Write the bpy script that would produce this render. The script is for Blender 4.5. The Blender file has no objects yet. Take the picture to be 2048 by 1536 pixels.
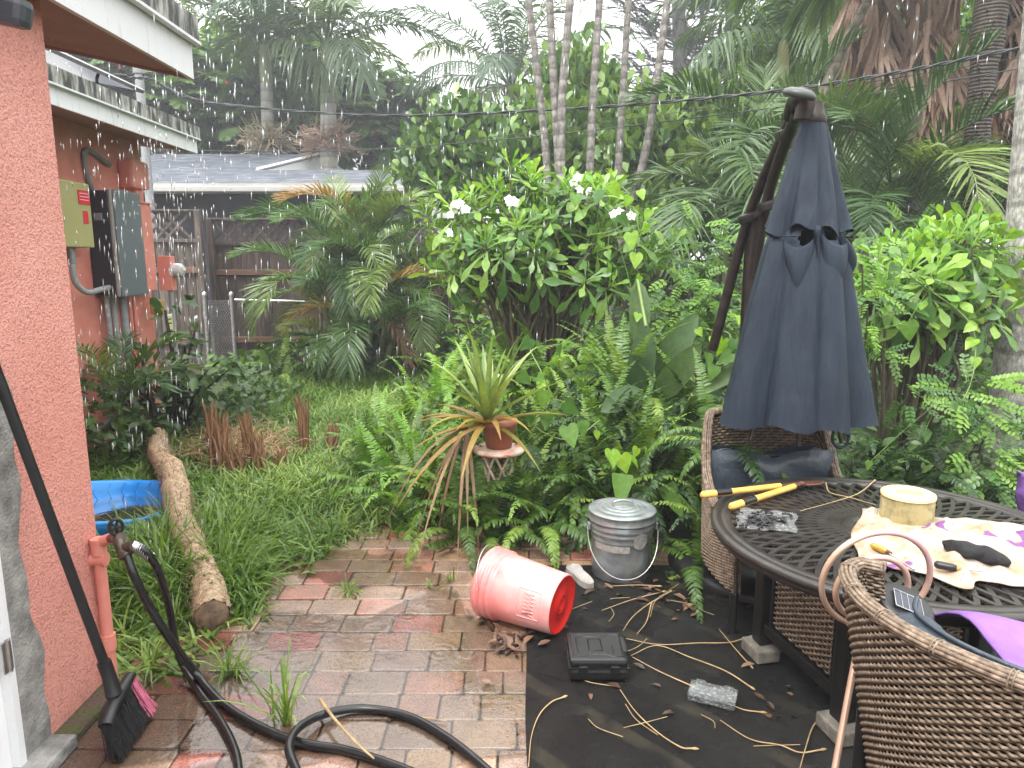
import bpy, bmesh, math, random
import numpy as np
from mathutils import Vector, Matrix
R = math.radians
scene = bpy.context.scene
COL = scene.collection
rng = np.random.default_rng(7)
random.seed(7)

# ------------------------------------------------------------------ camera
FPX, PITCH, EYE = 1420.0, R(9.9), 1.59
cam_d = bpy.data.cameras.new('camera')
cam_d.sensor_width = 36.0
cam_d.lens = 36.0 * FPX / 2048.0
cam_d.clip_start, cam_d.clip_end = 0.05, 2000
cam = bpy.data.objects.new('camera', cam_d)
COL.objects.link(cam)
cam.location = (0, 0, EYE)
cam.rotation_euler = (R(90) - PITCH, 0, 0)
scene.camera = cam

# ------------------------------------------------------------------ world, sun, exposure
SUN_EL, SUN_AZ = R(58), R(215)      # high, soft, behind the rain cloud
w = bpy.data.worlds.new('World'); scene.world = w; w.use_nodes = True
nt = w.node_tree; nt.nodes.clear()
def wn(t, **k):
    n = nt.nodes.new(t)
    for a, b in k.items(): setattr(n, a, b)
    return n
sky = wn('ShaderNodeTexSky', sky_type='NISHITA', sun_disc=False, sun_elevation=SUN_EL, sun_rotation=SUN_AZ)
sky.air_density = 1.0; sky.dust_density = 4.0; sky.ozone_density = 1.0
hs = wn('ShaderNodeHueSaturation'); hs.inputs['Saturation'].default_value = 0.18; hs.inputs['Value'].default_value = 1.0
tc = wn('ShaderNodeTexCoord'); no = wn('ShaderNodeTexNoise')
no.inputs['Scale'].default_value = 2.2; no.inputs['Detail'].default_value = 6; no.inputs['Roughness'].default_value = 0.55
mr = wn('ShaderNodeMapRange'); mr.inputs[1].default_value = 0.3; mr.inputs[2].default_value = 0.7
mr.inputs[3].default_value = 17.5; mr.inputs[4].default_value = 23.0
mx = wn('ShaderNodeMix', data_type='RGBA'); mx.inputs[0].default_value = 0.8
cm = wn('ShaderNodeCombineColor')
bg = wn('ShaderNodeBackground'); bg.inputs['Strength'].default_value = 0.10
ou = wn('ShaderNodeOutputWorld')
L = nt.links.new
L(sky.outputs[0], hs.inputs['Color']); L(tc.outputs['Generated'], no.inputs['Vector']); L(no.outputs['Fac'], mr.inputs[0])
for i in range(3): L(mr.outputs[0], cm.inputs[i])
# overcast luminance: the zenith three times as bright as the horizon, (1 + 2 sin h) / 3
sx = wn('ShaderNodeSeparateXYZ'); L(tc.outputs['Generated'], sx.inputs[0])
zz0 = wn('ShaderNodeMath', operation='MAXIMUM'); zz0.inputs[1].default_value = 0.0; L(sx.outputs['Z'], zz0.inputs[0])
zz1 = wn('ShaderNodeMath', operation='MULTIPLY_ADD'); zz1.inputs[1].default_value = 2 / 3; zz1.inputs[2].default_value = 1 / 3; L(zz0.outputs[0], zz1.inputs[0])
vm = wn('ShaderNodeVectorMath', operation='SCALE')
L(hs.outputs[0], mx.inputs[6]); L(cm.outputs[0], mx.inputs[7]); L(mx.outputs[2], vm.inputs[0]); L(zz1.outputs[0], vm.inputs['Scale']); L(vm.outputs[0], bg.inputs['Color']); L(bg.outputs[0], ou.inputs['Surface'])
sd = bpy.data.lights.new('sun', 'SUN'); sd.energy = 1.5; sd.angle = R(25); sd.color = (1.0, 0.97, 0.92)
sun = bpy.data.objects.new('sun', sd); COL.objects.link(sun)
sun.rotation_euler = (R(90) - SUN_EL, 0, -SUN_AZ + math.pi)
scene.view_settings.view_transform = 'Standard'; scene.view_settings.look = 'None'
scene.view_settings.gamma = 1.0; scene.view_settings.use_curve_mapping = False
scene.view_settings.exposure = 1.5
scene.render.engine = 'CYCLES'
cy = scene.cycles
cy.max_bounces = 8; cy.diffuse_bounces = 5; cy.glossy_bounces = 3; cy.transmission_bounces = 4
cy.transparent_max_bounces = 12; cy.volume_bounces = 0; cy.use_denoising = True
cy.caustics_reflective = False; cy.caustics_refractive = False; cy.sample_clamp_indirect = 6.0

HAZE = 0.0045
# ------------------------------------------------------------------ survey helpers (photo measurement -> metres)
SP, CP = math.sin(PITCH), math.cos(PITCH)
def ray(px, py):
    u = (px - 1024) / FPX; v = (768 - py) / FPX
    return Vector((u, CP + v * SP, -SP + v * CP))
def P(px, py, D):
    d = ray(px, py); return d * (D / d.y) + Vector((0, 0, EYE))
def G(px, py, h=0.0):
    d = ray(px, py); return d * ((h - EYE) / d.z) + Vector((0, 0, EYE))

# ------------------------------------------------------------------ objects and meshes
def tag(o, label, cat, group=None):
    o['label'] = label; o['category'] = cat
    if group: o['group'] = group
    return o
def thing(name, label, cat, loc=(0, 0, 0), group=None):
    o = bpy.data.objects.new(name, None); COL.objects.link(o); o.location = loc
    o.empty_display_size = 0.1
    return tag(o, label, cat, group)
def worldM(p):
    M = p.matrix_parent_inverse @ p.matrix_basis if p.parent else p.matrix_basis.copy()
    return worldM(p.parent) @ M if p.parent else M
def setpar(o, parent):
    """parent so that the child's own coordinates stay world coordinates"""
    if parent is not None:
        o.parent = parent; o.matrix_parent_inverse = worldM(parent).inverted()
    return o
def link(name, me, parent=None):
    o = bpy.data.objects.new(name, me); COL.objects.link(o); setpar(o, parent); return o
def inst(name, me, M, parent=None):
    o = bpy.data.objects.new(name, me); COL.objects.link(o)
    if parent is not None:
        setpar(o, parent)
    o.matrix_basis = M
    return o
def structure(o): o['kind'] = 'structure'; return o
def stuff(o): o['kind'] = 'stuff'; return o

class MB:
    def __init__(s): s.v = []; s.f = []; s.sm = []
    def add(s, vs, fs, smooth=False):
        b = len(s.v); s.v += [tuple(x) for x in vs]; s.f += [tuple(b + i for i in f) for f in fs]; s.sm += [smooth] * len(fs); return s
    def box(s, c, size, rot=None):
        x, y, z = [k / 2 for k in size]; c = Vector(c)
        vs = [Vector((sx * x, sy * y, sz * z)) for sz in (-1, 1) for sy in (-1, 1) for sx in (-1, 1)]
        if rot is not None: vs = [rot @ q for q in vs]
        return s.add([q + c for q in vs], [(0, 2, 3, 1), (4, 5, 7, 6), (0, 1, 5, 4), (2, 6, 7, 3), (0, 4, 6, 2), (1, 3, 7, 5)])
    def rbox(s, c, size, b=0.005, rot=None, seg=2):
        bm = bmesh.new(); bmesh.ops.create_cube(bm, size=1.0)
        for q in bm.verts: q.co = Vector((q.co.x * size[0], q.co.y * size[1], q.co.z * size[2]))
        bmesh.ops.bevel(bm, geom=bm.edges[:], offset=b, segments=seg, profile=0.6, affect='EDGES')
        bm.verts.index_update(); c = Vector(c)
        vs = [((rot @ q.co) if rot is not None else q.co) + c for q in bm.verts]
        fs = [[q.index for q in f.verts] for f in bm.faces]; bm.free()
        return s.add(vs, fs, False)
    def tube(s, pts, r, n=8, caps=True, smooth=True, flat=1.0):
        pts = [Vector(q) for q in pts]; m = len(pts)
        rs = r if isinstance(r, (list, tuple, np.ndarray)) else [r] * m
        t0 = (pts[1] - pts[0]).normalized()
        ref = Vector((0, 0, 1)) if abs(t0.z) < 0.9 else Vector((0, 1, 0))
        a = t0.cross(ref).normalized(); vs = []
        for i in range(m):
            t = (pts[min(i + 1, m - 1)] - pts[max(i - 1, 0)]).normalized()
            a = (a - t * a.dot(t)).normalized(); b = t.cross(a)
            for k in range(n):
                th = 2 * math.pi * k / n
                vs.append(pts[i] + (a * math.cos(th) + b * math.sin(th) * flat) * rs[i])
        fs = [(i * n + k, i * n + (k + 1) % n, (i + 1) * n + (k + 1) % n, (i + 1) * n + k) for i in range(m - 1) for k in range(n)]
        s.add(vs, fs, smooth)
        if caps: s.add(vs[:n], [tuple(range(n))[::-1]]); s.add(vs[-n:], [tuple(range(n))])
        return s
    def lathe(s, prof, n=40, M=Matrix(), caps=False):
        m = len(prof)
        vs = [M @ Vector((r * math.cos(2 * math.pi * k / n), r * math.sin(2 * math.pi * k / n), z)) for r, z in prof for k in range(n)]
        fs = [(i * n + k, i * n + (k + 1) % n, (i + 1) * n + (k + 1) % n, (i + 1) * n + k) for i in range(m - 1) for k in range(n)]
        s.add(vs, fs, True)
        if caps: s.add(vs[:n], [tuple(range(n))[::-1]]); s.add(vs[-n:], [tuple(range(n))])
        return s
    def grid(s, rows, smooth=True, cu=False):
        m, n = len(rows), len(rows[0])
        vs = [q for r in rows for q in r]
        fs = [(i * n + k, i * n + (k + 1) % n, (i + 1) * n + (k + 1) % n, (i + 1) * n + k) for i in range(m - 1) for k in range(n if cu else n - 1)]
        return s.add(vs, fs, smooth)
    def mesh(s, name, mat):
        me = bpy.data.meshes.new(name); me.from_pydata(s.v, [], s.f); me.update()
        me.polygons.foreach_set('use_smooth', s.sm)
        if mat is not None: me.materials.append(mat)
        return me
    def build(s, name, mat, parent=None): return link(name, s.mesh(name, mat), parent)

def cr(pts, k=8):
    """Catmull-Rom through points"""
    p = [Vector(q) for q in pts]; p = [p[0] * 2 - p[1]] + p + [p[-1] * 2 - p[-2]]; out = []
    for i in range(1, len(p) - 2):
        for j in range(k):
            t = j / k
            out.append(0.5 * ((2 * p[i]) + (p[i + 1] - p[i - 1]) * t + (2 * p[i - 1] - 5 * p[i] + 4 * p[i + 1] - p[i + 2]) * t * t + (3 * p[i] - p[i - 1] - 3 * p[i + 1] + p[i + 2]) * t ** 3))
    return out + [p[-2]]

def npmesh(name, V, T, mat, tint=None, smooth=False):
    me = bpy.data.meshes.new(name); V = np.asarray(V, np.float32); T = np.asarray(T, np.int32)
    me.vertices.add(len(V)); me.vertices.foreach_set('co', V.ravel())
    me.loops.add(T.size); me.loops.foreach_set('vertex_index', T.ravel())
    me.polygons.add(len(T)); me.polygons.foreach_set('loop_start', np.arange(len(T), dtype=np.int32) * 3)
    me.polygons.foreach_set('use_smooth', np.full(len(T), smooth))
    me.update(calc_edges=True)
    if tint is not None:
        at = me.attributes.new('tint', 'FLOAT', 'POINT'); at.data.foreach_set('value', np.asarray(tint, np.float32))
    if mat is not None: me.materials.append(mat)
    return me
def unit(a): return a / np.maximum(np.linalg.norm(a, axis=-1, keepdims=True), 1e-9)
def strips(base, d, side, Ln, W, droop, prof=(.5, 1, .75, 0), fold=0.0):
    """ribbons: returns V, T, per-vertex ribbon index"""
    N, S = len(base), len(prof)
    t = np.linspace(0, 1, S)
    c = base[:, None] + d[:, None] * (Ln[:, None] * t)[..., None]
    c[..., 2] -= (droop * Ln)[:, None] * t ** 2
    hw = (W[:, None] * np.array(prof) * .5)[..., None]
    V = np.stack([c - side[:, None] * hw, c + side[:, None] * hw], 2).reshape(-1, 3)
    k = np.arange(S - 1); q = np.stack([2 * k, 2 * k + 1, 2 * k + 3, 2 * k, 2 * k + 3, 2 * k + 2], 1).reshape(-1, 3)
    T = (q[None] + (np.arange(N) * 2 * S)[:, None, None]).reshape(-1, 3)
    return V, T, np.repeat(np.arange(N), 2 * S)
def join(parts):
    V, T, off = [], [], 0
    for v, t in parts:
        V.append(np.asarray(v)); T.append(np.asarray(t) + off); off += len(v)
    return np.concatenate(V), np.concatenate(T)
def scatter(proto, Ms, pos):
    """merge N copies of a proto (V,T) with 3x3 matrices Ms and positions"""
    v, t = proto; N = len(pos)
    V = np.einsum('nij,kj->nki', Ms, v) + pos[:, None]
    T = t[None] + (np.arange(N) * len(v))[:, None, None]
    return V.reshape(-1, 3), T.reshape(-1, 3), np.repeat(np.arange(N), len(v))
def frames(axis, normal, scale=1.0):
    """columns: side, axis, normal"""
    a = unit(axis); n = normal - (normal * a).sum(-1, keepdims=True) * a
    bad = np.linalg.norm(n, axis=-1) < 1e-4
    n[bad] = np.array([.3, .5, .8]) - (a[bad] @ np.array([.3, .5, .8]))[:, None] * a[bad]
    n = unit(n); s = np.cross(a, n)
    M = np.stack([s, a, n], -1)
    return M * np.asarray(scale).reshape(-1, 1, 1) if np.ndim(scale) else M * scale
def leaf(Ln, W, st, wd, fold=.25, curl=.15):
    """leaf blade along +Y, normal +Z, midrib fold"""
    st = np.array(st, float); wd = np.array(wd, float) * W / 2; y = st * Ln
    z = -curl * Ln * st ** 2
    C = np.stack([0 * y, y, z], 1); A = np.stack([-wd, y, z + wd * fold], 1); B = np.stack([wd, y, z + wd * fold], 1)
    V = np.stack([A, C, B], 1).reshape(-1, 3); T = []
    for i in range(len(st) - 1):
        a = 3 * i
        for o in (0, 1):
            T += [(a + o, a + o + 1, a + o + 4), (a + o, a + o + 4, a + o + 3)]
    return V, np.array(T)
def heart(Ln):
    ang = np.linspace(0, math.pi, 9)
    rgt = [(0, 0), (.16, -.13), (.33, -.1), (.46, .06), (.47, .25), (.36, .5), (.2, .75), (.08, .93), (0, 1.04)]
    out = [(x, y) for x, y in rgt] + [(-x, y) for x, y in rgt[-2:0:-1]]
    V = [(0, .3, -.03)] + [(x, y, .16 * abs(x) - .18 * (y - .1) ** 2) for x, y in out]
    n = len(out); T = [(0, 1 + i, 1 + (i + 1) % n) for i in range(n)]
    return np.array(V) * Ln, np.array(T)
def prism(pts, r):
    """thin 3-sided stem"""
    m = MB().tube(pts, r, 3, caps=False); V = np.array(m.v); T = []
    for f in m.f: T += [(f[0], f[1], f[2]), (f[0], f[2], f[3])]
    return V, np.array(T)
def frond(Ln, e0, bend, n, ll, lw, s0=.15, sw=(20, 65), vang=.2, droop=.35, pw=1.3, rr=.012, prof=(.35, 1, .8, 0), jit=.12, seed=0, lp=None, gap=0.0):
    """pinnate frond growing from the origin along +X, arching down"""
    g = np.random.default_rng(seed); K = 26
    s = np.linspace(0, 1, K); e = e0 - bend * s ** pw
    tx = np.cos(e); tz = np.sin(e); h = Ln / (K - 1)
    px = np.concatenate([[0], np.cumsum((tx[1:] + tx[:-1]) / 2 * h)]); pz = np.concatenate([[0], np.cumsum((tz[1:] + tz[:-1]) / 2 * h)])
    st = prism([(px[i], 0, pz[i]) for i in range(0, K, 3)] + [(px[-1], 0, pz[-1])], [rr * (1 - .85 * i / (K // 3 + 1)) for i in range(len(range(0, K, 3)) + 1)])
    q = np.repeat(np.linspace(s0, .995, n), 2); sg = np.tile([1., -1.], n)
    q = q + g.normal(0, .006, 2 * n)
    keep = g.random(2 * n) > gap; q, sg = q[keep], sg[keep]; N = len(q)
    q = np.clip(q, 0, 1)
    E = np.interp(q, s, e); b = np.stack([np.interp(q, s, px), 0 * q, np.interp(q, s, pz)], 1)
    Tn = np.stack([np.cos(E), 0 * E, np.sin(E)], 1); Nn = np.stack([-np.sin(E), 0 * E, np.cos(E)], 1)
    a = np.radians(sw[0] + (sw[1] - sw[0]) * q ** 1.5 + g.normal(0, 4, N))
    Y = np.stack([0 * q, sg, 0 * q], 1)
    d = unit(Y * np.cos(a)[:, None] + Tn * np.sin(a)[:, None] + Nn * (vang + g.normal(0, jit, N))[:, None])
    wd = unit(Tn - (Tn * d).sum(1, keepdims=True) * d + Nn * g.normal(0, .25, N)[:, None])
    u = (q - s0) / (1 - s0)
    pr = lp(u) if lp is not None else np.sin(np.pi * (0.12 + .82 * u)) ** .6
    V, T, _ = strips(b, d, wd, ll * pr * g.uniform(.88, 1.08, N), lw * (.6 + .4 * pr), droop * g.uniform(.6, 1.4, N), prof)
    return join([st, (V, T)])
def Mz(az, loc, sc=1.0, tilt=0.0):
    return Matrix.Translation(Vector(loc)) @ Matrix.Rotation(az, 4, 'Z') @ Matrix.Rotation(tilt, 4, 'X') @ Matrix.Scale(sc, 4)

# ------------------------------------------------------------------ materials
def newmat(name):
    m = bpy.data.materials.new(name); m.use_nodes = True; t = m.node_tree; t.nodes.clear(); return m, t
def nn(t, kind, **k):
    n = t.nodes.new(kind)
    for a, b in k.items():
        if a.startswith('i_'): n.inputs[a[2:].replace('_', ' ')].default_value = b
        else: setattr(n, a, b)
    return n
def c4(c): return (c[0], c[1], c[2], 1.0)
def ramp(t, fac, stops, interp='LINEAR'):
    r = nn(t, 'ShaderNodeValToRGB'); r.color_ramp.interpolation = interp; e = r.color_ramp.elements
    while len(e) < len(stops): e.new(0.5)
    for k, (p, c) in zip(e, stops): k.position = p; k.color = c4(c)
    t.links.new(fac, r.inputs[0]); return r.outputs[0]
def noise(t, vec, scale, detail=3, rough=.55, dist=0.0):
    n = nn(t, 'ShaderNodeTexNoise'); n.inputs['Scale'].default_value = scale; n.inputs['Detail'].default_value = detail
    n.inputs['Roughness'].default_value = rough; n.inputs['Distortion'].default_value = dist
    if vec is not None: t.links.new(vec, n.inputs['Vector'])
    return n.outputs['Fac']
def mixc(t, fac, a, b, mode='MIX'):
    m = nn(t, 'ShaderNodeMix', data_type='RGBA', blend_type=mode)
    for i, x in ((0, fac), (6, a), (7, b)):
        if hasattr(x, 'links'): t.links.new(x, m.inputs[i])
        else: m.inputs[i].default_value = x if i == 0 else c4(x)
    return m.outputs[2]
def math_(t, op, a, b=None, clamp=False):
    m = nn(t, 'ShaderNodeMath', operation=op); m.use_clamp = clamp
    for i, x in ((0, a), (1, b)):
        if x is None: continue
        if hasattr(x, 'links'): t.links.new(x, m.inputs[i])
        else: m.inputs[i].default_value = x
    return m.outputs[0]
def pos(t, scale=(1, 1, 1), kind='pos'):
    if kind == 'pos': o = nn(t, 'ShaderNodeNewGeometry').outputs['Position']
    else: o = nn(t, 'ShaderNodeTexCoord').outputs['Object']
    if tuple(scale) == (1, 1, 1): return o
    m = nn(t, 'ShaderNodeMapping'); m.inputs['Scale'].default_value = scale; t.links.new(o, m.inputs['Vector']); return m.outputs[0]
def finish(m, t, color, rough=.5, metal=0.0, bump=None, bstr=.3, bdist=.01, spec=.5, coat=0.0, coatr=.1, sheen=0.0, coatbump=None):
    p = nn(t, 'ShaderNodeBsdfPrincipled'); o = nn(t, 'ShaderNodeOutputMaterial')
    for k, x in (('Base Color', color), ('Roughness', rough), ('Metallic', metal), ('Specular IOR Level', spec), ('Coat Weight', coat), ('Coat Roughness', coatr), ('Sheen Weight', sheen)):
        if hasattr(x, 'links'): t.links.new(x, p.inputs[k])
        else: p.inputs[k].default_value = c4(x) if k == 'Base Color' else x
    if bump is not None:
        b = nn(t, 'ShaderNodeBump'); b.inputs['Strength'].default_value = bstr; b.inputs['Distance'].default_value = bdist
        t.links.new(bump, b.inputs['Height']); t.links.new(b.outputs[0], p.inputs['Normal'])
        if coatbump is not None:
            b2 = nn(t, 'ShaderNodeBump'); b2.inputs['Strength'].default_value = .12; b2.inputs['Distance'].default_value = .004; t.links.new(coatbump, b2.inputs['Height']); t.links.new(b2.outputs[0], p.inputs['Coat Normal'])
        elif not hasattr(coat, 'links') and coat: t.links.new(b.outputs[0], p.inputs['Coat Normal'])
    t.links.new(p.outputs[0], o.inputs[0]); m.diffuse_color = c4((.5, .5, .5)); return m
def simple(name, a, b=None, scale=8, rough=.5, metal=0.0, bscale=None, bstr=.3, bdist=.005, spec=.5, stretch=(1, 1, 1), coat=0.0, lo=.35, hi=.65, coord='pos', rough2=None, detail=5):
    m, t = newmat(name); v = pos(t, stretch, coord)
    col = a
    f = noise(t, v, scale, detail)
    if b is not None: col = ramp(t, f, [(lo, a), (hi, b)])
    r = rough
    if rough2 is not None:
        q = nn(t, 'ShaderNodeMapRange'); q.inputs[1].default_value = .35; q.inputs[2].default_value = .65; q.inputs[3].default_value = rough; q.inputs[4].default_value = rough2
        t.links.new(noise(t, v, scale * .6, 3), q.inputs[0]); r = q.outputs[0]
    bp = noise(t, v, bscale, 4) if bscale else None
    return finish(m, t, col, r, metal, bp, bstr, bdist, spec, coat)
def leafmat(name, stops, rough=.38, trans=.32, tcol=(1.3, 1.25, .6), spec=.5, spot=None):
    """leaf surface: one colour of the ramp for each leaf, light passing through the blade"""
    m, t = newmat(name)
    a = nn(t, 'ShaderNodeAttribute', attribute_name='tint'); oi = nn(t, 'ShaderNodeObjectInfo')
    f = math_(t, 'FRACT', math_(t, 'ADD', a.outputs['Fac'], oi.outputs['Random']))
    n = len(stops); col = ramp(t, f, [((i + .5) / n, c) for i, c in enumerate(stops)])
    g = noise(t, pos(t), 30, 2); col = mixc(t, .5, col, ramp(t, g, [(.35, (.35, .35, .35)), (.65, (.62, .62, .62))]), 'OVERLAY')
    if spot: col = mixc(t, ramp(t, noise(t, pos(t), spot[1], 3), [(spot[2], (0, 0, 0)), (spot[2] + .08, (1, 1, 1))]), col, spot[0])
    p = nn(t, 'ShaderNodeBsdfPrincipled'); p.inputs['Roughness'].default_value = rough; p.inputs['Specular IOR Level'].default_value = spec
    t.links.new(col, p.inputs['Base Color'])
    tr = nn(t, 'ShaderNodeBsdfTranslucent'); t.links.new(mixc(t, 1.0, col, tcol, 'MULTIPLY'), tr.inputs[0])
    mx = nn(t, 'ShaderNodeMixShader'); mx.inputs[0].default_value = trans; o = nn(t, 'ShaderNodeOutputMaterial')
    t.links.new(p.outputs[0], mx.inputs[1]); t.links.new(tr.outputs[0], mx.inputs[2]); t.links.new(mx.outputs[0], o.inputs[0])
    return m
# ================================================================== SETTING
def paver_mat(name, stops):
    m, t = newmat(name); v = pos(t)
    oi = nn(t, 'ShaderNodeObjectInfo')
    col = ramp(t, oi.outputs['Random'], stops)
    blot = noise(t, v, 9, 4); col = mixc(t, 1.0, col, (1.12, .93, .85), 'MULTIPLY'); col = mixc(t, ramp(t, blot, [(.42, (0, 0, 0)), (.7, (.6, .6, .6))]), col, (.15, .085, .06)); m2 = noise(t, v, 110, 3, .7); col = mixc(t, ramp(t, m2, [(.38, (.6, .6, .6)), (.5, (0, 0, 0))]), col, (.09, .07, .06))
    sp = noise(t, v, 190, 2); col = mixc(t, ramp(t, sp, [(.60, (0, 0, 0)), (.68, (.75, .75, .75))]), col, (.42, .36, .30))
    dk = noise(t, v, 150, 2); col = mixc(t, ramp(t, dk, [(.34, (.6, .6, .6)), (.42, (0, 0, 0))]), col, (.06, .045, .04))
    wet = noise(t, v, 3.2, 3)
    rg = nn(t, 'ShaderNodeMapRange'); rg.inputs[1].default_value = .4; rg.inputs[2].default_value = .62; rg.inputs[3].default_value = .08; rg.inputs[4].default_value = .32
    t.links.new(wet, rg.inputs[0])
    bp = math_(t, 'ADD', noise(t, v, 260, 3), math_(t, 'MULTIPLY', noise(t, v, 45, 3), 1.2))
    return finish(m, t, col, rg.outputs[0], 0, bp, .55, .004, .6, coat=ramp(t, noise(t, v, 2.4, 3), [(.36, (1, 1, 1)), (.62, (.25, .25, .25))]), coatr=.04, coatbump=noise(t, v, 32, 3))
M_PAVER = paver_mat('wet_paver', [(0, (.22, .18, .145)), (.2, (.31, .235, .175)), (.36, (.34, .17, .13)), (.46, (.40, .10, .075)), (.54, (.25, .20, .17)), (.68, (.36, .26, .15)), (.8, (.27, .22, .185)), (.92, (.38, .21, .15)), (1, (.24, .195, .16))])
M_SAND = simple('joint_sand', (.018, .018, .012), (.045, .04, .028), 40, .35, bscale=200, bstr=.5)
def ground_mat():
    m, t = newmat('lawn_soil'); v = pos(t)
    col = ramp(t, noise(t, v, 2.5, 6), [(.3, (.022, .018, .012)), (.5, (.045, .04, .02)), (.7, (.035, .06, .015))])
    return finish(m, t, col, .7, 0, noise(t, v, 40, 5), .6, .02, .3)
M_GROUND = ground_mat()
gb = MB(); gn = 40
xs = [-120 + 240 * i / gn for i in range(gn + 1)]
gb.grid([[(x, y - 60, -.035) for x in xs] for y in [i * 300 / gn - 40 for i in range(gn + 1)]], smooth=False)
ground = structure(gb.build('ground', M_GROUND))

# patio: bedding sheet and each paver
PAT_X0, PAT_X1, PAT_Y0, PAT_Y1 = -1.55, 2.6, -1.0, 4.22
pb = MB(); pb.add([(PAT_X0, PAT_Y0, -.014), (PAT_X1, PAT_Y0, -.014), (PAT_X1, PAT_Y1, -.014), (PAT_X0, PAT_Y1, -.014)], [(0, 1, 2, 3)])
patio = structure(pb.build('patio', M_SAND))
def paver_mesh(wd, dp=.147, sd=0):
    g = random.Random(sd); bm = bmesh.new()
    r = .016; pts = []
    for cx, cy_, a0 in ((1, 1, 0), (-1, 1, 90), (-1, -1, 180), (1, -1, 270)):
        for k in range(4):
            a = R(a0 + 30 * k)
            pts.append((cx * (wd / 2 - r) + r * math.cos(a) + g.uniform(-.0012, .0012), cy_ * (dp / 2 - r) + r * math.sin(a) + g.uniform(-.0012, .0012)))
    lv = [(-.05, 1), (-.007, 1), (-.002, .985), (0, .945)]
    mb = MB(); rows = [[(x * s if abs(x) < 9 else x, y * (s - (1 - s) * .5), z) for x, y in pts] for z, s in lv]
    mb.grid(rows, smooth=False, cu=True); n = len(pts); b = len(mb.v) - n
    mb.f.append(tuple(range(b, b + n))); mb.sm.append(False)
    return mb.mesh('paver', M_PAVER)
PW = {.148: [paver_mesh(.145, sd=i) for i in range(3)], .224: [paver_mesh(.221, sd=9 + i) for i in range(3)]}
y = 1.28; row = 0
while y < PAT_Y1 - .05:
    x = PAT_X0 + .02 - random.uniform(0, .12)
    xe = .30 if y < 3.45 else (1.5 if y < 3.7 else .75)
    while x < xe:
        wd = random.choice([.224, .224, .148])
        lift = -.004 + random.uniform(-.003, .003)
        M = Matrix.Translation((x + wd / 2, y, lift)) @ Matrix.Rotation(R(random.uniform(-.7, .7)), 4, 'Z') @ Matrix.Rotation(R(random.uniform(-.5, .5)), 4, 'X') @ Matrix.Rotation(R(random.uniform(-.4, .4)), 4, 'Y')
        if x + wd / 2 > PAT_X0: inst('paver', random.choice(PW[wd]), M, patio)
        x += wd + .0015
    y += .1505; row += 1

# standing rain water on the low part of the patio
def water_mat(name, ripple=1.0, ior=1.62):
    m, t = newmat(name); v = pos(t)
    vo = nn(t, 'ShaderNodeTexVoronoi'); vo.inputs['Scale'].default_value = 4.2; t.links.new(v, vo.inputs['Vector'])
    d = vo.outputs['Distance']
    ring = math_(t, 'MULTIPLY', math_(t, 'SINE', math_(t, 'MULTIPLY', d, 46)), math_(t, 'SUBTRACT', 1.0, math_(t, 'MULTIPLY', d, 2.6), True))
    h = math_(t, 'ADD', math_(t, 'MULTIPLY', ring, .7 * ripple), noise(t, v, 26, 3))
    b = nn(t, 'ShaderNodeBump'); b.inputs['Strength'].default_value = .4; b.inputs['Distance'].default_value = .003; t.links.new(h, b.inputs['Height'])
    fr = nn(t, 'ShaderNodeFresnel'); fr.inputs['IOR'].default_value = ior; t.links.new(b.outputs[0], fr.inputs['Normal'])
    tr = nn(t, 'ShaderNodeBsdfTransparent'); tr.inputs[0].default_value = (.93, .93, .9, 1)
    gl = nn(t, 'ShaderNodeBsdfGlossy'); gl.inputs['Roughness'].default_value = .03; t.links.new(b.outputs[0], gl.inputs['Normal'])
    mx = nn(t, 'ShaderNodeMixShader'); o = nn(t, 'ShaderNodeOutputMaterial')
    t.links.new(fr.outputs[0], mx.inputs[0]); t.links.new(tr.outputs[0], mx.inputs[1]); t.links.new(gl.outputs[0], mx.inputs[2]); t.links.new(mx.outputs[0], o.inputs[0])
    return m
M_WATER = water_mat('rain_water'); M_WATER2 = water_mat('shallow_film', 1.2, 1.36)
def puddle(cx, cy_, rx, ry, z, sd, mat=None):
    g = random.Random(sd); n = 90; ph = [g.uniform(0, 6.28) for _ in range(6)]
    pts = []
    for k in range(n):
        a = 2 * math.pi * k / n
        q = 1 + .2 * math.sin(2 * a + ph[0]) + .18 * math.sin(3 * a + ph[1]) + .14 * math.sin(5 * a + ph[2]) + .10 * math.sin(8 * a + ph[3]) + .05 * math.sin(13 * a + ph[4])
        pts.append((cx + rx * q * math.cos(a), cy_ + ry * q * math.sin(a), z))
    mb = MB(); mb.add([(cx, cy_, z)] + pts, [(0, 1 + k, 1 + (k + 1) % n) for k in range(n)])
    return structure(mb.build('puddle', mat or M_WATER))
puddle(-.62, 2.5, .78, .66, .0032, 3)
puddle(-1.05, 1.75, .5, .36, .0034, 8)
puddle(-.85, 3.5, .45, .22, .003, 12)

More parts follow.
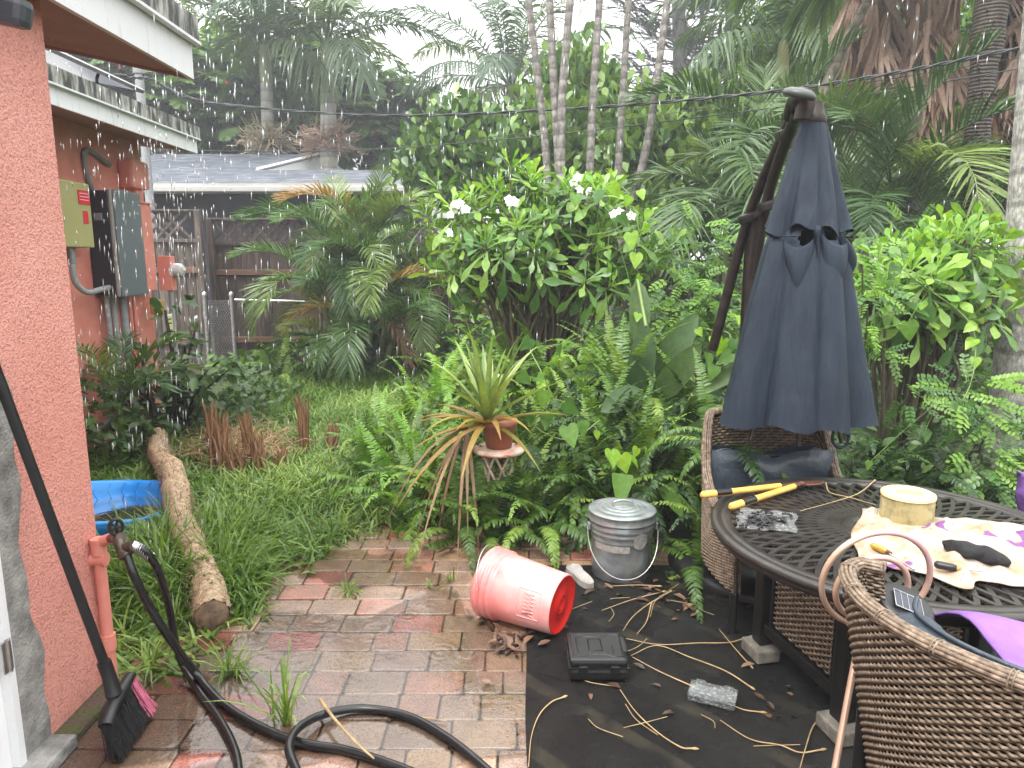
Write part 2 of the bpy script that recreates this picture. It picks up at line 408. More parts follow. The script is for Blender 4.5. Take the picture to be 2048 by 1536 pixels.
# ------------------------------------------------------------------ house on the left
def stucco(name, a, b, sc=170, st=.9):
    m, t = newmat(name); v = pos(t)
    col = ramp(t, noise(t, v, 1.6, 5), [(.32, a), (.68, b)])
    f = noise(t, v, sc, 3, .6); col = mixc(t, ramp(t, f, [(.36, (.5, .5, .5)), (.5, (0, 0, 0))]), col, tuple(x * .45 for x in a))
    return finish(m, t, col, .62, 0, f, st, .012, .35)
M_PINK = stucco('coral_stucco', (.68, .28, .225), (.79, .375, .31), 120)
M_PINK2 = simple('coral_paint', (.60, .20, .15), (.70, .27, .215), 5, .5, bscale=180, bstr=.25)
M_CEM = simple('raw_cement', (.15, .145, .135), (.34, .33, .31), 14, .75, bscale=90, bstr=.7, bdist=.01)
M_WHITE = simple('white_gloss_paint', (.72, .73, .74), (.8, .8, .8), 3, .35, bscale=60, bstr=.1)
def mildew(name, base, dirt, amt=(.45, .62), st=(6, 6, .9)):
    m, t = newmat(name); v = pos(t, st)
    col = mixc(t, ramp(t, noise(t, v, 3.2, 6, .65), [(amt[0], (0, 0, 0)), (amt[1], (1, 1, 1))]), base, dirt)
    return finish(m, t, col, .5, 0, noise(t, pos(t), 150, 3), .5, .004, .4)
M_FASC = mildew('fascia_paint', (.70, .71, .72), (.36, .36, .36), (.56, .85))
M_DRIP = mildew('mildewed_drip_edge', (.42, .42, .38), (.035, .037, .035), (.38, .56), (5, 5, 1.2))
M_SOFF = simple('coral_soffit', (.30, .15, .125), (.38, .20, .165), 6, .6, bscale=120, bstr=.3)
M_ROOFM = simple('grey_roll_roof', (.07, .07, .075), (.16, .16, .165), 9, .4, bscale=200, bstr=.4)
house = thing('house', 'coral pink stucco house with white fascia boards and flat eaves on the left', 'house', (-1.9, 1.5, 0))
WX = -1.53
hb = MB(); hb.box((WX - .1, 2.235, 1.2), (.2, .49, 2.5)); hb.box((WX - .1, -.2, 1.2), (.2, 2.4, 2.5)); hb.box((WX - .1, 1.545, 2.28), (.2, 1.09, .34))
hb.build('wall', M_PINK, house)
hb = MB(); hb.box((-2.68, 2.38, 1.2), (2.1, .198, 2.5)); hb.build('end_wall', M_PINK, house)
hb = MB(); hb.box((-3.7, 4.75, 1.35), (.2, 4.8, 2.7)); hb.box((-4.85, 7.05, 1.35), (2.1, .2, 2.7)); hb.build('wing_wall', M_PINK2, house)
# cement patch beside the door: ragged edge, 4 mm proud
cp = MB(); g = random.Random(4); edge = []
zz = [0.03 + i * .05 for i in range(46)]
for i, z in enumerate(zz): edge.append(2.105 + .018 * math.sin(z * 7) + .01 * math.sin(z * 23) + g.uniform(-.006, .006) - .05 * max(0, z - 1.1))
vs = []; fs = []
for z, e in zip(zz, edge): vs += [(WX + .004, 1.985, z), (WX + .005, e, z), (WX - .005, e + .004, z)]
for i in range(len(zz) - 1): fs += [(3 * i, 3 * i + 1, 3 * i + 4, 3 * i + 3), (3 * i + 1, 3 * i + 2, 3 * i + 5, 3 * i + 4)]
cp.add(vs, fs); cp.build('cement_patch', M_CEM, house)
db = MB(); db.rbox((WX - .035, 1.50, 1.06), (.045, .92, 2.06), .006); door = db.build('door', M_WHITE, house)
db = MB(); db.box((WX - .006, 1.972, 1.1), (.04, .026, 2.12)); db.build('door_jamb', M_FASC, house)
M_STEEL = simple('brushed_steel', (.42, .42, .42), (.55, .55, .55), 30, .35, 1.0, bscale=120, bstr=.1)
for hz in (.42, 1.2):
    db = MB(); db.rbox((WX + .017, 1.955, hz), (.006, .04, .1), .001, seg=1); db.tube([(WX + .02, 1.958, hz - .05), (WX + .02, 1.958, hz + .05)], .007, 8); db.build('hinge', M_STEEL, door)
db = MB(); db.rbox((WX + .03, 1.62, .02), (.12, 1.0, .05), .01); db.build('door_sill', M_CEM, house)
fb = MB(); fb.rbox((WX + .03, 2.26, .005), (.09, .40, .06), .03, seg=3); fb.build('footing', simple('mossy_footing', (.09, .06, .045), (.07, .085, .02), 14, .7, bscale=80, bstr=.8, bdist=.02), house)
# near roof: rises to the left from the eave
EX, EY1, EZ, SL = -1.42, 3.357, 2.385, .206
rx1 = -4.4
def slab(x0, x1, y0, y1, z0, sl, th, off=0):
    a = [(x0, z0 + off), (x1, z0 + off + sl * (x0 - x1))]
    mb = MB(); vs = []
    for yy in (y0, y1):
        for (xx, zz_) in (a[0], a[1], (a[1][0], a[1][1] + th), (a[0][0], a[0][1] + th)): vs.append((xx, yy, zz_))
    return mb.add(vs, [(0, 1, 2, 3), (7, 6, 5, 4), (0, 4, 5, 1), (2, 6, 7, 3), (1, 5, 6, 2), (0, 3, 7, 4)])
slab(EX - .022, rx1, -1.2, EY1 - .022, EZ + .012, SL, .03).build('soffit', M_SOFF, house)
slab(EX - .03, rx1, -1.2, EY1 - .03, EZ + .15, SL, .09).build('roof', M_ROOFM, house)
fb = MB(); fb.box((EX - .01, 1.08, EZ + .075), (.02, 4.554, .15)); fb.build('fascia', M_FASC, house)
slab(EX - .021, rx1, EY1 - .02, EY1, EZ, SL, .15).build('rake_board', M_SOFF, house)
fb = MB(); fb.box((EX + .006, 1.085, EZ + .205), (.045, 4.58, .108)); fb.build('drip_edge', M_DRIP, house)
fb = MB(); fb.box((EX + .022, 1.085, EZ + .152), (.03, 4.58, .012)); fb.build('drip_lip', M_FASC, house)
# wing roof
WX2, WY1, WZ = -3.10, 7.29, 2.63
slab(WX2 - .022, -6.5, 2.45, WY1 - .022, WZ + .012, .12, .03).build('soffit', M_SOFF, house)
slab(WX2 - .03, -6.5, 2.45, WY1 - .03, WZ + .12, .12, .09).build('roof', M_ROOFM, house)
fb = MB(); fb.box((WX2 - .01, 4.87, WZ + .06), (.02, 4.84, .13)); fb.build('fascia', M_FASC, house)
fb = MB(); fb.box((WX2 + .006, 4.875, WZ + .185), (.045, 4.86, .12)); fb.build('drip_edge', M_DRIP, house)
fb = MB(); fb.box((WX2 + .022, 4.875, WZ + .125), (.03, 4.86, .012)); fb.build('drip_lip', M_FASC, house)
slab(WX2 - .021, -6.5, WY1 - .02, WY1, WZ, .12, .13).build('rake_board', M_FASC, house)
# vent boot on the wing wall
M_GREYP = simple('grey_plastic', (.17, .175, .18), (.22, .225, .23), 12, .5)
M_PVC = simple('grey_conduit', (.24, .25, .26), (.32, .33, .33), 20, .5)
M_BLK = simple('black_plastic', (.006, .006, .0065), (.011, .011, .012), 20, .38, bscale=300, bstr=.15)
sp = thing('roof_solar_array', 'dark solar array tilted on the roof of the house wing', 'solar array', (-4.3, 5.2, 2.95))
sb = slab(-3.45, -4.9, 3.2, 7.0, 3.13, .22, .03); sb.build('panel', simple('dark_glass', (.01, .012, .02), (.02, .022, .03), 5, .08), sp)
sb = MB(); sb.tube([(-3.45, 3.2, 3.145), (-3.45, 7.0, 3.145), (-4.9, 7.0, 3.464), (-4.9, 3.2, 3.464), (-3.45, 3.2, 3.145)], .022, 4, smooth=False); sb.build('frame', simple('dull_aluminium', (.25, .25, .26), (.35, .35, .36), 10, .5, .8), sp)
for xx, z0 in ((-3.7, 2.85), (-4.6, 2.95)):
    for yy in (4.5, 6.7): sb = MB(); sb.tube([(xx, yy, WZ + .21 + .12 * (WX2 - xx)), (xx, yy, 3.13 + .22 * (-3.45 - xx))], .015, 6); sb.build('bracket', M_GREYP, sp)
# electrical gear on the wing wall (x = -3.6)
def rplate(mb, x, y0, y1, z0, z1, dp, b=.02): return mb.rbox((x + dp / 2, (y0 + y1) / 2, (z0 + z1) / 2), (dp, y1 - y0, z1 - z0), b)
YB = thing('breaker_box', 'olive yellow electrical cabinet with red warning labels on the coral wall', 'electrical box', (-3.6, 5.5, 1.68))
yb = MB(); rplate(yb, -3.597, 5.25, 5.96, 1.69, 2.2, .16, .012); yb.build('cabinet', simple('olive_paint', (.34, .32, .13), (.38, .36, .16), 3, .5), YB)
M_RED = simple('red_label', (.62, .02, .05), (.55, .02, .04), 40, .4)
yb = MB(); rplate(yb, -3.436, 5.79, 5.945, 2.03, 2.14, .004, .001); yb.build('warning_label', M_RED, YB)
yb = MB(); rplate(yb, -3.436, 5.835, 5.90, 1.88, 1.98, .004, .001); yb.build('warning_label', M_RED, YB)
M_LINE = simple('label_print', (.8, .5, .5), None)
for z in (2.065, 2.09, 2.115):
    yb = MB(); yb.box((-3.4312, 5.868, z), (.001, .12, .006)); yb.build('label_line', M_LINE, YB)
yb = MB(); yb.tube(cr([(-3.5, 5.73, 1.70), (-3.5, 5.73, 1.5), (-3.5, 5.76, 1.40), (-3.48, 5.86, 1.33), (-3.47, 6.03, 1.345), (-3.46, 6.17, 1.36)], 6), .024, 10); yb.build('conduit', M_PVC, YB)
yb = MB(); yb.tube([(-3.5, 5.73, 1.56), (-3.5, 5.73, 1.66)], .031, 10); yb.build('conduit_coupling', M_GREYP, YB)
BT = thing('battery_unit', 'tall slate grey battery cabinet with dark navy side on the coral wall', 'battery', (-3.6, 6.2, 1.28))
bb = MB(); rplate(bb, -3.597, 6.15, 6.57, 1.29, 2.17, .2, .012); bb.build('casing', simple('navy_casing', (.016, .018, .028), (.022, .024, .034), 9, .5), BT)
bb = MB(); rplate(bb, -3.396, 6.135, 6.585, 1.275, 2.185, .03, .014); bb.build('trim', simple('warm_grey_trim', (.22, .21, .195), (.26, .25, .235), 9, .5), BT)
bb = MB(); rplate(bb, -3.366, 6.155, 6.585, 1.28, 2.18, .018, .008); bb.build('front_panel', simple('slate_panel', (.115, .135, .15), (.135, .155, .17), 2, .3), BT)
bb = MB(); bb.rbox((-3.49, 6.145, 1.95), (.06, .02, .06), .005); bb.build('latch', M_GREYP, BT)
bb = MB()
for k, dy in enumerate((0, .022, .045, .06)): bb.rbox((-3.346, 6.50 + dy - .04, 2.0), (.002, .012, .018 if k else .024), .0008, seg=1)
bb.build('logo', simple('pale_print', (.35, .38, .4), None), BT)
for dy, dx, rr in ((6.2, -3.52, .022), (6.3, -3.52, .026), (6.42, -3.5, .034)):
    bb = MB(); bb.tube([(dx, dy, 1.3), (dx, dy, .5), (dx, dy, .1)], rr, 10); bb.tube([(dx, dy, .78), (dx, dy, .84)], rr * 1.3, 10); bb.build('conduit', M_PVC, BT)
MP = thing('meter_panel', 'flat coral painted meter panel beside the battery cabinet', 'electrical panel', (-3.6, 6.85, 1.3))
mb = MB(); rplate(mb, -3.597, 6.64, 7.03, 1.30, 2.12, .12, .008); mb.build('cabinet', M_PINK2, MP)
mb = MB(); rplate(mb, -3.597, 6.62, 7.05, 2.115, 2.13, .135, .004); mb.build('lid_flange', M_PINK2, MP)
for dy in (6.62, 6.70): mb = MB(); mb.tube([(-3.55, dy, 1.3), (-3.55, dy, .05)], .02, 8); mb.build('pipe', M_PINK2, MP)
BX = thing('junction_box', 'rounded coral painted junction box high on the wall near the corner', 'junction box', (-3.6, 6.9, 2.25))
mb = MB(); rplate(mb, -3.597, 6.70, 7.0, 2.24, 2.5, .15, .035); mb.build('body', M_PINK2, BX)
mb = MB(); mb.tube([(-3.52, 6.85, 2.25), (-3.52, 6.85, 2.14)], .03, 8); mb.build('pipe', M_PINK2, BX)
MT = thing('electric_meter', 'round glass electric meter on a small coral box at the house corner', 'electric meter', (-3.55, 7.2, 1.4))
mb = MB(); mb.rbox((-3.46, 7.21, 1.46), (.13, .1, .34), .008); mb.build('meter_base', M_PINK2, MT)
Mm = Matrix.Translation((-3.40, 7.21, 1.49)) @ Matrix.Rotation(R(90), 4, 'Y')
mb = MB(); mb.lathe([(.07, 0), (.07, .05), (.066, .09), (.05, .105), (0, .11)], 24, Mm); mb.build('meter_glass', simple('pale_meter', (.38, .37, .35), (.6, .6, .6), 30, .15), MT)
mb = MB(); mb.box((-3.286, 7.21, 1.50), (.004, .06, .03)); mb.build('dial_plate', M_WHITE, MT)
mb = MB(); mb.tube([(-3.44, 7.22, 1.3), (-3.44, 7.22, .1)], .022, 8); mb.build('conduit', M_PVC, MT)
OB = tag(MB().rbox((-3.45, 6.93, 1.14), (.09, .12, .14), .012).build('utility_box', simple('ochre_plastic', (.34, .22, .07), (.38, .25, .09), 9, .5)), 'small ochre utility box low on the coral wall under the meter panel', 'utility box')
NT = thing('notice_sign', 'small white and yellow notice card standing against the coral pipes', 'sign', (-3.38, 6.97, .75))
mb = MB(); mb.rbox((-3.36, 6.97, .93), (.008, .11, .28), .002, seg=1); mb.build('card', M_WHITE, NT)
mb = MB(); mb.box((-3.354, 6.97, .955), (.002, .09, .19)); mb.build('yellow_panel', simple('notice_yellow', (.62, .60, .28), None), NT)
for z, c in ((1.02, 'a'), (.98, 'b'), (.91, 'c'), (.885, 'd')):
    mb = MB(); mb.box((-3.3522, 6.965, z), (.001, .06, .012)); mb.build('text_line', M_BLK, NT)
mb = MB(); mb.box((-3.3522, 6.97, .845), (.001, .085, .018)); mb.build('green_band', simple('notice_green', (.02, .25, .2), None), NT)
for pts, rr, lab in (([P(300, 330, 6.55), P(258, 300, 6.2), P(256, 360, 6.2), P(272, 395, 6.3)], .022, 'dark grey conduit bending down the coral wall above the battery cabinet'),
                     ([P(172, 270, 5.6), P(172, 330, 5.6), P(176, 372, 5.7)], .017, 'thin dark conduit dropping to the yellow cabinet')):
    q = [Vector((-3.575, v.y, v.z)) for v in pts]
    tag(MB().tube(cr(q, 6), rr, 8).build('conduit_pipe', M_GREYP), lab, 'conduit')
fl = thing('flood_light', 'dark grey flood light under the near eave at the top left', 'light fixture', P(20, 30, 1.98))
c = P(18, 22, 1.98)
mb = MB(); mb.rbox(c, (.10, .06, .075), .02, Matrix.Rotation(R(12), 3, 'Y')); mb.build('lamp_housing', simple('dark_housing', (.03, .035, .045), (.04, .045, .055), 9, .35), fl)
mb = MB(); mb.tube([c + Vector((-.03, 0, .02)), c + Vector((-.10, 0, .09)), Vector((WX - .01, 1.98, c.z + .1))], .014, 8); mb.build('arm', M_GREYP, fl)

# ------------------------------------------------------------------ wooden fence with lattice top
def wood(name, cols, st=(9, 9, .7)):
    m, t = newmat(name); v = pos(t, st); oi = nn(t, 'ShaderNodeObjectInfo')
    a = math_(t, 'ADD', noise(t, v, 3.5, 6, .6, .4), math_(t, 'MULTIPLY', math_(t, 'SUBTRACT', oi.outputs['Random'], .5), .28))
    col = ramp(t, a, [(.3, cols[0]), (.5, cols[1]), (.72, cols[2])])
    return finish(m, t, col, .6, 0, noise(t, v, 14, 4), .5, .006, .35)
M_FEN = wood('weathered_fence', [(.018, .013, .011), (.05, .034, .027), (.11, .085, .07)])
M_FEN2 = wood('grey_fence', [(.035, .028, .023), (.09, .075, .062), (.17, .145, .125)])
M_RAIL = wood('brown_rail', [(.06, .032, .02), (.12, .065, .04), (.17, .1, .07)], (.7, 9, 9))
def fence(x0, x1, yy, zb, zt, label, mat, rails=True, lat=True, detail=None):
    f = thing('wooden_fence', label, 'fence', ((x0 + x1) / 2, yy, -.03))
    protos = []
    for i in range(3):
        mb = MB(); wdt = .138 + .004 * i; mb.rbox((0, 0, (zb - .03) / 2), (wdt, .02, zb + .03), .004, seg=1); protos.append(mb.mesh('board', mat))
    x = x0
    while x < x1:
        inst('board', random.choice(protos), Mz(0, (x + .072, yy + random.uniform(-.006, .006), random.uniform(-.02, .01))), f); x += .146
    if rails:
        for z in (.35, zb - .12 - .3):
            mb = MB(); mb.rbox(((x0 + x1) / 2, yy - .045, z), (x1 - x0, .05, .09), .005, seg=1); mb.build('rail', M_RAIL, f)
    px_ = x0
    post = MB().rbox((0, 0, zt / 2), (.09, .09, zt + .05), .006, seg=1).mesh('post', mat)
    while px_ <= x1 + .01:
        inst('post', post, Mz(0, (px_, yy - .06, 0)), f); px_ += (x1 - x0) / max(1, round((x1 - x0) / 2.2))
    mb = MB(); mb.rbox(((x0 + x1) / 2, yy - .03, zb + .02), (x1 - x0, .07, .05), .004, seg=1); mb.build('lattice_rail', mat, f)
    mb = MB(); mb.rbox(((x0 + x1) / 2, yy - .03, zt + .02), (x1 - x0 + .1, .13, .035), .006, seg=1); mb.build('cap', mat, f)
    if lat:
        h = zt - zb - .04; sl_ = MB().box((0, 0, 0), (h * 1.414 + .03, .007, .036)).mesh('lattice_slat', mat)
        x = x0 + h / 2
        while x < x1 - h / 2:
            for sgn, dy in ((1, -.012), (-1, -.021)):
                inst('lattice_slat', sl_, Matrix.Translation((x, yy + dy, zb + .04 + h / 2)) @ Matrix.Rotation(R(45 * sgn), 4, 'Y'), f)
            x += .15
    return f
fence(-6.3, -4.72, 11.0, 1.86, 2.30, 'grey weathered plank fence section with lattice top beside the house corner', M_FEN2)
fence(-4.65, 2.6, 11.25, 1.82, 2.19, 'dark brown plank fence with lattice top behind the areca palm', M_FEN)
fence(2.75, 12.5, 11.9, 1.55, 1.93, 'dark plank fence with lattice top at the back right behind the ringed trunk', M_FEN)
# chain link gate in front of the fence
M_GALV = simple('galvanised_tube', (.32, .33, .34), (.5, .51, .52), 25, .4, .9)
cg = thing('chain_link_gate', 'low chain link gate with galvanised posts in front of the plank fence', 'gate', P(430, 700, 10.5))
for px_ in (398, 417, 470):
    b = P(px_, 700, 10.5); tz = P(px_, 592 if px_ != 398 else 640, 10.5).z
    mb = MB(); mb.tube([(b.x, b.y, -.05), (b.x, b.y, tz)], .03, 10); pst = mb.build('post', M_GALV, cg)
    mb = MB(); mb.lathe([(.036, 0), (.036, .03), (.025, .055), (0, .07)], 12, Matrix.Translation((b.x, b.y, tz))); mb.build('post_cap', M_GALV, pst)
xa, xb = P(417, 650, 10.5).x, P(470, 650, 10.5).x
mb = MB(); z0, z1 = .05, P(440, 600, 10.5).z
n = 16
for i in range(-n, n * 2):
    for sgn in (1, -1):
        a = [];
        for k in range(13):
            tt = k / 12; xx = xa + (xb - xa) * ((i / n) + sgn * tt * .9); zz_ = z0 + (z1 - z0) * tt
            if xa <= xx <= xb: a.append((xx, 10.5 + .004 * sgn, zz_))
        if len(a) > 1: mb.tube(a, .0028, 3, caps=False)
stuff(mb.build('wire_mesh', M_GALV, cg))
mb = MB(); mb.tube([P(470, 600, 10.5), P(640, 604, 10.5)], .022, 8); mb.build('top_rail', M_GALV, cg)
b = P(640, 604, 10.5); mb = MB(); mb.tube([(b.x, b.y, -.05), (b.x, b.y, b.z + .04)], .028, 8); mb.build('post', M_GALV, cg)

# ------------------------------------------------------------------ neighbour's house
def shingle():
    m, t = newmat('blue_grey_shingles'); v = pos(t, (1, 1, 1))
    b = nn(t, 'ShaderNodeTexBrick'); b.inputs['Scale'].default_value = 1.0; b.inputs['Brick Width'].default_value = .3; b.inputs['Row Height'].default_value = .13
    b.inputs['Mortar Size'].default_value = .006; b.inputs['Color1'].default_value = (.085, .095, .115, 1); b.inputs['Color2'].default_value = (.19, .205, .23, 1); b.inputs['Mortar'].default_value = (.08, .085, .1, 1)
    t.links.new(v, b.inputs['Vector'])
    col = mixc(t, ramp(t, noise(t, pos(t, (1, 5, 5)), 2.6, 5), [(.44, (0, 0, 0)), (.58, (.8, .8, .8))]), b.outputs['Color'], (.06, .07, .088))
    return finish(m, t, col, .8, 0, b.outputs['Fac'], -.5, .01, .15)
M_SHIN = shingle()
nh = thing('neighbour_house', 'neighbour house with blue grey shingle roof and white gutter beyond the fence', 'house', P(560, 500, 16))
E = 15.0
pa, pb_ = P(220, 372, E), P(838, 378, E)
ez = P(500, 368, E).z; xl, xr = -9.5, pb_.x
m_z = P(500, 340, 17.2).z; rz = P(500, 308, 19.6).z; xm = P(640, 310, 19.6).x
mb = MB()   # low front slope across the whole width, with thickness
def quad_slab(mb, q, th=.06):
    b = [(x, y_, z - th) for x, y_, z in q]
    mb.add(list(q) + b, [(0, 1, 2, 3), (7, 6, 5, 4), (0, 4, 5, 1), (1, 5, 6, 2), (2, 6, 7, 3), (3, 7, 4, 0)])
quad_slab(mb, [(xl, E - .1, ez), (xr, E - .1, ez), (xr - .2, 17.2, m_z), (xl, 17.2, m_z)])
mb.build('roof', M_SHIN, nh)
mb = MB(); quad_slab(mb, [(xl, 17.15, m_z - .01), (xm - .85, 17.15, m_z - .01), (xm, 19.6, rz), (xl, 19.6, rz)])
quad_slab(mb, [(xm, 19.6, rz), (xl, 19.6, rz), (xl, 22.5, m_z - .3), (xm + 1.2, 22.5, m_z - .3)]); mb.build('upper_roof', M_SHIN, nh)
mb = MB(); mb.add([(xm - .8, 17.3, m_z), (xm - .02, 19.58, rz - .07), (xm + .9, 21.5, m_z)], [(0, 1, 2)]); mb.tube([(xm - .85, 17.15, m_z), (xm, 19.6, rz), (xm + .9, 21.8, m_z - .1)], .045, 4, smooth=False); mb.build('gable_trim', M_FASC, nh)
mb = MB(); mb.box(((xl + xr) / 2, E - .12, ez - .1), (xr - xl, .03, .2)); mb.build('fascia', simple('cream_fascia', (.33, .32, .29), (.40, .385, .355), 2, .6), nh)
mb = MB(); mb.rbox(((xl + xr) / 2, E - .2, ez - .12), (xr - xl + .05, .12, .11), .02); mb.build('gutter', simple('cream_gutter', (.36, .355, .335), (.43, .425, .405), 2, .5), nh)
mb = MB(); mb.box(((xl + xr) / 2 - .2, E + 3.6, ez / 2 - .15), (xr - xl - .6, 6.4, ez + .1)); mb.build('wall', simple('dark_plum_wall', (.022, .018, .025), (.032, .028, .035), 2, .8), nh)
mb = MB(); quad_slab(mb, [(xr - .02, E - .1, ez - .02), (xr + .45, E + .5, ez - .35), (xr + .3, 17.4, ez - .35), (xr - .2, 17.2, m_z - .02)]); mb.build('roof_end', M_SHIN, nh)
# far pale building and utility poles
fbz = thing('far_building', 'pale flat roofed building far behind the palms', 'building', P(790, 300, 34))
a, b = P(735, 262, 34), P(850, 300, 34)
mb = MB(); mb.add([(a.x - 6, 34, a.z + .3), (b.x + 1, 34, P(850, 285, 34).z), (b.x + 1, 40, P(850, 285, 34).z), (a.x - 6, 40, a.z + .3), (a.x - 6, 34, 0), (b.x + 1, 34, 0), (b.x + 1, 40, 0), (a.x - 6, 40, 0)], [(0, 1, 2, 3), (0, 4, 5, 1), (1, 5, 6, 2), (2, 6, 7, 3), (3, 7, 4, 0)]); mb.build('wall', simple('pale_wall', (.5, .5, .5), (.56, .56, .56), 1, .6), fbz)
mb = MB(); mb.tube([(a.x - 6.1, 33.9, a.z + .33), (b.x + 1.1, 33.9, P(850, 285, 34).z + .03)], .12, 4, smooth=False); mb.build('parapet', M_WHITE, fbz)
M_POLE = wood('pole_wood', [(.06, .05, .045), (.11, .095, .085), (.17, .15, .14)], (6, 6, .5))
b = P(790, 300, 27); t_ = P(790, 152, 27)
up = thing('utility_pole', 'bare wooden utility pole between the palms and the pale building', 'utility pole', (b.x, 27, 0))
mb = MB(); mb.tube([(b.x, 27, -.1), (b.x, 27, t_.z)], [.19, .16], 10); mb.build('pole', M_POLE, up)
mb = MB(); mb.lathe([(.17, 0), (.12, .08), (0, .1)], 10, Matrix.Translation((b.x, 27, t_.z))); mb.build('pole_top', M_POLE, up)
b = P(291, 300, 12.5); t_ = P(291, 148, 12.5)
up = thing('utility_mast', 'grey service mast with cable loops behind the wing roof', 'utility pole', (b.x, 12.5, 0))
mb = MB(); mb.tube([(b.x, 12.5, -.1), (b.x, 12.5, t_.z)], .07, 10); mb.build('mast', M_PVC, up)
mb = MB(); mb.lathe([(.09, 0), (.09, .1), (.05, .16), (0, .17)], 10, Matrix.Translation((b.x, 12.5, t_.z))); mb.build('weatherhead', M_GREYP, up)
mb = MB(); mb.tube([(b.x - .5, 12.45, t_.z - 1.05), (b.x + .55, 12.45, t_.z - 1.0)], .03, 6); mb.build('bracket', M_GREYP, up)
# overhead cables
M_CAB = simple('black_cable', (.015, .016, .018), (.03, .032, .035), 20, .45)
def cable(pts, r, lab, twist=0.0):
    pp = cr([P(*q) for q in pts], 14); mb = MB()
    if twist:
        for ph in (0, math.pi):
            q = [p + Vector((0, math.sin(i * .75 + ph), math.cos(i * .75 + ph))) * twist for i, p in enumerate(pp)]; mb.tube(q, r, 6)
    else: mb.tube(pp, r, 6)
    return tag(mb.build('overhead_cable', M_CAB), lab, 'cable')
cable([(285, 150, 12.5), (390, 198, 12), (520, 216, 11.2), (700, 229, 10.4), (880, 230, 9.6), (1060, 222, 9), (1230, 212, 8.5), (1420, 196, 8), (1600, 176, 7.5), (1800, 144, 7), (1960, 112, 6.7), (2200, 62, 6.3)], .010, 'thick twisted black service cable sagging across the whole yard', .010)
cable([(300, 300, 13), (560, 303, 12), (740, 299, 11.2), (900, 288, 10.5), (1080, 272, 9.8), (1260, 252, 9.2), (1450, 228, 8.6), (1600, 208, 8.1), (1800, 178, 7.6), (2150, 118, 7)], .007, 'thinner black cable running lowest above the shingle roof', 0)
cable([(820, 287, 12.3), (1000, 272, 11.3), (1180, 249, 10.4), (1400, 218, 9.6), (1640, 180, 8.8), (1850, 147, 8.2), (2150, 98, 7.6)], .0045, 'thinnest wire between the two black cables', 0)
cable([(255, 152, 9.5), (232, 150, 9.5), (228, 156, 9.5), (255, 156, 9.7), (300, 158, 10.2), (330, 175, 11), (360, 192, 11.5), (420, 205, 12.5), (500, 213, 13.5)], .011, 'looped cable bundle above the wing roof', .012)
# ================================================================== VEGETATION
CAMV = np.array([0, 0, EYE])
# base colours of foliage
G_FERN = leafmat('fern_green', [(.06, .125, .02), (.095, .19, .028), (.14, .25, .035), (.20, .31, .05)], .42, .35)
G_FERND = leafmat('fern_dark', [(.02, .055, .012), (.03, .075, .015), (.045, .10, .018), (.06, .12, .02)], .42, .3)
G_GRASS = leafmat('grass_green', [(.09, .18, .026), (.14, .245, .036), (.20, .31, .05), (.27, .37, .085)], .4, .35)
G_PLUM = leafmat('plumeria_green', [(.065, .16, .03), (.10, .22, .036), (.15, .28, .045), (.21, .34, .055)], .34, .32)
G_TIP = leafmat('young_plumeria', [(.15, .32, .035), (.20, .38, .04), (.26, .44, .06)], .34, .4)
G_PALM = leafmat('areca_green', [(.05, .115, .03), (.075, .155, .036), (.11, .20, .048), (.16, .23, .055)], .4, .3)
G_PALMD = leafmat('palm_green', [(.045, .095, .03), (.065, .125, .036), (.085, .15, .045)], .42, .25)
G_ROYAL = leafmat('royal_green', [(.045, .095, .042), (.065, .12, .052), (.09, .15, .06), (.13, .185, .075)], .45, .3)
G_YEL = leafmat('yellowing_frond', [(.22, .20, .035), (.30, .22, .04), (.26, .15, .04)], .5, .3)
G_DRY = leafmat('dry_frond', [(.20, .12, .06), (.26, .15, .08), (.32, .20, .12), (.15, .09, .05)], .6, .2, (1, .9, .7))
G_DRYP = leafmat('dead_fan_leaf', [(.30, .20, .14), (.40, .27, .20), (.50, .36, .28), (.22, .15, .11)], .6, .2, (1, .85, .7))
G_CLUS = leafmat('clusia_green', [(.05, .11, .028), (.08, .165, .035), (.13, .23, .045), (.20, .31, .07)], .3, .2)
G_BROAD = leafmat('broadleaf_green', [(.035, .09, .018), (.06, .14, .022), (.10, .21, .028), (.16, .29, .035)], .4, .35)
G_POIN = leafmat('poinciana_green', [(.05, .115, .03), (.08, .165, .04), (.125, .23, .05), (.18, .30, .06)], .5, .35)
G_PINE = leafmat('needle_green', [(.02, .035, .022), (.03, .05, .03), (.04, .062, .036)], .6, .1)
G_HEART = leafmat('heart_vine_green', [(.06, .15, .03), (.09, .20, .035), (.13, .26, .04)], .36, .4)
G_HEARTL = leafmat('young_heart_leaf', [(.20, .38, .03), (.26, .44, .04)], .36, .45)
G_PAD = leafmat('paddle_leaf_green', [(.04, .085, .028), (.055, .105, .034), (.075, .13, .03)], .45, .25)
G_PINN = leafmat('pinnate_green', [(.05, .13, .025), (.075, .17, .03), (.11, .22, .03)], .36, .35)
G_PINNL = leafmat('pinnate_young', [(.16, .32, .04), (.20, .36, .04)], .36, .4)
G_PINEAP = leafmat('pineapple_green', [(.14, .22, .055), (.20, .28, .07), (.27, .33, .08)], .4, .25)
G_SHRUB = leafmat('shrub_green', [(.035, .08, .02), (.05, .11, .025), (.08, .15, .03)], .35, .3)
M_STEM = simple('green_brown_stem', (.07, .06, .04), (.12, .10, .06), 20, .6, bscale=60, bstr=.5)
M_STEMD = simple('wet_dark_bark', (.012, .011, .01), (.035, .03, .026), 22, .5, bscale=50, bstr=.8, bdist=.01, stretch=(1, 1, .4))
M_GSTEM = simple('green_stem', (.10, .17, .04), (.15, .22, .05), 20, .5)
M_FLOW = simple('white_petal', (.8, .8, .78), (.85, .85, .82), 40, .5)
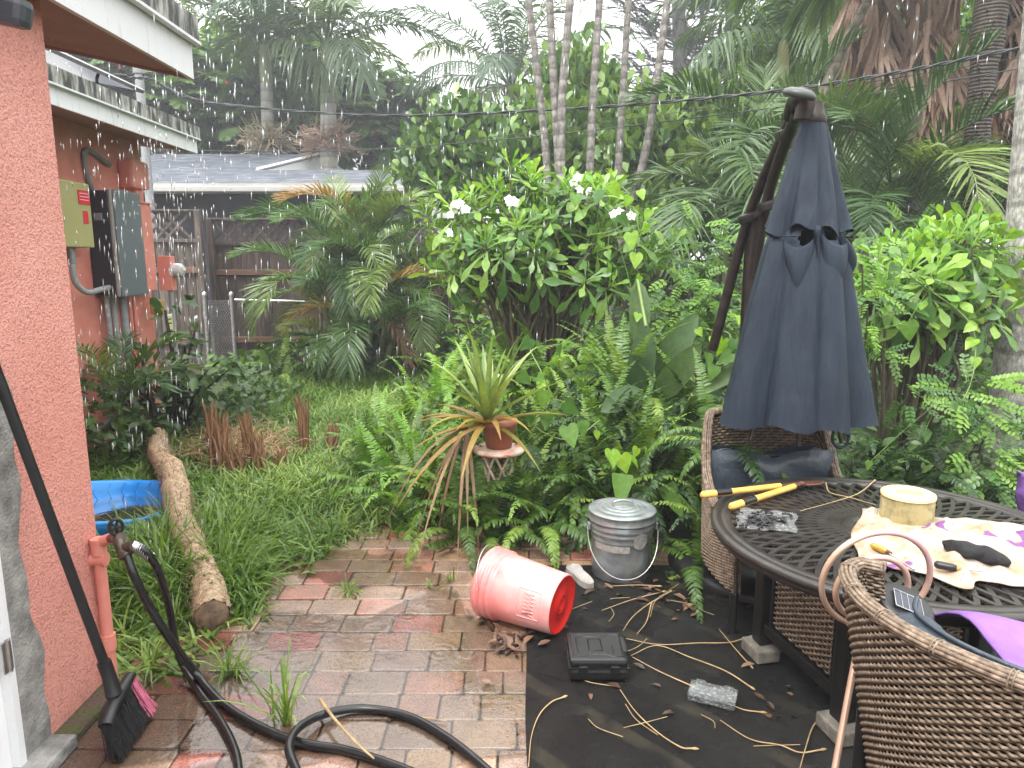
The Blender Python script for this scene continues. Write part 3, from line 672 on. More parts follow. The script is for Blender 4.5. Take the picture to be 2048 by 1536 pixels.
def bark(name, a, b, ring=0, sc=18):
    m, t = newmat(name); v = pos(t)
    f = noise(t, pos(t, (1, 1, .5)), sc, 6, .65); col = ramp(t, f, [(.3, a), (.5, tuple((x + y_) / 2 for x, y_ in zip(a, b))), (.66, b)])
    bp = noise(t, v, sc * 4, 4)
    if ring:
        wv = nn(t, 'ShaderNodeTexWave', wave_type='BANDS', bands_direction='Z'); wv.inputs['Scale'].default_value = ring; wv.inputs['Distortion'].default_value = 1.6; wv.inputs['Detail'].default_value = 2
        t.links.new(v, wv.inputs['Vector']); col = mixc(t, ramp(t, wv.outputs['Fac'], [(.02, (.5, .5, .5)), (.16, (0, 0, 0))]), col, tuple(x * .6 for x in a)); bp = math_(t, 'ADD', bp, wv.outputs['Fac'])
    return finish(m, t, col, .6, 0, bp, .6, .02, .3)
B_SLIM = bark('slim_palm_bark', (.09, .08, .07), (.32, .30, .27), 2.2, 26)
B_ROYAL = bark('royal_bark', (.20, .20, .17), (.34, .34, .30), 1.2, 6)
B_COCO = bark('coconut_bark', (.08, .07, .06), (.18, .16, .13), 2.5)
B_RUG = bark('ringed_dark_bark', (.022, .017, .014), (.085, .065, .05), 9, 20)
B_WHITE = bark('lichen_white_bark', (.13, .12, .10), (.60, .58, .54), 1.6, 38)
B_PINE = bark('pine_bark', (.05, .045, .045), (.11, .10, .095), 0, 10)
B_LEAN = bark('leaning_palm_bark', (.10, .085, .06), (.25, .22, .16), 2.5, 16)
M_SHAFT = simple('green_crownshaft', (.16, .20, .09), (.22, .25, .11), 5, .4, stretch=(1, 1, .3))
M_SHAFTY = simple('yellow_crownshaft', (.30, .26, .08), (.26, .28, .10), 5, .4, stretch=(1, 1, .3))

def leafset(root, name, protos, Ms, pos_, pick, mat, cap=280, rest='foliage'):
    """nearest leaves as parts, the others joined into one part"""
    order = np.argsort(np.linalg.norm(pos_ - CAMV, axis=1)); mes = [npmesh(name, v, t, mat, smooth=True) for v, t in protos]
    for i in order[:cap]:
        M = Matrix([list(Ms[i][0]) + [pos_[i][0]], list(Ms[i][1]) + [pos_[i][1]], list(Ms[i][2]) + [pos_[i][2]], [0, 0, 0, 1]])
        inst(name, mes[pick[i]], M, root)
    r = order[cap:]
    if len(r):
        Vs = []; tt = []
        for k, pr in enumerate(protos):
            s = r[pick[r] == k]
            if len(s): v, t, ix = scatter(pr, Ms[s], pos_[s]); Vs.append((v, t)); tt.append(rng.random(len(s))[ix])
        V, T = join(Vs); stuff(link(rest, npmesh(rest, V, T, mat, np.concatenate(tt), True), root))

# ---------------------------------------------------------------- palms
def palm(name, label, cat_group, base, top, tr, trunk_mat, fr_protos, fr_list, fr_mat, shaft=None, bend=None, bulge=0, n=10):
    base = Vector(base); top = Vector(top)
    t = thing(name, label, 'palm tree', base, cat_group)
    pts = cr([base, bend if bend is not None else base.lerp(top, .5), top], 8)
    L_ = len(pts); rad = [tr[0] + (tr[1] - tr[0]) * i / (L_ - 1) + bulge * math.exp(-i * .8) for i in range(L_)]
    MB().tube(pts, rad, n).build('trunk', trunk_mat, t)
    if shaft:
        l, r, m = shaft; MB().tube([top - Vector((0, 0, .05)), top + Vector((0, 0, l * .3)), top + Vector((0, 0, l * .7)), top + Vector((0, 0, l))], [r, r * 1.15, r * .9, r * .45], 10).build('crownshaft', m, t); top = top + Vector((0, 0, l * .92))
    mes = [npmesh('frond', v, f, fr_mat if not isinstance(fr_mat, list) else fr_mat[0]) for v, f in fr_protos]
    mesy = [npmesh('frond', v, f, fr_mat[1]) for v, f in fr_protos] if isinstance(fr_mat, list) else None
    for q in fr_list:
        az, k, sc = q[:3]; yel = len(q) > 3 and q[3]
        off = Vector((math.cos(az) * tr[1] * .5, math.sin(az) * tr[1] * .5, random.uniform(-.05, .03)))
        inst('frond', (mesy if yel else mes)[k], Mz(az, top + off, sc), t)
    return t
def ringf(spec, jit=.25, seed=1):
    """spec: (count, variant, scale) -> azimuth spread list"""
    g = random.Random(seed); out = []
    for n, k, sc in spec:
        a0 = g.uniform(0, 6.28)
        for i in range(n): out.append((a0 + 2 * math.pi * i / n + g.uniform(-jit, jit), k, sc * g.uniform(.88, 1.1)))
    return out
# royal palms beyond the roof
RF = [frond(2.9, R(80), R(60), 58, .72, .055, .12, (20, 60), .55, .35, 1.3, .03, seed=1), frond(3.4, R(54), R(78), 60, .74, .06, .12, (18, 55), .5, .5, 1.2, .03, seed=2),
      frond(3.5, R(32), R(72), 60, .74, .06, .12, (18, 55), .4, .65, 1.1, .03, seed=3), frond(2.9, R(8), R(75), 56, .75, .05, .12, (12, 55), .1, 1.1, 1.0, .03, seed=4)]
for pxx, by, ty, D, lab, sd in ((535, 330, 168, 20, 'left one of the two pale trunked royal palms beyond the shingle roof', 3), (650, 330, 172, 19, 'right one of the two pale trunked royal palms beyond the shingle roof', 11)):
    b = P(pxx, 400, D); tp = P(pxx + (6 if pxx > 600 else -2), ty, D)
    palm('royal_palm', lab, None, (b.x, D, -.1), tp, (.24, .16) if pxx < 600 else (.30, .19), B_ROYAL, RF, ringf([(3, 0, 1), (5, 1, 1.05), (5, 2, 1.05), (2, 3, .95)], .3, sd), G_ROYAL, (1.1, .15, M_SHAFT))
    # dry flower stalks round the trunk
    t = thing('flower_stalks', 'tan dried flower stalks round the trunk of the %s royal palm' % ('left' if pxx < 600 else 'right'), 'flower stalks', P(pxx, 290, D - .3))
    c = P(pxx + (0 if pxx < 600 else 8), 288, D); mb = MB(); g = random.Random(sd)
    for k in range(300):
        a = g.uniform(0, 6.28); e = g.uniform(-.3, 1.1); l = g.uniform(.35, .8); d = Vector((math.cos(a) * math.cos(e), math.sin(a) * math.cos(e) * .8, math.sin(e) * .75))
        s0 = c + d * g.uniform(.0, .5); q = s0 + (d + Vector((g.uniform(-.9, .9), g.uniform(-.9, .9), g.uniform(-.9, .6)))).normalized() * l * .8
        mb.tube([s0, s0.lerp(q, .35) + Vector((g.uniform(-.08, .08), 0, .06)), s0.lerp(q, .7) + Vector((g.uniform(-.08, .08), 0, -.04)), q], [.024, .02, .015, .01], 3, caps=False)
    mb.build('stalk_cluster', simple('tan_stalks', (.34, .28, .17), (.42, .34, .24), 5, .7) if pxx < 600 else simple('rusty_stalks', (.30, .20, .14), (.38, .28, .2), 5, .7), t)
# coconut palm
CF = [frond(3.4, R(80), R(50), 62, .75, .045, .15, (25, 65), .25, .5, 1.4, .03, seed=5), frond(3.5, R(55), R(75), 62, .75, .045, .15, (25, 62), .2, .7, 1.3, .03, seed=6),
      frond(3.5, R(25), R(75), 62, .7, .045, .15, (25, 62), .1, .8, 1.2, .03, seed=7), frond(3.2, R(-5), R(70), 56, .65, .045, .15, (20, 60), 0, .8, 1.1, .03, seed=8)]
b = P(1025, 400, 22)
palm('coconut_palm', 'coconut palm with spreading feathery crown behind the round leaved trees', None, (b.x, 22, -.1), P(1024, 172, 22), (.3, .24), B_COCO, CF, ringf([(5, 0, 1.1), (7, 1, 1.12), (7, 2, 1.1), (4, 3, .95)], .25, 4), G_ROYAL)
# slim trunks behind the flowering bush
SF = [frond(1.3, R(70), R(70), 30, .4, .03, .15, (20, 60), .4, .4, 1.2, .012, seed=9)]
slim = [([(1091, 480), (1094, 342), (1077, 162), (1057, 0)], 8.8, .042, 'slim palm trunk leaning left, first of the slender trunks behind the flowering bush'),
        ([(1118, 480), (1118, 342), (1108, 169), (1099, 0)], 8.5, .045, 'slim palm trunk crossing behind the third, second slender trunk from the left'),
        ([(1124, 480), (1122, 342), (1125, 190), (1140, 0)], 8.4, .046, 'brown slim palm trunk leaning right, third slender trunk from the left'),
        ([(1170, 500), (1179, 352), (1186, 203), (1199, 0)], 8.6, .044, 'pale blotched slim palm trunk, fourth slender trunk from the left'),
        ([(1225, 500), (1235, 359), (1243, 237), (1257, 0)], 8.9, .042, 'pale slim palm trunk, fifth slender trunk from the left'),
        ([(1240, 500), (1274, 372), (1301, 250), (1335, 0)], 8.8, .045, 'slim palm trunk leaning most to the right, last of the slender trunks')]
for pl, D, r, lab in slim:
    q = [P(a, b_, D) for a, b_ in pl]; d = (q[-1] - q[-2]).normalized(); q = [Vector((q[0].x - (q[1].x - q[0].x) * 1.2, D, -.05))] + q + [q[-1] + d * 4.0]
    t = thing('slim_palm', lab, 'palm tree', q[0]); c = cr(q, 6); MB().tube(c, [r * (1.25 - .4 * i / len(c)) for i in range(len(c))], 9).build('trunk', B_SLIM, t)
# leaning trunks at the right
for pl, D, r, lab in [([(1600, 300), (1623, 239), (1676, 117), (1728, 15), (1745, -20)], 8.5, .055, 'leaning pale palm trunk rising right behind the top of the umbrella'),
                      ([(1660, 380), (1690, 309), (1737, 187), (1757, 146), (1810, 12), (1830, -40)], 9.0, .05, 'slender leaning trunk crossing in front of the dry fan leaves'),
                      ([(1700, 380), (1717, 233), (1731, 140), (1743, 82), (1750, 0)], 9.3, .052, 'short steep trunk under the small dry skirt'),
                      ([(1745, 430), (1775, 373), (1816, 292), (1868, 181), (1900, 60)], 9.2, .085, 'thick mossy leaning trunk under the dry fan leaves'),
                      ([(1750, 450), (1787, 391), (1833, 309), (1906, 181), (2008, 15), (2040, -40)], 9.6, .06, 'long leaning trunk passing behind the ringed dark trunk')]:
    q = [P(a, b_, D) for a, b_ in pl]; q = [Vector((q[0].x - .35, D, -.05)), Vector((q[0].x - .15, D, q[0].z * .5))] + q
    t = thing('leaning_palm', lab, 'palm tree', q[0]); c = cr(q, 6); MB().tube(c, [r * (1.2 - .35 * i / len(c)) for i in range(len(c))], 9).build('trunk', B_LEAN, t)
# yellow-shafted palm right of centre
MFr = [frond(2.2, R(78), R(60), 46, .55, .04, .12, (20, 60), .4, .5, 1.3, .02, seed=11), frond(2.3, R(50), R(85), 46, .6, .04, .12, (15, 58), .3, .8, 1.2, .02, seed=12), frond(2.3, R(20), R(100), 46, .6, .04, .12, (15, 55), .1, 1.0, 1.1, .02, seed=13)]
b = P(1562, 420, 12.5)
palm('crownshaft_palm', 'palm with yellow crownshaft and arching fronds left of the umbrella top', None, (b.x, 12.5, -.1), P(1562, 170, 12.5), (.1, .085), B_LEAN, MFr, ringf([(4, 0, 1), (7, 1, 1), (6, 2, 1)], .3, 6), G_PALMD, (.75, .1, M_SHAFTY))
# clumping areca palms: several stems, fronds from each
AF = [frond(1.4, R(80), R(55), 48, .40, .02, .2, (35, 68), .4, .15, 1.4, .011, seed=21), frond(1.5, R(66), R(95), 50, .42, .02, .2, (32, 66), .4, .2, 1.3, .011, seed=22),
      frond(1.45, R(48), R(120), 50, .42, .02, .18, (30, 65), .35, .25, 1.2, .011, seed=23), frond(1.35, R(25), R(110), 48, .40, .02, .18, (30, 62), .25, .3, 1.1, .011, seed=24)]
def areca(label, base, stems, mats, sc=1.0, seed=0, front=None):
    g = random.Random(seed); base = Vector(base); t = thing('areca_palm', label, 'palm', base)
    me = {m.name: [npmesh('frond', v, f, m) for v, f in AF] for m in mats}
    for dx, dy, h, n, s in stems:
        b = base + Vector((dx * .5, dy * .5, 0)); tp = base + Vector((dx, dy, h))
        MB().tube(cr([b, b.lerp(tp, .5) + Vector((dx * .08, 0, 0)), tp], 5), [.035 * sc] * 10 + [.028 * sc], 8).build('stem', M_SHAFT, t)
        a0 = g.uniform(0, 6.28)
        for i in range(n):
            k = g.choice([0, 1, 1, 2, 2, 3]); mt = mats[0] if g.random() < .86 else g.choice(mats[1:])
            if k == 0: mt = mats[0]
            inst('frond', me[mt.name][k], Mz(a0 + 2 * math.pi * i / n + g.uniform(-.35, .35), tp, s * sc * g.uniform(.85, 1.1), g.uniform(-.15, .15)), t)
    return t
b = P(715, 745, 9.9)
areca('bushy areca palm with yellowing fronds in front of the dark fence', (b.x, 9.9, -.03), [(-.1, 0, 1.55, 13, 1.0), (.25, .1, 1.75, 13, 1.05), (.5, -.2, 1.2, 12, .95), (-.4, -.15, 1.15, 12, .9), (.1, -.35, .8, 12, .9), (-.2, -.4, .4, 9, .75), (.55, -.4, .5, 9, .8), (.75, .1, .9, 9, .9)], [G_PALM, G_YEL, G_PALM, G_DRY], 1.0, 2)
b = P(1480, 560, 8.6)
areca('areca palm with fine dark fronds behind the umbrella mast', (b.x, 8.6, -.03), [(-.2, 0, 2.3, 9, 1.1), (.3, .2, 2.6, 10, 1.15), (.1, -.3, 1.8, 8, 1.1)], [G_PALMD, G_PALM], 1.15, 5)
b = P(1720, 560, 7.6)
areca('areca palm with long drooping fronds right of the umbrella', (b.x, 7.6, -.03), [(0, 0, 1.9, 10, 1.15), (.4, .2, 2.2, 9, 1.15), (-.3, .1, 1.5, 8, 1.1), (.75, 0, 1.6, 8, 1.1)], [G_PALMD, G_PALM], 1.15, 8)
b = P(835, 700, 12.8); 
# fan palms with hanging dead leaves, upper right
def fan_dead(n_seg, Ln, seed):
    """folded dead fan leaf hanging from a petiole at the origin, down -Z"""
    g = np.random.default_rng(seed); a = np.linspace(-.32, .32, n_seg) + g.normal(0, .05, n_seg)
    d = unit(np.stack([np.sin(a) * .75, .25 * np.cos(a * 3) + g.normal(0, .12, n_seg), -np.cos(a)], 1))
    sd = unit(np.cross(d, np.tile([[.15, 1., 0]], (n_seg, 1)) + g.normal(0, .45, (n_seg, 3))))
    V, T, _ = strips(np.zeros((n_seg, 3)) + [0, 0, -.1], d, sd, Ln * g.uniform(.6, 1.1, n_seg), np.full(n_seg, .075), g.uniform(-.05, .15, n_seg), (.3, 1, .9, .55, .1))
    return join([prism([(0, 0, .5), (.02, 0, .2), (0, 0, -.12)], [.02, .018, .015]), (V, T)])
FD = [fan_dead(22, .9, i) for i in range(4)]
FG = [frond(1.6, R(60), R(80), 40, .5, .05, .35, (40, 80), .2, .5, 1.2, .02, seed=31), frond(1.6, R(20), R(70), 40, .5, .05, .35, (40, 80), .2, .7, 1.2, .02, seed=32)]
def fan_palm(label, base, top, r, crown, seed, spread=.4, drop=1.6, n=40):
    g = random.Random(seed); base = Vector(base); top = Vector(top); t = thing('fan_palm', label, 'palm tree', base)
    c = cr([base, base.lerp(top, .5) + Vector((.05, 0, 0)), top], 6); MB().tube(c, [r * (1.15 - .2 * i / len(c)) for i in range(len(c))], 12).build('trunk', crown, t)
    me = [npmesh('dead_leaf', v, f, G_DRYP) for v, f in FD]
    for i in range(n):
        a = g.uniform(0, 6.28); z = -drop * (i / n); rr = r + spread * (.3 + .5 * g.random())
        M = Matrix.Translation(top + Vector((math.cos(a) * rr, math.sin(a) * rr, z + .3))) @ Matrix.Rotation(a + 1.57 + g.uniform(-.5, .5), 4, 'Z') @ Matrix.Rotation(g.uniform(-.1, .45), 4, 'X') @ Matrix.Rotation(g.uniform(-.25, .25), 4, 'Y') @ Matrix.Scale(g.uniform(.8, 1.25), 4)
        inst('dead_leaf', g.choice(me), M, t)
    mg = [npmesh('frond', v, f, G_PALM) for v, f in FG]
    for i in range(12): inst('frond', mg[i % 2], Mz(i * .55 + g.uniform(-.2, .2), top + Vector((0, 0, .45)), 1.0), t)
    return t
q = P(1868, 20, 8.6); fan_palm('fan palm with a large skirt of folded brown dead leaves', (P(1790, 400, 8.6).x, 8.6, -.05), (q.x, 8.6, q.z + .1), .11, B_LEAN, 3, .20, 1.3, 38)
q = P(1742, 0, 9.0); fan_palm('small fan palm with a short tuft of dead leaves left of the big skirt', (P(1715, 400, 9.0).x, 9.0, -.05), (q.x, 9.0, q.z + .2), .07, B_LEAN, 4, .2, .75, 18)
q = P(2035, 0, 8.8); fan_palm('fan palm with dead grey leaves hanging at the upper right edge', (P(2060, 400, 8.8).x, 8.8, -.05), (q.x, 8.8, q.z + .2), .12, B_RUG, 5, .3, 1.35, 26)
# ringed dark trunk and white trunk
q0, q1, q2 = P(1940, 520, 7.6), P(1955, 262, 7.6), P(1984, 0, 7.6)
t = thing('ringed_palm', 'stout dark ringed palm trunk rising behind the right bush', 'palm tree', (q0.x - .03, 7.6, -.05))
c = cr([Vector((q0.x - .05, 7.6, -.05)), q0, q1, q2, q2 + (q2 - q1) * .8], 10); MB().tube(c, [.115 + .008 * (i % 2) + (.03 if 26 <= i <= 31 else 0) for i in range(len(c))], 14).build('trunk', B_RUG, t)
mb = MB(); g = random.Random(3)
for k in range(70):
    i = g.randrange(22, len(c)); a = g.uniform(0, 6.28); d = Vector((math.cos(a), math.sin(a), .4)); mb.tube([c[i] + d * .1, c[i] + d * .17 + Vector((0, 0, .05))], [.02, .006], 4)
mb.build('leaf_stubs', B_RUG, t)
q0, q1 = P(2064, 780, 4.9), P(2100, 330, 4.9)
t = thing('white_palm', 'pale lichen covered palm trunk at the right edge', 'palm tree', (q0.x - .06, 4.9, -.05))
c = cr([Vector((q0.x - .04, 4.9, -.05)), q0, q1, q1 + (q1 - q0) * 1.2], 8); MB().tube(c, [.27 - .003 * i for i in range(len(c))], 24).build('trunk', B_WHITE, t)

# ---------------------------------------------------------------- broadleaf crowns
def crown_pts(c, rad, n, seed, shell=.6, flat=.0, low=-.6):
    g = np.random.default_rng(seed); d = unit(g.normal(0, 1, (n * 2, 3))); d = d[d[:, 2] > low][:n]
    r = shell + (1 - shell) * g.random(len(d)) ** .6
    bump = 1 + .22 * np.sin(d[:, 0] * 5 + seed) * np.cos(d[:, 2] * 6 + seed * 2) + .15 * np.sin(d[:, 1] * 9 + d[:, 0] * 7)
    return np.array(c) + d * np.array(rad) * (r * bump)[:, None], d
def crown(c, rad, nclump, per, proto, ls, mat, seed, spread=.25, shell=.55, up=.5, low=-.6, out=.8):
    g = np.random.default_rng(seed + 99); cp_, d = crown_pts(c, rad, nclump, seed, shell, low=low); n = len(cp_)
    ix = np.repeat(np.arange(n), per); p = cp_[ix] + g.normal(0, spread, (len(ix), 3)) * [1, 1, .6]
    ax = unit(d[ix] * out + g.normal(0, .7, (len(ix), 3)) + [0, 0, up]); nm = unit(np.tile([[0, 0, 1.]], (len(ix), 1)) + g.normal(0, .5, (len(ix), 3)))
    Ms = frames(ax, nm, ls * g.uniform(.7, 1.2, len(ix)))
    V, T, q = scatter(proto, Ms, p)
    tint = (g.random(n)[ix] * .6 + g.random(len(ix)) * .4)[q]
    return V, T, tint
OV = leaf(1, .5, (0, .3, .65, 1), (.1, .9, .8, 0), .2, .2)
OBO = leaf(1, .60, (0, .25, .5, .75, .92, 1), (.15, .5, .9, 1, .7, .2), .12, .08)
def tree(name, label, base, crowns, mat, trunk=(.12, B_PINE), group=None, cat='tree', limbs=True):
    base = Vector(base); t = thing(name, label, cat, base, group); parts = [crown(*c[:4], c[4], c[5], mat, *c[6:]) for c in crowns]
    V, T = join([(p[0], p[1]) for p in parts]); tint = np.concatenate([p[2] for p in parts])
    link('crown', npmesh('crown', V, T, mat, tint, True), t)
    mb = MB(); cz = max(c[0][2] for c in crowns); mx_ = sum(c[0][0] for c in crowns) / len(crowns)
    tp = Vector((mx_, base.y, cz)); mb.tube(cr([base, base.lerp(tp, .5), tp], 5), [trunk[0] * (1.2 - .08 * i) for i in range(11)], 9)
    if limbs:
        for c in crowns:
            e = Vector(c[0]); s = base.lerp(tp, .45); mb.tube(cr([s, s.lerp(e, .6) + Vector((0, 0, .2)), e + Vector((0, 0, c[1][2] * .4))], 4), [trunk[0] * (.6 - .05 * i) for i in range(9)], 6)
    mb.build('trunk', trunk[1], t); return t
def C(px, py, D, rx, rz, ry=None):   # crown centre and radii from photo measurements (rx, rz in px)
    c = P(px, py, D); s = D / FPX; return (c.x, D, c.z), (rx * s, ry or rx * s * .7, rz * s)
# round-leaved clusia trees
def clus(cl, n, seed, D=None): return (cl[0], cl[1], n, 13, OBO, .19, seed, .22, .6, 1.3, -.55, .5)
tree('clusia_tree', 'round leaved tree rising left behind the flowering bush, below the coconut palm', (P(930, 600, 12.6).x, 12.6, -.05), [clus(C(925, 315, 12.6, 85, 85), 230, 1), clus(C(990, 365, 12.2, 105, 75), 160, 2), clus(C(890, 370, 12.4, 55, 75), 90, 3)], G_CLUS)
tree('clusia_tree', 'tallest round leaved tree behind the slender trunks', (P(1150, 600, 12.9).x, 12.9, -.05), [clus(C(1130, 270, 12.9, 90, 105), 230, 4), clus(C(1165, 180, 12.9, 40, 70), 90, 5), clus(C(1090, 330, 12.3, 95, 90), 150, 6), clus(C(1210, 300, 12.5, 75, 95), 130, 7)], G_CLUS)
tree('clusia_tree', 'round leaved tree right of the slender trunks, left of the umbrella mast', (P(1380, 600, 11.8).x, 11.8, -.05), [clus(C(1370, 290, 11.8, 105, 90), 220, 8), clus(C(1310, 350, 11.5, 80, 95), 130, 9), clus(C(1430, 350, 11.4, 75, 85), 130, 10), clus(C(1330, 450, 11.3, 110, 70), 130, 11)], G_CLUS)
# broadleaf trees filling the right background
def bl(cl, n, seed, ls=.17, per=22): return (cl[0], cl[1], n, per, OV, ls, seed, .3, .5, .4, -.7, .7)
tree('broadleaf_tree', 'tall broadleaf tree behind the umbrella top', (P(1620, 600, 15).x, 15, -.05), [bl(C(1620, 120, 15, 130, 150), 260, 21), bl(C(1700, 230, 14.6, 120, 110), 200, 22), bl(C(1560, 280, 15, 110, 110), 180, 23), bl(C(1640, 380, 14.5, 140, 90), 180, 24)], G_BROAD)
tree('broadleaf_tree', 'bright green broadleaf tree between the leaning trunks and the ringed trunk', (P(1830, 620, 14).x, 14, -.05), [bl(C(1840, 300, 14, 110, 90), 200, 25), bl(C(1800, 420, 13.5, 120, 70), 190, 26), bl(C(1880, 120, 14.4, 130, 130), 220, 27)], G_BROAD)
tree('broadleaf_tree', 'bright green broadleaf tree at the right edge behind the lattice fence', (P(2030, 620, 13.4).x, 13.4, -.05), [bl(C(2040, 320, 13.4, 110, 100), 230, 28), bl(C(2010, 420, 13, 100, 70), 170, 29), bl(C(2060, 130, 14, 120, 140), 220, 30)], G_BROAD)
# poinciana behind the royal palms: flat feathery sprays
PS = frond(.75, R(8), R(35), 15, .2, .07, .08, (20, 55), .0, .25, 1.1, .006, prof=(.5, 1, .6), seed=41)
def spray_tree(name, label, base, crowns, proto, mat, trunk, nspray, sc=(.8, 1.3), seed=0, tiltj=.3):
    base = Vector(base); t = thing(name, label, 'tree', base); g = np.random.default_rng(seed); Vs = []; tt = []
    for (c, rad), n in zip(crowns, nspray):
        p, d = crown_pts(c, rad, n, seed + len(Vs), .45, low=-.75); n = len(p); per = 5
        ix = np.repeat(np.arange(n), per); p = p[ix] + g.normal(0, .22, (len(ix), 3)) * [1, 1, .5]
        az = np.arctan2(d[ix, 1], d[ix, 0]) + g.normal(0, .9, len(ix)); el = g.normal(.05, tiltj, len(ix)); ro = g.normal(0, .25, len(ix))
        ca, sa, ce, se = np.cos(az), np.sin(az), np.cos(el), np.sin(el); s = g.uniform(*sc, len(ix))
        X = np.stack([ca * ce, sa * ce, se], 1); Y = np.stack([-sa, ca, 0 * az], 1) + np.stack([0 * az, 0 * az, np.sin(ro)], 1); Y = unit(Y - (Y * X).sum(1, keepdims=True) * X); Z = np.cross(X, Y)
        V, T, q = scatter(proto, np.stack([X, Y, Z], -1) * s[:, None, None], p); Vs.append((V, T)); tt.append((g.random(n)[ix] * .6 + g.random(len(ix)) * .4)[q])
    V, T = join(Vs); link('crown', npmesh('crown', V, T, mat, np.concatenate(tt)), t)
    mb = MB(); cx = sum(c[0][0] for c in crowns) / len(crowns); cz = sum(c[0][2] for c in crowns) / len(crowns); f = Vector((base.x, base.y, cz * .45)); mb.tube([base, f], [trunk[0], trunk[0] * .8], 10)
    for c, rad in crowns: mb.tube(cr([f, f.lerp(Vector(c), .5) + Vector((0, 0, .4)), Vector(c) + Vector((0, 0, rad[2] * .3))], 5), [trunk[0] * (.6 - .045 * i) for i in range(11)], 7)
    mb.build('trunk', trunk[1], t); return t
po = spray_tree('poinciana_tree', 'broad feathery leaved flame tree with a few red flowers behind the royal palms', (P(560, 500, 24).x, 24, -.1), [C(460, 215, 24, 190, 105), C(290, 200, 23, 180, 95), C(640, 220, 24, 140, 100), C(560, 150, 25, 110, 75), C(170, 170, 22, 120, 60), C(740, 255, 23.5, 70, 60)], PS, G_POIN, (.35, B_PINE), (210, 190, 170, 120, 90, 60), (1.1, 1.9), 5)
g = random.Random(2); FLW = MB().lathe([(0, -.06), (.09, -.02), (.11, .03), (.05, .06), (0, .05)], 7).mesh('red_flower', simple('flame_red', (.6, .04, .03), (.7, .08, .05), 9, .5))
for px_, py_ in [(190, 135), (235, 137), (205, 152), (200, 122), (520, 35), (450, 165), (400, 145), (555, 60), (300, 120), (760, 262), (600, 95)]:
    inst('red_flower', FLW, Mz(g.uniform(0, 6), P(px_ + g.uniform(-5, 5), py_, 20.3), g.uniform(.4, .8)), po)
# needle tree at the top right centre
NS = frond(.9, R(15), R(10), 30, .12, .022, .1, (35, 60), .25, -.1, 1.1, .012, prof=(.7, 1, .2), seed=51)
def pine(label, base, D, trunk_px, brs, seed):
    base = Vector(base); t = thing('needle_tree', label, 'tree', base); g = np.random.default_rng(seed); top = P(trunk_px[0], -220, D)
    MB().tube([base, Vector((base.x, D, top.z * .5)), top], [.3, .25, .2], 10).build('trunk', B_PINE, t)
    Vs = []; tt = []; mb = MB()
    for z in np.arange(P(0, 290, D).z, top.z, .42):
        for k in range(5):
            a = g.uniform(0, 6.28); l = g.uniform(1.6, 2.7); o = np.array([base.x, D, z]); d = np.array([math.cos(a), math.sin(a), g.uniform(-.02, .25)])
            mb.tube([o, o + d * l * .5, o + d * l + [0, 0, .1]], [.035, .025, .01], 4, caps=False)
            m = 15; s = g.uniform(.3, 1.02, m); p = o + d * (s * l)[:, None]; az = a + g.normal(0, .8, m); el = g.normal(.15, .3, m)
            ca, sa, ce, se = np.cos(az), np.sin(az), np.cos(el), np.sin(el); X = np.stack([ca * ce, sa * ce, se], 1); Y = np.stack([-sa, ca, 0 * az], 1); Z = np.cross(X, Y)
            V, T, q = scatter(NS, np.stack([X, Y, Z], -1) * g.uniform(.6, 1.0, m)[:, None, None], p); Vs.append((V, T)); tt.append(g.random(m)[q])
    mb.build('branches', B_PINE, t); V, T = join(Vs); link('crown', npmesh('crown', V, T, G_PINE, np.concatenate(tt)), t)
pine('tall dark needle tree with layered branches right of the slender trunks', (P(1352, 500, 24).x, 24, -.1), 24, (1352,), 0, 1)
pine('second dark needle tree further right behind the palm fronds', (P(1455, 500, 26).x, 26, -.1), 26, (1455,), 0, 2)
# low dark planting in front of the back fence
UNDER = leaf(1, .55, (0, .35, .7, 1), (.1, 1, .7, 0), .2, .25)
def undergrowth(name, label, boxes, mat, ls, seed, proto=UNDER):
    g = np.random.default_rng(seed); Vs = []; tt = []
    for x0, x1, y0, y1, h, n in boxes:
        p = np.stack([g.uniform(x0, x1, n), g.uniform(y0, y1, n), h * g.random(n) ** 1.2], 1)
        p[:, 2] *= .65 + .35 * np.sin(p[:, 0] * 3.1 + p[:, 1] * 2.3)
        ax = unit(g.normal(0, 1, (n, 3)) * [1, 1, .5] + [0, -.25, .25]); V, T, q = scatter(proto, frames(ax, unit(g.normal(0, .5, (n, 3)) + [0, -.3, 1]), ls * g.uniform(.6, 1.3, n)), p)
        Vs.append((V, T)); tt.append(g.random(n)[q])
    V, T = join(Vs); o = stuff(link(name, npmesh(name, V, T, mat, np.concatenate(tt), True))); tag(o, label, 'plants'); return o
undergrowth('understory_plants', 'low leafy growth along the foot of the back fence', [(-4.2, -.8, 9.6, 10.6, .55, 1300), (-.8, 3.6, 7.6, 10.2, 1.3, 5200), (3.6, 9, 6.8, 10.5, 1.5, 5200)], G_BROAD, .13, 1)
undergrowth('bank_undergrowth', 'small leaves crowding the soil among the ferns', [(-1.0, .2, 4.7, 7.4, .45, 1500), (.1, 1.3, 4.25, 7.2, .6, 3200), (1.3, 2.2, 3.75, 7.0, .7, 2600), (1.9, 4.2, 3.6, 6.8, .8, 4200)], G_FERND, .07, 2)
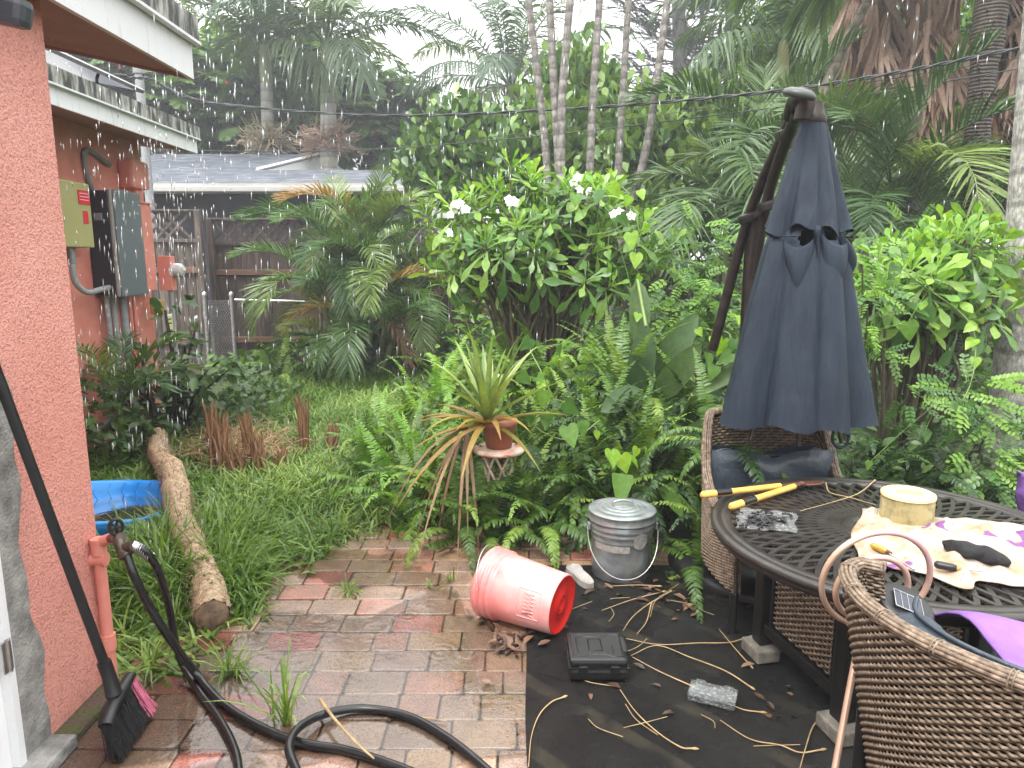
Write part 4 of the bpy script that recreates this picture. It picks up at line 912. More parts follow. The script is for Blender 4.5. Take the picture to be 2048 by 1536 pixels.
# ================================================================== NEAR PLANTS
SPOON = [leaf(.25, .066, (0, .28, .5, .62, .72, .82, .92, 1), (.10, .20, .34, .5, .92, 1.0, .6, 0), .16, c) for c in (.18, .36, .55)]
def plumeria(label, root, c, rad, nwh, seed, flowers=(), nstem=9, tips=.35):
    g = np.random.default_rng(seed); t = thing('plumeria_bush', label, 'bush', root); root = Vector(root)
    wp, d = crown_pts(c, rad, nwh, seed, .62, low=-.55); n = len(wp)
    per = 17; ix = np.repeat(np.arange(n), per); ph = np.tile(np.arange(per) * 2.4, n) + g.uniform(0, 6.28, n)[ix] + g.normal(0, .2, len(ix))
    axw = unit(d * [.7, .7, .5] + [0, 0, .75] + g.normal(0, .2, d.shape)); a1 = unit(np.cross(axw, g.normal(0, 1, axw.shape))); a2 = np.cross(axw, a1)
    el = np.tile(np.linspace(1.25, -.35, per), n) + g.normal(0, .15, len(ix))
    ax = unit((a1[ix] * np.cos(ph)[:, None] + a2[ix] * np.sin(ph)[:, None]) * np.cos(el)[:, None] + axw[ix] * np.sin(el)[:, None] + [0, 0, .08])
    nm = unit(axw[ix] + g.normal(0, .25, (len(ix), 3))); sc = np.tile(np.linspace(.62, 1.12, per), n) * g.uniform(.8, 1.15, len(ix))
    pos_ = wp[ix] - axw[ix] * np.tile(np.linspace(-.03, .1, per), n)[:, None]
    Ms = frames(ax, nm, sc); pick = np.clip((np.tile(np.linspace(0, 2.99, per), n)).astype(int), 0, 2)
    tipw = (g.random(n) < tips)[ix] & (np.tile(np.arange(per), n) < 8)
    tipw |= (wp[ix][:, 2] > c[2] + rad[2] * .45) & (np.tile(np.arange(per), n) < 5)
    a = ~tipw; leafset(t, 'leaf', SPOON, Ms[a], pos_[a], pick[a], G_PLUM, 210, 'foliage')
    a = tipw; leafset(t, 'young_leaf', SPOON, Ms[a], pos_[a], pick[a], G_TIP, 110, 'young_foliage')
    mb = MB(); base = [root + Vector((g.uniform(-.12, .12), g.uniform(-.08, .08), 0)) for _ in range(nstem)]
    for i in range(n):
        b = base[i % nstem]; e = Vector(wp[i]); f = b.lerp(Vector(c), .62) + Vector((g.uniform(-.25, .25), g.uniform(-.2, .2), 0)) + Vector(((e.x - c[0]) * .25, (e.y - c[1]) * .25, 0))
        mb.tube(cr([b, f, e], 4), [.016, .015, .014, .013, .012, .011, .010, .009, .007], 5, caps=False)
    mb.build('stems', M_STEM, t)
    PET = leaf(.038, .03, (0, .3, .7, 1), (.2, .8, 1, .2), .25, .4); pm = npmesh('petal', *PET, M_FLOW)
    for (px, py, D, k) in flowers:
        o = P(px, py, D)
        fl = []
        for j in range(k):
            cc = o + Vector((g.normal(0, .045), g.normal(0, .03), g.normal(0, .03)))
            ax_ = unit(np.array([g.normal(0, .5), -.8 + g.normal(0, .3), .5])); b1 = unit(np.cross(ax_, [0.3, .2, 1])); b2 = np.cross(ax_, b1)
            A = np.stack([b1 * math.cos(q) + b2 * math.sin(q) + ax_ * .35 for q in np.arange(5) * 1.2566]); V, T, _ = scatter(PET, frames(unit(A), np.tile(ax_, (5, 1)), 1.0), np.tile(np.array(cc), (5, 1))); link('flower', npmesh('flower', V, T, M_FLOW, smooth=True), t)
    return t
cc = P(1082, 500, 6.1)
plumeria('white flowering bush with spoon shaped leaves behind the fern bank', (cc.x - .05, 6.2, -.05), (cc.x, 6.15, cc.z + .02), (.95, .62, .62), 112, 3,
         [(915, 412, 5.7, 7), (1030, 404, 5.55, 4), (1237, 424, 5.55, 4), (1160, 356, 5.75, 2), (1172, 372, 5.8, 2), (890, 452, 5.65, 1), (1010, 752, 4.9, 1)])
cc = P(1860, 575, 4.7)
plumeria('bush with rosettes of spoon shaped leaves right of the umbrella', (cc.x, 4.9, -.05), (cc.x + .02, 4.75, cc.z), (.56, .42, .38), 60, 8, [], 6, .5)

# ---------------------------------------------------------------- ferns
fp = dict(s0=.06, sw=(8, 40), vang=.05, jit=.06, prof=(.9, 1, .75, .05))
lpf = lambda u: (np.minimum(1, .45 + 3 * u) * (1 - u ** 2.2) + .10)
FERN = [frond(.8, R(84), R(70), 40, .068, .019, droop=.25, pw=2.0, rr=.004, lp=lpf, seed=61, **fp), frond(.8, R(70), R(110), 40, .07, .019, droop=.35, pw=1.6, rr=.004, lp=lpf, seed=62, **fp),
        frond(.8, R(52), R(120), 40, .07, .019, droop=.45, pw=1.3, rr=.004, lp=lpf, seed=63, **fp), frond(.75, R(25), R(100), 38, .066, .018, droop=.5, pw=1.1, rr=.004, lp=lpf, seed=64, **fp)]
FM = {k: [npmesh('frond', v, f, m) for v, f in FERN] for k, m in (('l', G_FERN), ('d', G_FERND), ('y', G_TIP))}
def fern(loc, n, sc, seed, label, group, mix='lldd'):
    g = random.Random(seed); t = thing('sword_fern', label, 'fern', loc, group); a0 = g.uniform(0, 6.28)
    for i in range(n):
        k = g.choices([0, 1, 2, 3], (1.4, 3, 3, 1.5))[0]
        inst('frond', g.choice(FM[g.choice(mix)]), Mz(a0 + i * 2.4 + g.uniform(-.3, .3), Vector(loc) + Vector((g.uniform(-.05, .05), g.uniform(-.05, .05), 0)), sc * g.uniform(.75, 1.15), g.uniform(-.2, .2)), t) if True else None
    return t
g = random.Random(12); fid = 0
def fernrow(pts, n, sc, group, mix='lldd'):
    """pts: photo x, y, distance, height of the crown, label"""
    global fid
    for px, py, D, z, lab in pts:
        q = P(px, py, D); fid += 1
        fern((q.x, D + g.uniform(-.06, .06), z - .02), n, sc * g.uniform(.9, 1.12), 100 + fid, 'sword fern ' + lab, group, mix)
fernrow([(735, 1000, 4.85, .02, 'furthest left at the edge of the lawn'), (825, 1040, 4.12, .0, 'leaning over the far edge of the pavers at the left'), (800, 1000, 4.5, .02, 'at the lawn edge, second of the front row from the left'), (850, 1000, 4.3, .05, 'nearest the pavers left of the hanging dry leaves'), (905, 1000, 4.25, .05, 'directly behind the hanging dry pineapple leaves'), (790, 900, 5.4, .05, 'growing in the grass behind the front row at the left'), (860, 900, 5.2, .1, 'behind the yellow pineapple leaves at the left'), (760, 940, 5.1, .05, 'half sunk in the grass right of the lawn'), (830, 960, 4.75, .08, 'between the lawn and the pineapple plant')], 20, .78, 'ferns left of the pineapple plant', 'lly')
fernrow([(915, 1020, 4.02, .0, 'at the left foot of the plant stand'), (985, 1040, 3.88, -.02, 'low in front of the plant stand post'), (1062, 1000, 3.98, .02, 'at the right foot of the plant stand'), (1080, 1000, 4.0, .02, 'directly behind the red bucket'), (1120, 1000, 4.1, .05, 'between the red bucket and the pail'), (1165, 1000, 4.2, .12, 'close behind the left side of the pail'), (1100, 900, 4.6, .28, 'in the bank below the hanging heart leaves'), (1040, 900, 4.6, .3, 'right behind the clay pot'), (1150, 900, 4.7, .35, 'in the bank right of the hanging heart leaves'), (1010, 960, 4.35, .1, 'in the shade under the clay pot')], 21, .8, 'ferns behind the red bucket', 'llld')
fernrow([(900, 760, 5.6, .5, 'high in the bank at the left end of the flowering bush'), (960, 760, 5.5, .58, 'above the pineapple plant'), (1030, 760, 5.6, .58, 'under the middle of the flowering bush'), (880, 800, 5.3, .4, 'above the pale pineapple leaf tips at the left'), (1090, 760, 5.4, .58, 'under the flowering bush right of its stems'), (820, 800, 5.8, .3, 'left of the flowering bush stems near the areca palm'), (1150, 770, 5.3, .55, 'under the right half of the flowering bush')], 17, .82, 'ferns under the flowering bush', 'lly')
fernrow([(1225, 900, 4.3, .35, 'above the lid of the steel pail'), (1290, 900, 4.15, .3, 'above the right side of the steel pail'), (1340, 950, 4.0, .1, 'right of the steel pail in the shade'), (1225, 760, 5.2, .65, 'left of the paddle leaves high in the bank'), (1300, 800, 4.8, .55, 'behind the paddle leaves'), (1380, 800, 4.5, .5, 'right of the paddle leaves'), (1400, 900, 4.0, .3, 'left of the far wicker chair'), (1250, 950, 4.1, .15, 'drooping towards the pail lid'), (1205, 980, 4.05, .1, 'behind the left edge of the pail'), (1330, 860, 4.35, .35, 'below the paddle leaves')], 20, .85, 'ferns behind the steel pail', 'lldd')
fernrow([(1432, 820, 3.45, .70, 'arching over the arm of the far wicker chair'), (1440, 1000, 3.6, .05, 'crouching under the far wicker chair'), (1395, 1080, 3.5, .0, 'on the ground left of the table base')], 13, .72, 'ferns by the far chair', 'lld')
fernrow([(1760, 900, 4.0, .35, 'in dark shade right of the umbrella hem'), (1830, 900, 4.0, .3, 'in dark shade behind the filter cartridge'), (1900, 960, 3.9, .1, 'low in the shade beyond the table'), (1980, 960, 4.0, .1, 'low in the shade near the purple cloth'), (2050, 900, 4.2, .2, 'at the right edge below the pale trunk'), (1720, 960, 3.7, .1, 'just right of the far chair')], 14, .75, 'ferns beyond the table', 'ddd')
fernrow([(560, 740, 9.2, 0, 'at the left foot of the areca palm'), (640, 740, 9.0, 0, 'in front of the areca palm stems')], 12, 1.05, 'ferns by the areca palm', 'ld')
# upright fern fronds standing out of the bank
for px, py, D, z, lab in ((1245, 800, 4.75, .35, 'tall upright fern with pale fronds left of the paddle leaves'),):
    q = P(px, py, D); t = thing('tall_fern', lab, 'fern', (q.x, D, z))
    for i in range(9): inst('frond', FM['l'][0], Mz(i * .7, (q.x + .03 * math.cos(i), D, z), 1.15 + .08 * (i % 3)), t)
# ---------------------------------------------------------------- pineapple plant on its stand
def blade_rosette(t, c, n, Ln, W, mat, name, elr, seed, droop=.25, azr=(0, 6.28)):
    g = np.random.default_rng(seed); St = 9
    for i in range(n):
        az = azr[0] + (azr[1] - azr[0]) * ((i * .618) % 1) ; el = R(elr[0] + (elr[1] - elr[0]) * g.random()); l = Ln * g.uniform(.7, 1.12); dr = droop * g.uniform(.5, 1.5)
        tt = np.linspace(0, 1, St); d = np.array([math.cos(az) * math.cos(el), math.sin(az) * math.cos(el), math.sin(el)]); s = np.array([-math.sin(az), math.cos(az), 0]); up = np.cross(d, s) * -1
        if up[2] < 0: up = -up
        cl = np.array(c) + d * (l * tt)[:, None]; cl[:, 2] -= dr * l * tt ** 2.2
        w_ = W / 2 * np.interp(tt, (0, .15, .6, 1), (.9, 1, .75, .03)); V = []; T = []
        for k in range(St): V += [cl[k] - s * w_[k] + up * w_[k] * .55, cl[k], cl[k] + s * w_[k] + up * w_[k] * .55]
        for k in range(St - 1):
            for o in (0, 1): a = 3 * k + o; T += [(a, a + 1, a + 4), (a, a + 4, a + 3)]
        link(name, npmesh(name, np.array(V), T, mat, smooth=True), t)
PC = P(975, 845, 4.02)
pt = thing('pineapple_plant', 'spiky pineapple plant with yellow edged leaves in a clay pot on the stand', 'plant', PC)
blade_rosette(pt, PC, 26, .68, .05, G_PINEAP, 'leaf', (35, 85), 5, .25)
blade_rosette(pt, PC + Vector((0, 0, -.02)), 13, .62, .045, G_YEL, 'leaf', (0, 32), 6, .35, (2.2, 6.0))
blade_rosette(pt, PC + Vector((-.12, -.02, -.03)), 12, .6, .022, G_DRY, 'dry_leaf', (-62, 8), 7, .75, (2.3, 5.2))
POT = P(998, 893, 4.05); r0 = .105
mb = MB(); mb.lathe([(0, .0), (.075, 0), (.1, .13), (.108, .13), (.108, .165), (.098, .165), (.09, .14), (0, .14)], 28, Matrix.Translation(POT)); mb.build('pot', simple('terracotta', (.28, .095, .05), (.36, .14, .08), 12, .6, bscale=80, bstr=.3), pt)
ps = thing('plant_stand', 'pink and white openwork plant stand under the pineapple pot', 'plant stand', (POT.x, POT.y, -.02))
M_STAND = simple('chipped_pink_white', (.55, .16, .13), (.62, .52, .42), 9, .55, lo=.42, hi=.56, bscale=70, bstr=.4)
mb = MB(); mb.lathe([(0, POT.z - .035), (.15, POT.z - .03), (.155, POT.z - .012), (.13, POT.z - .004), (0, POT.z - .004)], 32, Matrix.Translation((POT.x, POT.y, 0))); mb.build('top_plate', M_STAND, ps)
M_CREAM = simple('cream_iron', (.55, .48, .38), (.42, .22, .16), 14, .5, lo=.5, hi=.7)
zt_, zb_ = POT.z - .035, POT.z - .36
mb = MB()
for k in range(7):
    for sg in (1, -1):
        q = []
        for j in range(15):
            u = j / 14; a = 2 * math.pi * k / 7 + sg * u * 1.7; rr = .075 * (1 - u) ** .8 + .026; q.append((POT.x + rr * math.cos(a), POT.y + rr * math.sin(a), zt_ + (zb_ - zt_) * u))
        mb.tube(q, .0085, 6)
mb.build('openwork_cone', M_CREAM, ps)
mb = MB(); mb.tube([(POT.x, POT.y, zb_ + .03), (POT.x + .004, POT.y, .2), (POT.x, POT.y, 0)], [.03, .026, .03], 10); mb.build('post', M_STAND, ps)
mb = MB()
for k in range(3):
    a = 2.1 * k - .6; mb.tube(cr([(POT.x, POT.y, .06), (POT.x + .08 * math.cos(a), POT.y + .08 * math.sin(a), .05), (POT.x + .14 * math.cos(a), POT.y + .14 * math.sin(a), -.01)], 4), .011, 6)
mb.build('feet', M_STAND, ps)
# ---------------------------------------------------------------- paddle leaves
PAD = [leaf(1, .30, (0, .12, .3, .55, .78, .93, 1), (.1, .6, .95, 1, .8, .4, 0), .35, c) for c in (.05, .22)]
pd = P(1310, 900, 4.55); t = thing('paddle_plant', 'plant with long upright paddle shaped leaves in the middle of the ferns', 'plant', (pd.x, 4.55, 0))
pm = [npmesh('leaf', v, f, G_PAD, smooth=True) for v, f in PAD]; stm = MB()
for (bx, by), (tx, ty), w_, D, D2 in [((1268, 790), (1300, 660), 1.35, 4.6, 4.5), ((1290, 785), (1395, 625), 1.0, 4.65, 4.6), ((1310, 800), (1392, 700), 1.2, 4.5, 4.25), ((1282, 780), (1215, 810), 1.35, 4.4, 4.15), ((1385, 790), (1480, 735), .9, 4.2, 4.0), ((1340, 900), (1440, 830), .9, 3.9, 3.75), ((1275, 560), (1285, 690), 1.1, 5.2, 5.0), ((1305, 820), (1350, 740), 1.1, 4.5, 4.4)]:
    a, b = P(bx, by, D), P(tx, ty, D2); d = b - a; l = d.length; nmv = np.array([[.15, -.75, .55]])
    Fm = frames(np.array([list(d)]), nmv, 1.0)[0]; Fm = Fm * np.array([l * w_, l, l])[None]
    inst('leaf', random.choice(pm), Matrix([list(Fm[0]) + [a.x], list(Fm[1]) + [a.y], list(Fm[2]) + [a.z], [0, 0, 0, 1]]), t)
    stm.tube(cr([(pd.x, 4.55, 0), (pd.x + (a.x - pd.x) * .4, 4.5, a.z * .5), a], 4), [.012] * 9, 5)
stm.build('stalks', M_GSTEM, t)
# ---------------------------------------------------------------- heart leaved vines
HV = heart(1.0)
def vine(label, path, leaves, seed, mat=G_HEART, r=.004):
    g = np.random.default_rng(seed); pp = cr(path, 8); t = thing('heart_vine', label, 'vine', pp[0]); MB().tube(pp, r, 5).build('stem', M_GSTEM, t)
    me = {m.name: npmesh('leaf', *HV, m, smooth=True) for m in (G_HEART, G_HEARTL)}
    for i, (px, py, D, s, *yl) in enumerate(leaves):
        o = np.array(P(px, py, D)); s = s * g.uniform(.62, .92); ax = unit(np.array([[g.normal(0, .5), -.25 + g.normal(0, .3), -.85]]))
        F_ = frames(ax, np.array([[g.normal(0, .6), -.75, .55 + g.normal(0, .3)]]), s)[0]; o = o + np.array([0, 0, s * .4])
        inst('leaf', me[G_HEARTL.name] if yl else me[mat.name], Matrix([list(F_[0]) + [o[0]], list(F_[1]) + [o[1]], list(F_[2]) + [o[2]], [0, 0, 0, 1]]), t)
        nq = min(pp, key=lambda z: (z - Vector(o)).length); MB().tube([nq, (nq + Vector(o)) / 2 + Vector((0, 0, .01)), Vector(o)], .002, 4).build('petiole', M_GSTEM, t)
vine('heart leaved vine climbing over the right end of the white flowering bush', [P(1180, 470, 5.5), P(1230, 460, 5.4), P(1262, 430, 5.35), P(1258, 390, 5.35), P(1245, 375, 5.4)],
     [(1226, 382, 5.3, .13, 1), (1258, 402, 5.3, .11, 1), (1280, 390, 5.3, .09, 1), (1262, 480, 5.25, .16, 1), (1293, 458, 5.3, .09, 1), (1272, 520, 5.25, .13, 1), (1280, 560, 5.25, .11, 1), (1276, 635, 5.1, .11, 1), (1200, 395, 5.4, .12), (1150, 400, 5.4, .13), (1300, 430, 5.3, .10, 1), (1240, 440, 5.3, .11), (1215, 510, 5.35, .11)], 1)
vine('heart leaved vine hanging in front of the ferns right of the pineapple plant', [P(1060, 700, 4.6), P(1100, 790, 4.0), P(1070, 850, 3.95), P(1140, 880, 3.9), P(1200, 840, 3.95)],
     [(1085, 755, 3.95, .10), (1090, 795, 3.9, .11), (1095, 840, 3.88, .12), (1135, 870, 3.85, .15), (1165, 855, 3.85, .11), (1130, 820, 3.9, .12), (1062, 838, 3.95, .10), (1195, 870, 3.9, .07, 1), (1040, 760, 4.1, .10), (1120, 700, 4.6, .12), (1060, 690, 4.6, .12)], 2)
vine('heart leaved vine trailing below the right bush', [P(1830, 560, 4.35), P(1935, 640, 4.2), P(1950, 720, 4.1), P(1925, 800, 3.95), P(1880, 800, 3.95)],
     [(1945, 660, 4.15, .10, 1), (1948, 690, 4.15, .11, 1), (1950, 725, 4.1, .09, 1), (1925, 745, 4.05, .09, 1), (1935, 815, 3.9, .11), (1900, 820, 3.9, .10), (1790, 545, 4.2, .13), (1780, 620, 4.1, .11), (1815, 660, 4.1, .13), (1900, 880, 3.85, .11), (1850, 870, 3.85, .10), (1740, 930, 3.7, .07)], 3)
vine('heart leaved vine by the lower end of the umbrella lever', [P(1400, 800, 4.4), P(1440, 720, 4.2), P(1460, 670, 4.2), P(1420, 660, 4.3)],
     [(1445, 695, 4.1, .12, 1), (1468, 690, 4.1, .11), (1425, 685, 4.15, .11, 1), (1462, 720, 4.05, .13), (1430, 745, 4.1, .10), (1415, 720, 4.2, .12), (1474, 640, 4.1, .08, 1), (1430, 672, 4.15, .07, 1), (1395, 665, 4.3, .08, 1)], 4)
# ---------------------------------------------------------------- pinnate shrubs
LEA = leaf(1, .55, (0, .3, .65, .9, 1), (.15, .85, 1, .5, 0), .15, .1)
def pinn(n, Ln, ll, seed):
    g = np.random.default_rng(seed); parts = [prism([(0, 0, 0), (0, Ln * .5, .01), (0, Ln, -.02)], [.003, .0025, .0015])]
    for i in range(n):
        y_ = Ln * (.2 + .8 * i / (n - 1))
        for sg in (1, -1):
            F_ = frames(np.array([[sg, .55, g.normal(0, .1)]]), np.array([[g.normal(0, .15), 0, 1.]]), ll * (1 - .35 * abs(i / (n - 1) - .4)))[0]; parts.append((LEA[0] @ F_.T + [0, y_, .01 * (i % 2)], LEA[1]))
    F_ = frames(np.array([[0, 1., -.05]]), np.array([[0, 0, 1.]]), ll)[0]; parts.append((LEA[0] @ F_.T + [0, Ln, -.02], LEA[1])); return join(parts)
PIN = [pinn(7, .24, .055, 1), pinn(6, .2, .05, 2), pinn(8, .26, .05, 3)]
def pinnate(label, root, blobs, seed, ls=1.0, young=.3):
    g = np.random.default_rng(seed); t = thing('compound_leaf_shrub', label, 'shrub', root); P_, A_, N_, S_ = [], [], [], []; mb = MB()
    for (c, r, n) in blobs:
        c = np.array(c); q, d = crown_pts(c, r, n, seed + len(P_), .4, low=-.95); P_.append(q); A_.append(unit(d * [1, 1, .2] + g.normal(0, .35, d.shape) + [0, -.3, -.35])); N_.append(unit(g.normal(0, .3, d.shape) + [0, -.55, .8])); S_.append(g.uniform(.8, 1.15, len(q)) * ls)
        mb.tube(cr([root, (Vector(root) + Vector(c)) / 2 + Vector((0, .1, .15)), c], 5), [.012 - .0007 * i for i in range(11)], 5, caps=False)
    p = np.concatenate(P_); Ms = frames(np.concatenate(A_), np.concatenate(N_), np.concatenate(S_)); y_ = g.random(len(p)) < young; pk = g.integers(0, 3, len(p))
    mb.build('stems', M_STEM, t); leafset(t, 'leaf_spray', PIN, Ms[~y_], p[~y_], pk[~y_], G_PINN, 160); 
    if y_.any(): leafset(t, 'young_leaf_spray', PIN, Ms[y_], p[y_], pk[y_], G_PINNL, 80, 'young_foliage')
def B(px, py, D, rx, rz, n): c = P(px, py, D); s = D / FPX; return ((c.x, c.y, c.z), (rx * s, rx * s * .7, rz * s), n)
pinnate('shrub with hanging sprays of small oval leaves hugging the umbrella on its right', (P(1760, 900, 4.3).x, 4.3, -.03), [B(1725, 530, 4.2, 40, 60, 26), B(1735, 620, 4.0, 42, 60, 30), B(1745, 700, 3.9, 34, 45, 22), B(1820, 790, 3.9, 30, 40, 12)], 1, .62)
pinnate('shrub with sprays of small oval leaves reaching in front of the pale trunk', (P(1960, 950, 4.2).x, 4.2, -.03), [B(1940, 790, 3.95, 60, 45, 22), B(2010, 840, 3.9, 50, 45, 22), B(1960, 900, 3.8, 45, 60, 18), B(1975, 960, 3.7, 30, 30, 8)], 2, .72)
pinnate('feathery light green shrub behind the umbrella mast', (P(1410, 800, 6.0).x, 6.0, -.03), [B(1390, 480, 6.4, 70, 40, 40), B(1440, 530, 6.0, 60, 60, 46), B(1380, 600, 5.8, 80, 60, 60), B(1330, 560, 6.2, 50, 60, 34), B(1440, 620, 5.6, 50, 50, 34)], 3, .9, .25)
pinnate('leafy shrub peeping above the right bush', (P(1790, 800, 5.6).x, 5.6, -.03), [B(1830, 470, 5.6, 90, 30, 26), B(1720, 500, 5.4, 40, 40, 16)], 4, .8)
# ---------------------------------------------------------------- shrub with black stems by the house
sb_ = G(345, 872); sh = thing('dark_stem_shrub', 'shrub with wet black stems and pointed leaves against the coral wall', 'shrub', (sb_.x, sb_.y, -.03)); g = np.random.default_rng(5)
mb = MB(); tips = []
for (px, py, dd, r) in [(330, 620, .1, .03), (280, 700, -.1, .028), (300, 740, .2, .03), (370, 690, .15, .03), (400, 770, -.15, .035), (260, 780, 0, .02), (350, 730, -.25, .03), (440, 720, -.1, .022), (220, 720, .1, .018), (390, 660, .2, .02), (200, 770, -.2, .016), (470, 730, -.2, .014)]:
    e = P(px, py, sb_.y + dd); b = Vector((sb_.x + g.uniform(-.14, .14), sb_.y + g.uniform(-.1, .1), -.03)); m = b.lerp(e, .5) + Vector((g.uniform(-.06, .06), 0, .06)); c = cr([b, m, e], 5); mb.tube(c, [r * (1 - .06 * i) for i in range(len(c))], 7); tips += [e, c[-3], c[-5]]
mb.build('stems', M_STEMD, sh)
SL = [leaf(.17, .075, (0, .25, .55, .82, 1), (.08, .8, 1, .5, 0), .3, c) for c in (.2, .4)]
n = 260; ti = g.integers(0, len(tips), n); p = np.array([tips[i] for i in ti]) + g.normal(0, .10, (n, 3)); ax = unit(g.normal(0, 1, (n, 3)) * [1, 1, .4] + [0, -.2, -.15])
leafset(sh, 'leaf', SL, frames(ax, unit(g.normal(0, .35, (n, 3)) + [0, -.3, 1]), g.uniform(.6, 1.1, n)), p, g.integers(0, 2, n), G_SHRUB, 260)
yp = thing('young_palm', 'young palm with fine fronds in front of the coral wall', 'palm', (P(235, 780, 5.7).x, 5.7, -.03)); me = [npmesh('frond', *frond(.85, R(e), R(b_), 30, .26, .016, .25, (35, 65), .3, .25, 1.3, .006, seed=70 + e), G_PALM) for e, b_ in ((80, 70), (60, 90))]
for k in range(9): inst('frond', me[k % 2], Mz(k * 2.4, (P(235, 780, 5.7).x, 5.7, .35), 1.0), yp)
MB().tube([(P(235, 780, 5.7).x, 5.7, -.05), (P(235, 780, 5.7).x, 5.7, .4)], [.03, .02], 7).build('stem', M_GSTEM, yp)
undergrowth('wall_plants', 'low dark leaves crowding the foot of the coral wall', [(-3.5, -2.9, 5.2, 6.9, .75, 700), (-3.2, -2.5, 6.4, 8.4, .5, 600)], G_SHRUB, .10, 7)
# ---------------------------------------------------------------- grass
def grass_blades(p, h, seed, wd=(.006, .012), lean=.6):
    g = np.random.default_rng(seed); n = len(p); az = g.uniform(0, 6.28, n); l = np.abs(g.normal(lean, .25, n))
    d = unit(np.stack([np.cos(az) * l, np.sin(az) * l, np.ones(n)], 1)); s = unit(np.stack([-np.sin(az), np.cos(az), g.normal(0, .3, n)], 1))
    return strips(p, d, s, h * g.uniform(.55, 1.25, n), g.uniform(*wd, n), g.uniform(.25, .95, n), (.6, 1, .9, .6, 0))
def grass_density(x, y):
    # overgrown lawn; thins out over the pavers along a ragged front
    front = np.interp(x, (-1.6, -1.38, -1.19, -.98, -.73, -.4, .1), (2.55, 3.0, 3.32, 3.72, 3.95, 4.1, 4.15)) + .06 * np.sin(x * 13) + .04 * np.sin(x * 31)
    d = np.clip((y - front) / .28, 0, 1)
    d = np.where((np.hypot(x + 2.2, y - 5.5) < .42), d * .25, d)          # dead stump
    d = np.where((np.hypot(x + 2.5, y - 4.2) < .42), 0, d)               # blue pool
    return d
g = np.random.default_rng(21); N = 150000
x = g.uniform(-3.4, .5, N); yy = 2.5 + 7.6 * g.random(N) ** 1.6
keep = g.random(N) < grass_density(x, yy) * (.55 + .45 * np.sin(x * 4 + yy * 3) * np.sin(yy * 5 - x * 2)) * np.where(x > -.2, .35, 1)
p = np.stack([x, yy, np.full(N, -.035)], 1)[keep]; nl = 3200; tl = g.uniform(.04, .36, nl); p = np.concatenate([p, np.stack([-1.30 - 1.72 * tl + g.choice([-1, 1], nl) * g.uniform(.07, .28, nl) * .87, 2.86 + 2.99 * tl + g.normal(0, .05, nl), np.full(nl, -.03)], 1)]); h = .235 + .10 * (np.sin(p[:, 0] * 2.3 + p[:, 1]) * np.sin(p[:, 1] * 1.7)) + .05 * g.random(len(p)); h *= np.where(p[:, 1] < 3.3, .85, 1.0); h *= np.where(p[:, 1] > 7, 1.15, 1)
lw_d = np.abs((p[:, 0] + 1.30) * .866 + (p[:, 1] - 2.86) * .499)      # distance from the log's line
h *= np.where((lw_d < .40) & (p[:, 1] > 3.1) & (p[:, 1] < 4.0), 1.75, 1.0); h *= np.where((p[:, 0] < -2.0) & (p[:, 1] < 4.0), .7, 1.0)
V, T, ix = grass_blades(p, h, 22, (.007, .015), .75); tn = (.5 * (np.sin(p[:, 0] * 3) * np.sin(p[:, 1] * 2.2) * .5 + .5) + .5 * g.random(len(p))) * .98
tag(stuff(link('lawn_grass', npmesh('lawn_grass', V, T, G_GRASS, tn[ix]))), 'tall wet overgrown grass covering the yard behind the patio', 'grass')
# broader weeds by the tap
p = np.stack([g.uniform(-1.95, -1.25, 900), g.uniform(2.5, 3.5, 900), np.full(900, -.03)], 1); V, T, ix = grass_blades(p, np.full(900, .2), 5, (.012, .022), .9)
tag(stuff(link('weed_patch', npmesh('weed_patch', V, T, G_GRASS, g.random(900)[ix]))), 'weedy ground cover between the tap pipe and the log', 'weeds')
def tuft(px, py, n, h, lab, seed, lean=.6, wd=(.004, .008), mat=G_GRASS):
    o = G(px, py); g = np.random.default_rng(seed); t = thing('grass_tuft', lab, 'grass tuft', (o.x, o.y, -.01))
    for i in range(n):
        V, T, _ = grass_blades(np.array([[o.x + g.normal(0, .014), o.y + g.normal(0, .012), -.01]]), np.array([h]), seed * 50 + i, wd, lean); link('blade', npmesh('blade', V, T, mat, np.full(len(V), g.random())), t)
tuft(575, 1448, 26, .46, 'tall lone weed growing between the wet pavers left of the hose loop', 1, .28, (.006, .011))
tuft(697, 1185, 40, .15, 'short grass tuft in the middle of the pavers', 2, .8)
tuft(460, 1345, 60, .26, 'dense grass tuft at the near end of the log', 3, .6)
tuft(862, 1175, 12, .12, 'small grass sprout left of the pot of ferns', 4, .5); tuft(905, 1160, 12, .16, 'thin grass sprout left of the red bucket', 5, .4)
tuft(300, 1330, 50, .26, 'grass tuft hanging over the pavers by the broom', 6, .8); tuft(350, 1250, 50, .25, 'grass tuft behind the two hoses', 7, .8)
tuft(820, 1120, 14, .12, 'little grass sprout at the far edge of the pavers', 8, .6); tuft(960, 1140, 10, .14, 'thin sprout beside the rim of the red bucket', 9, .4)
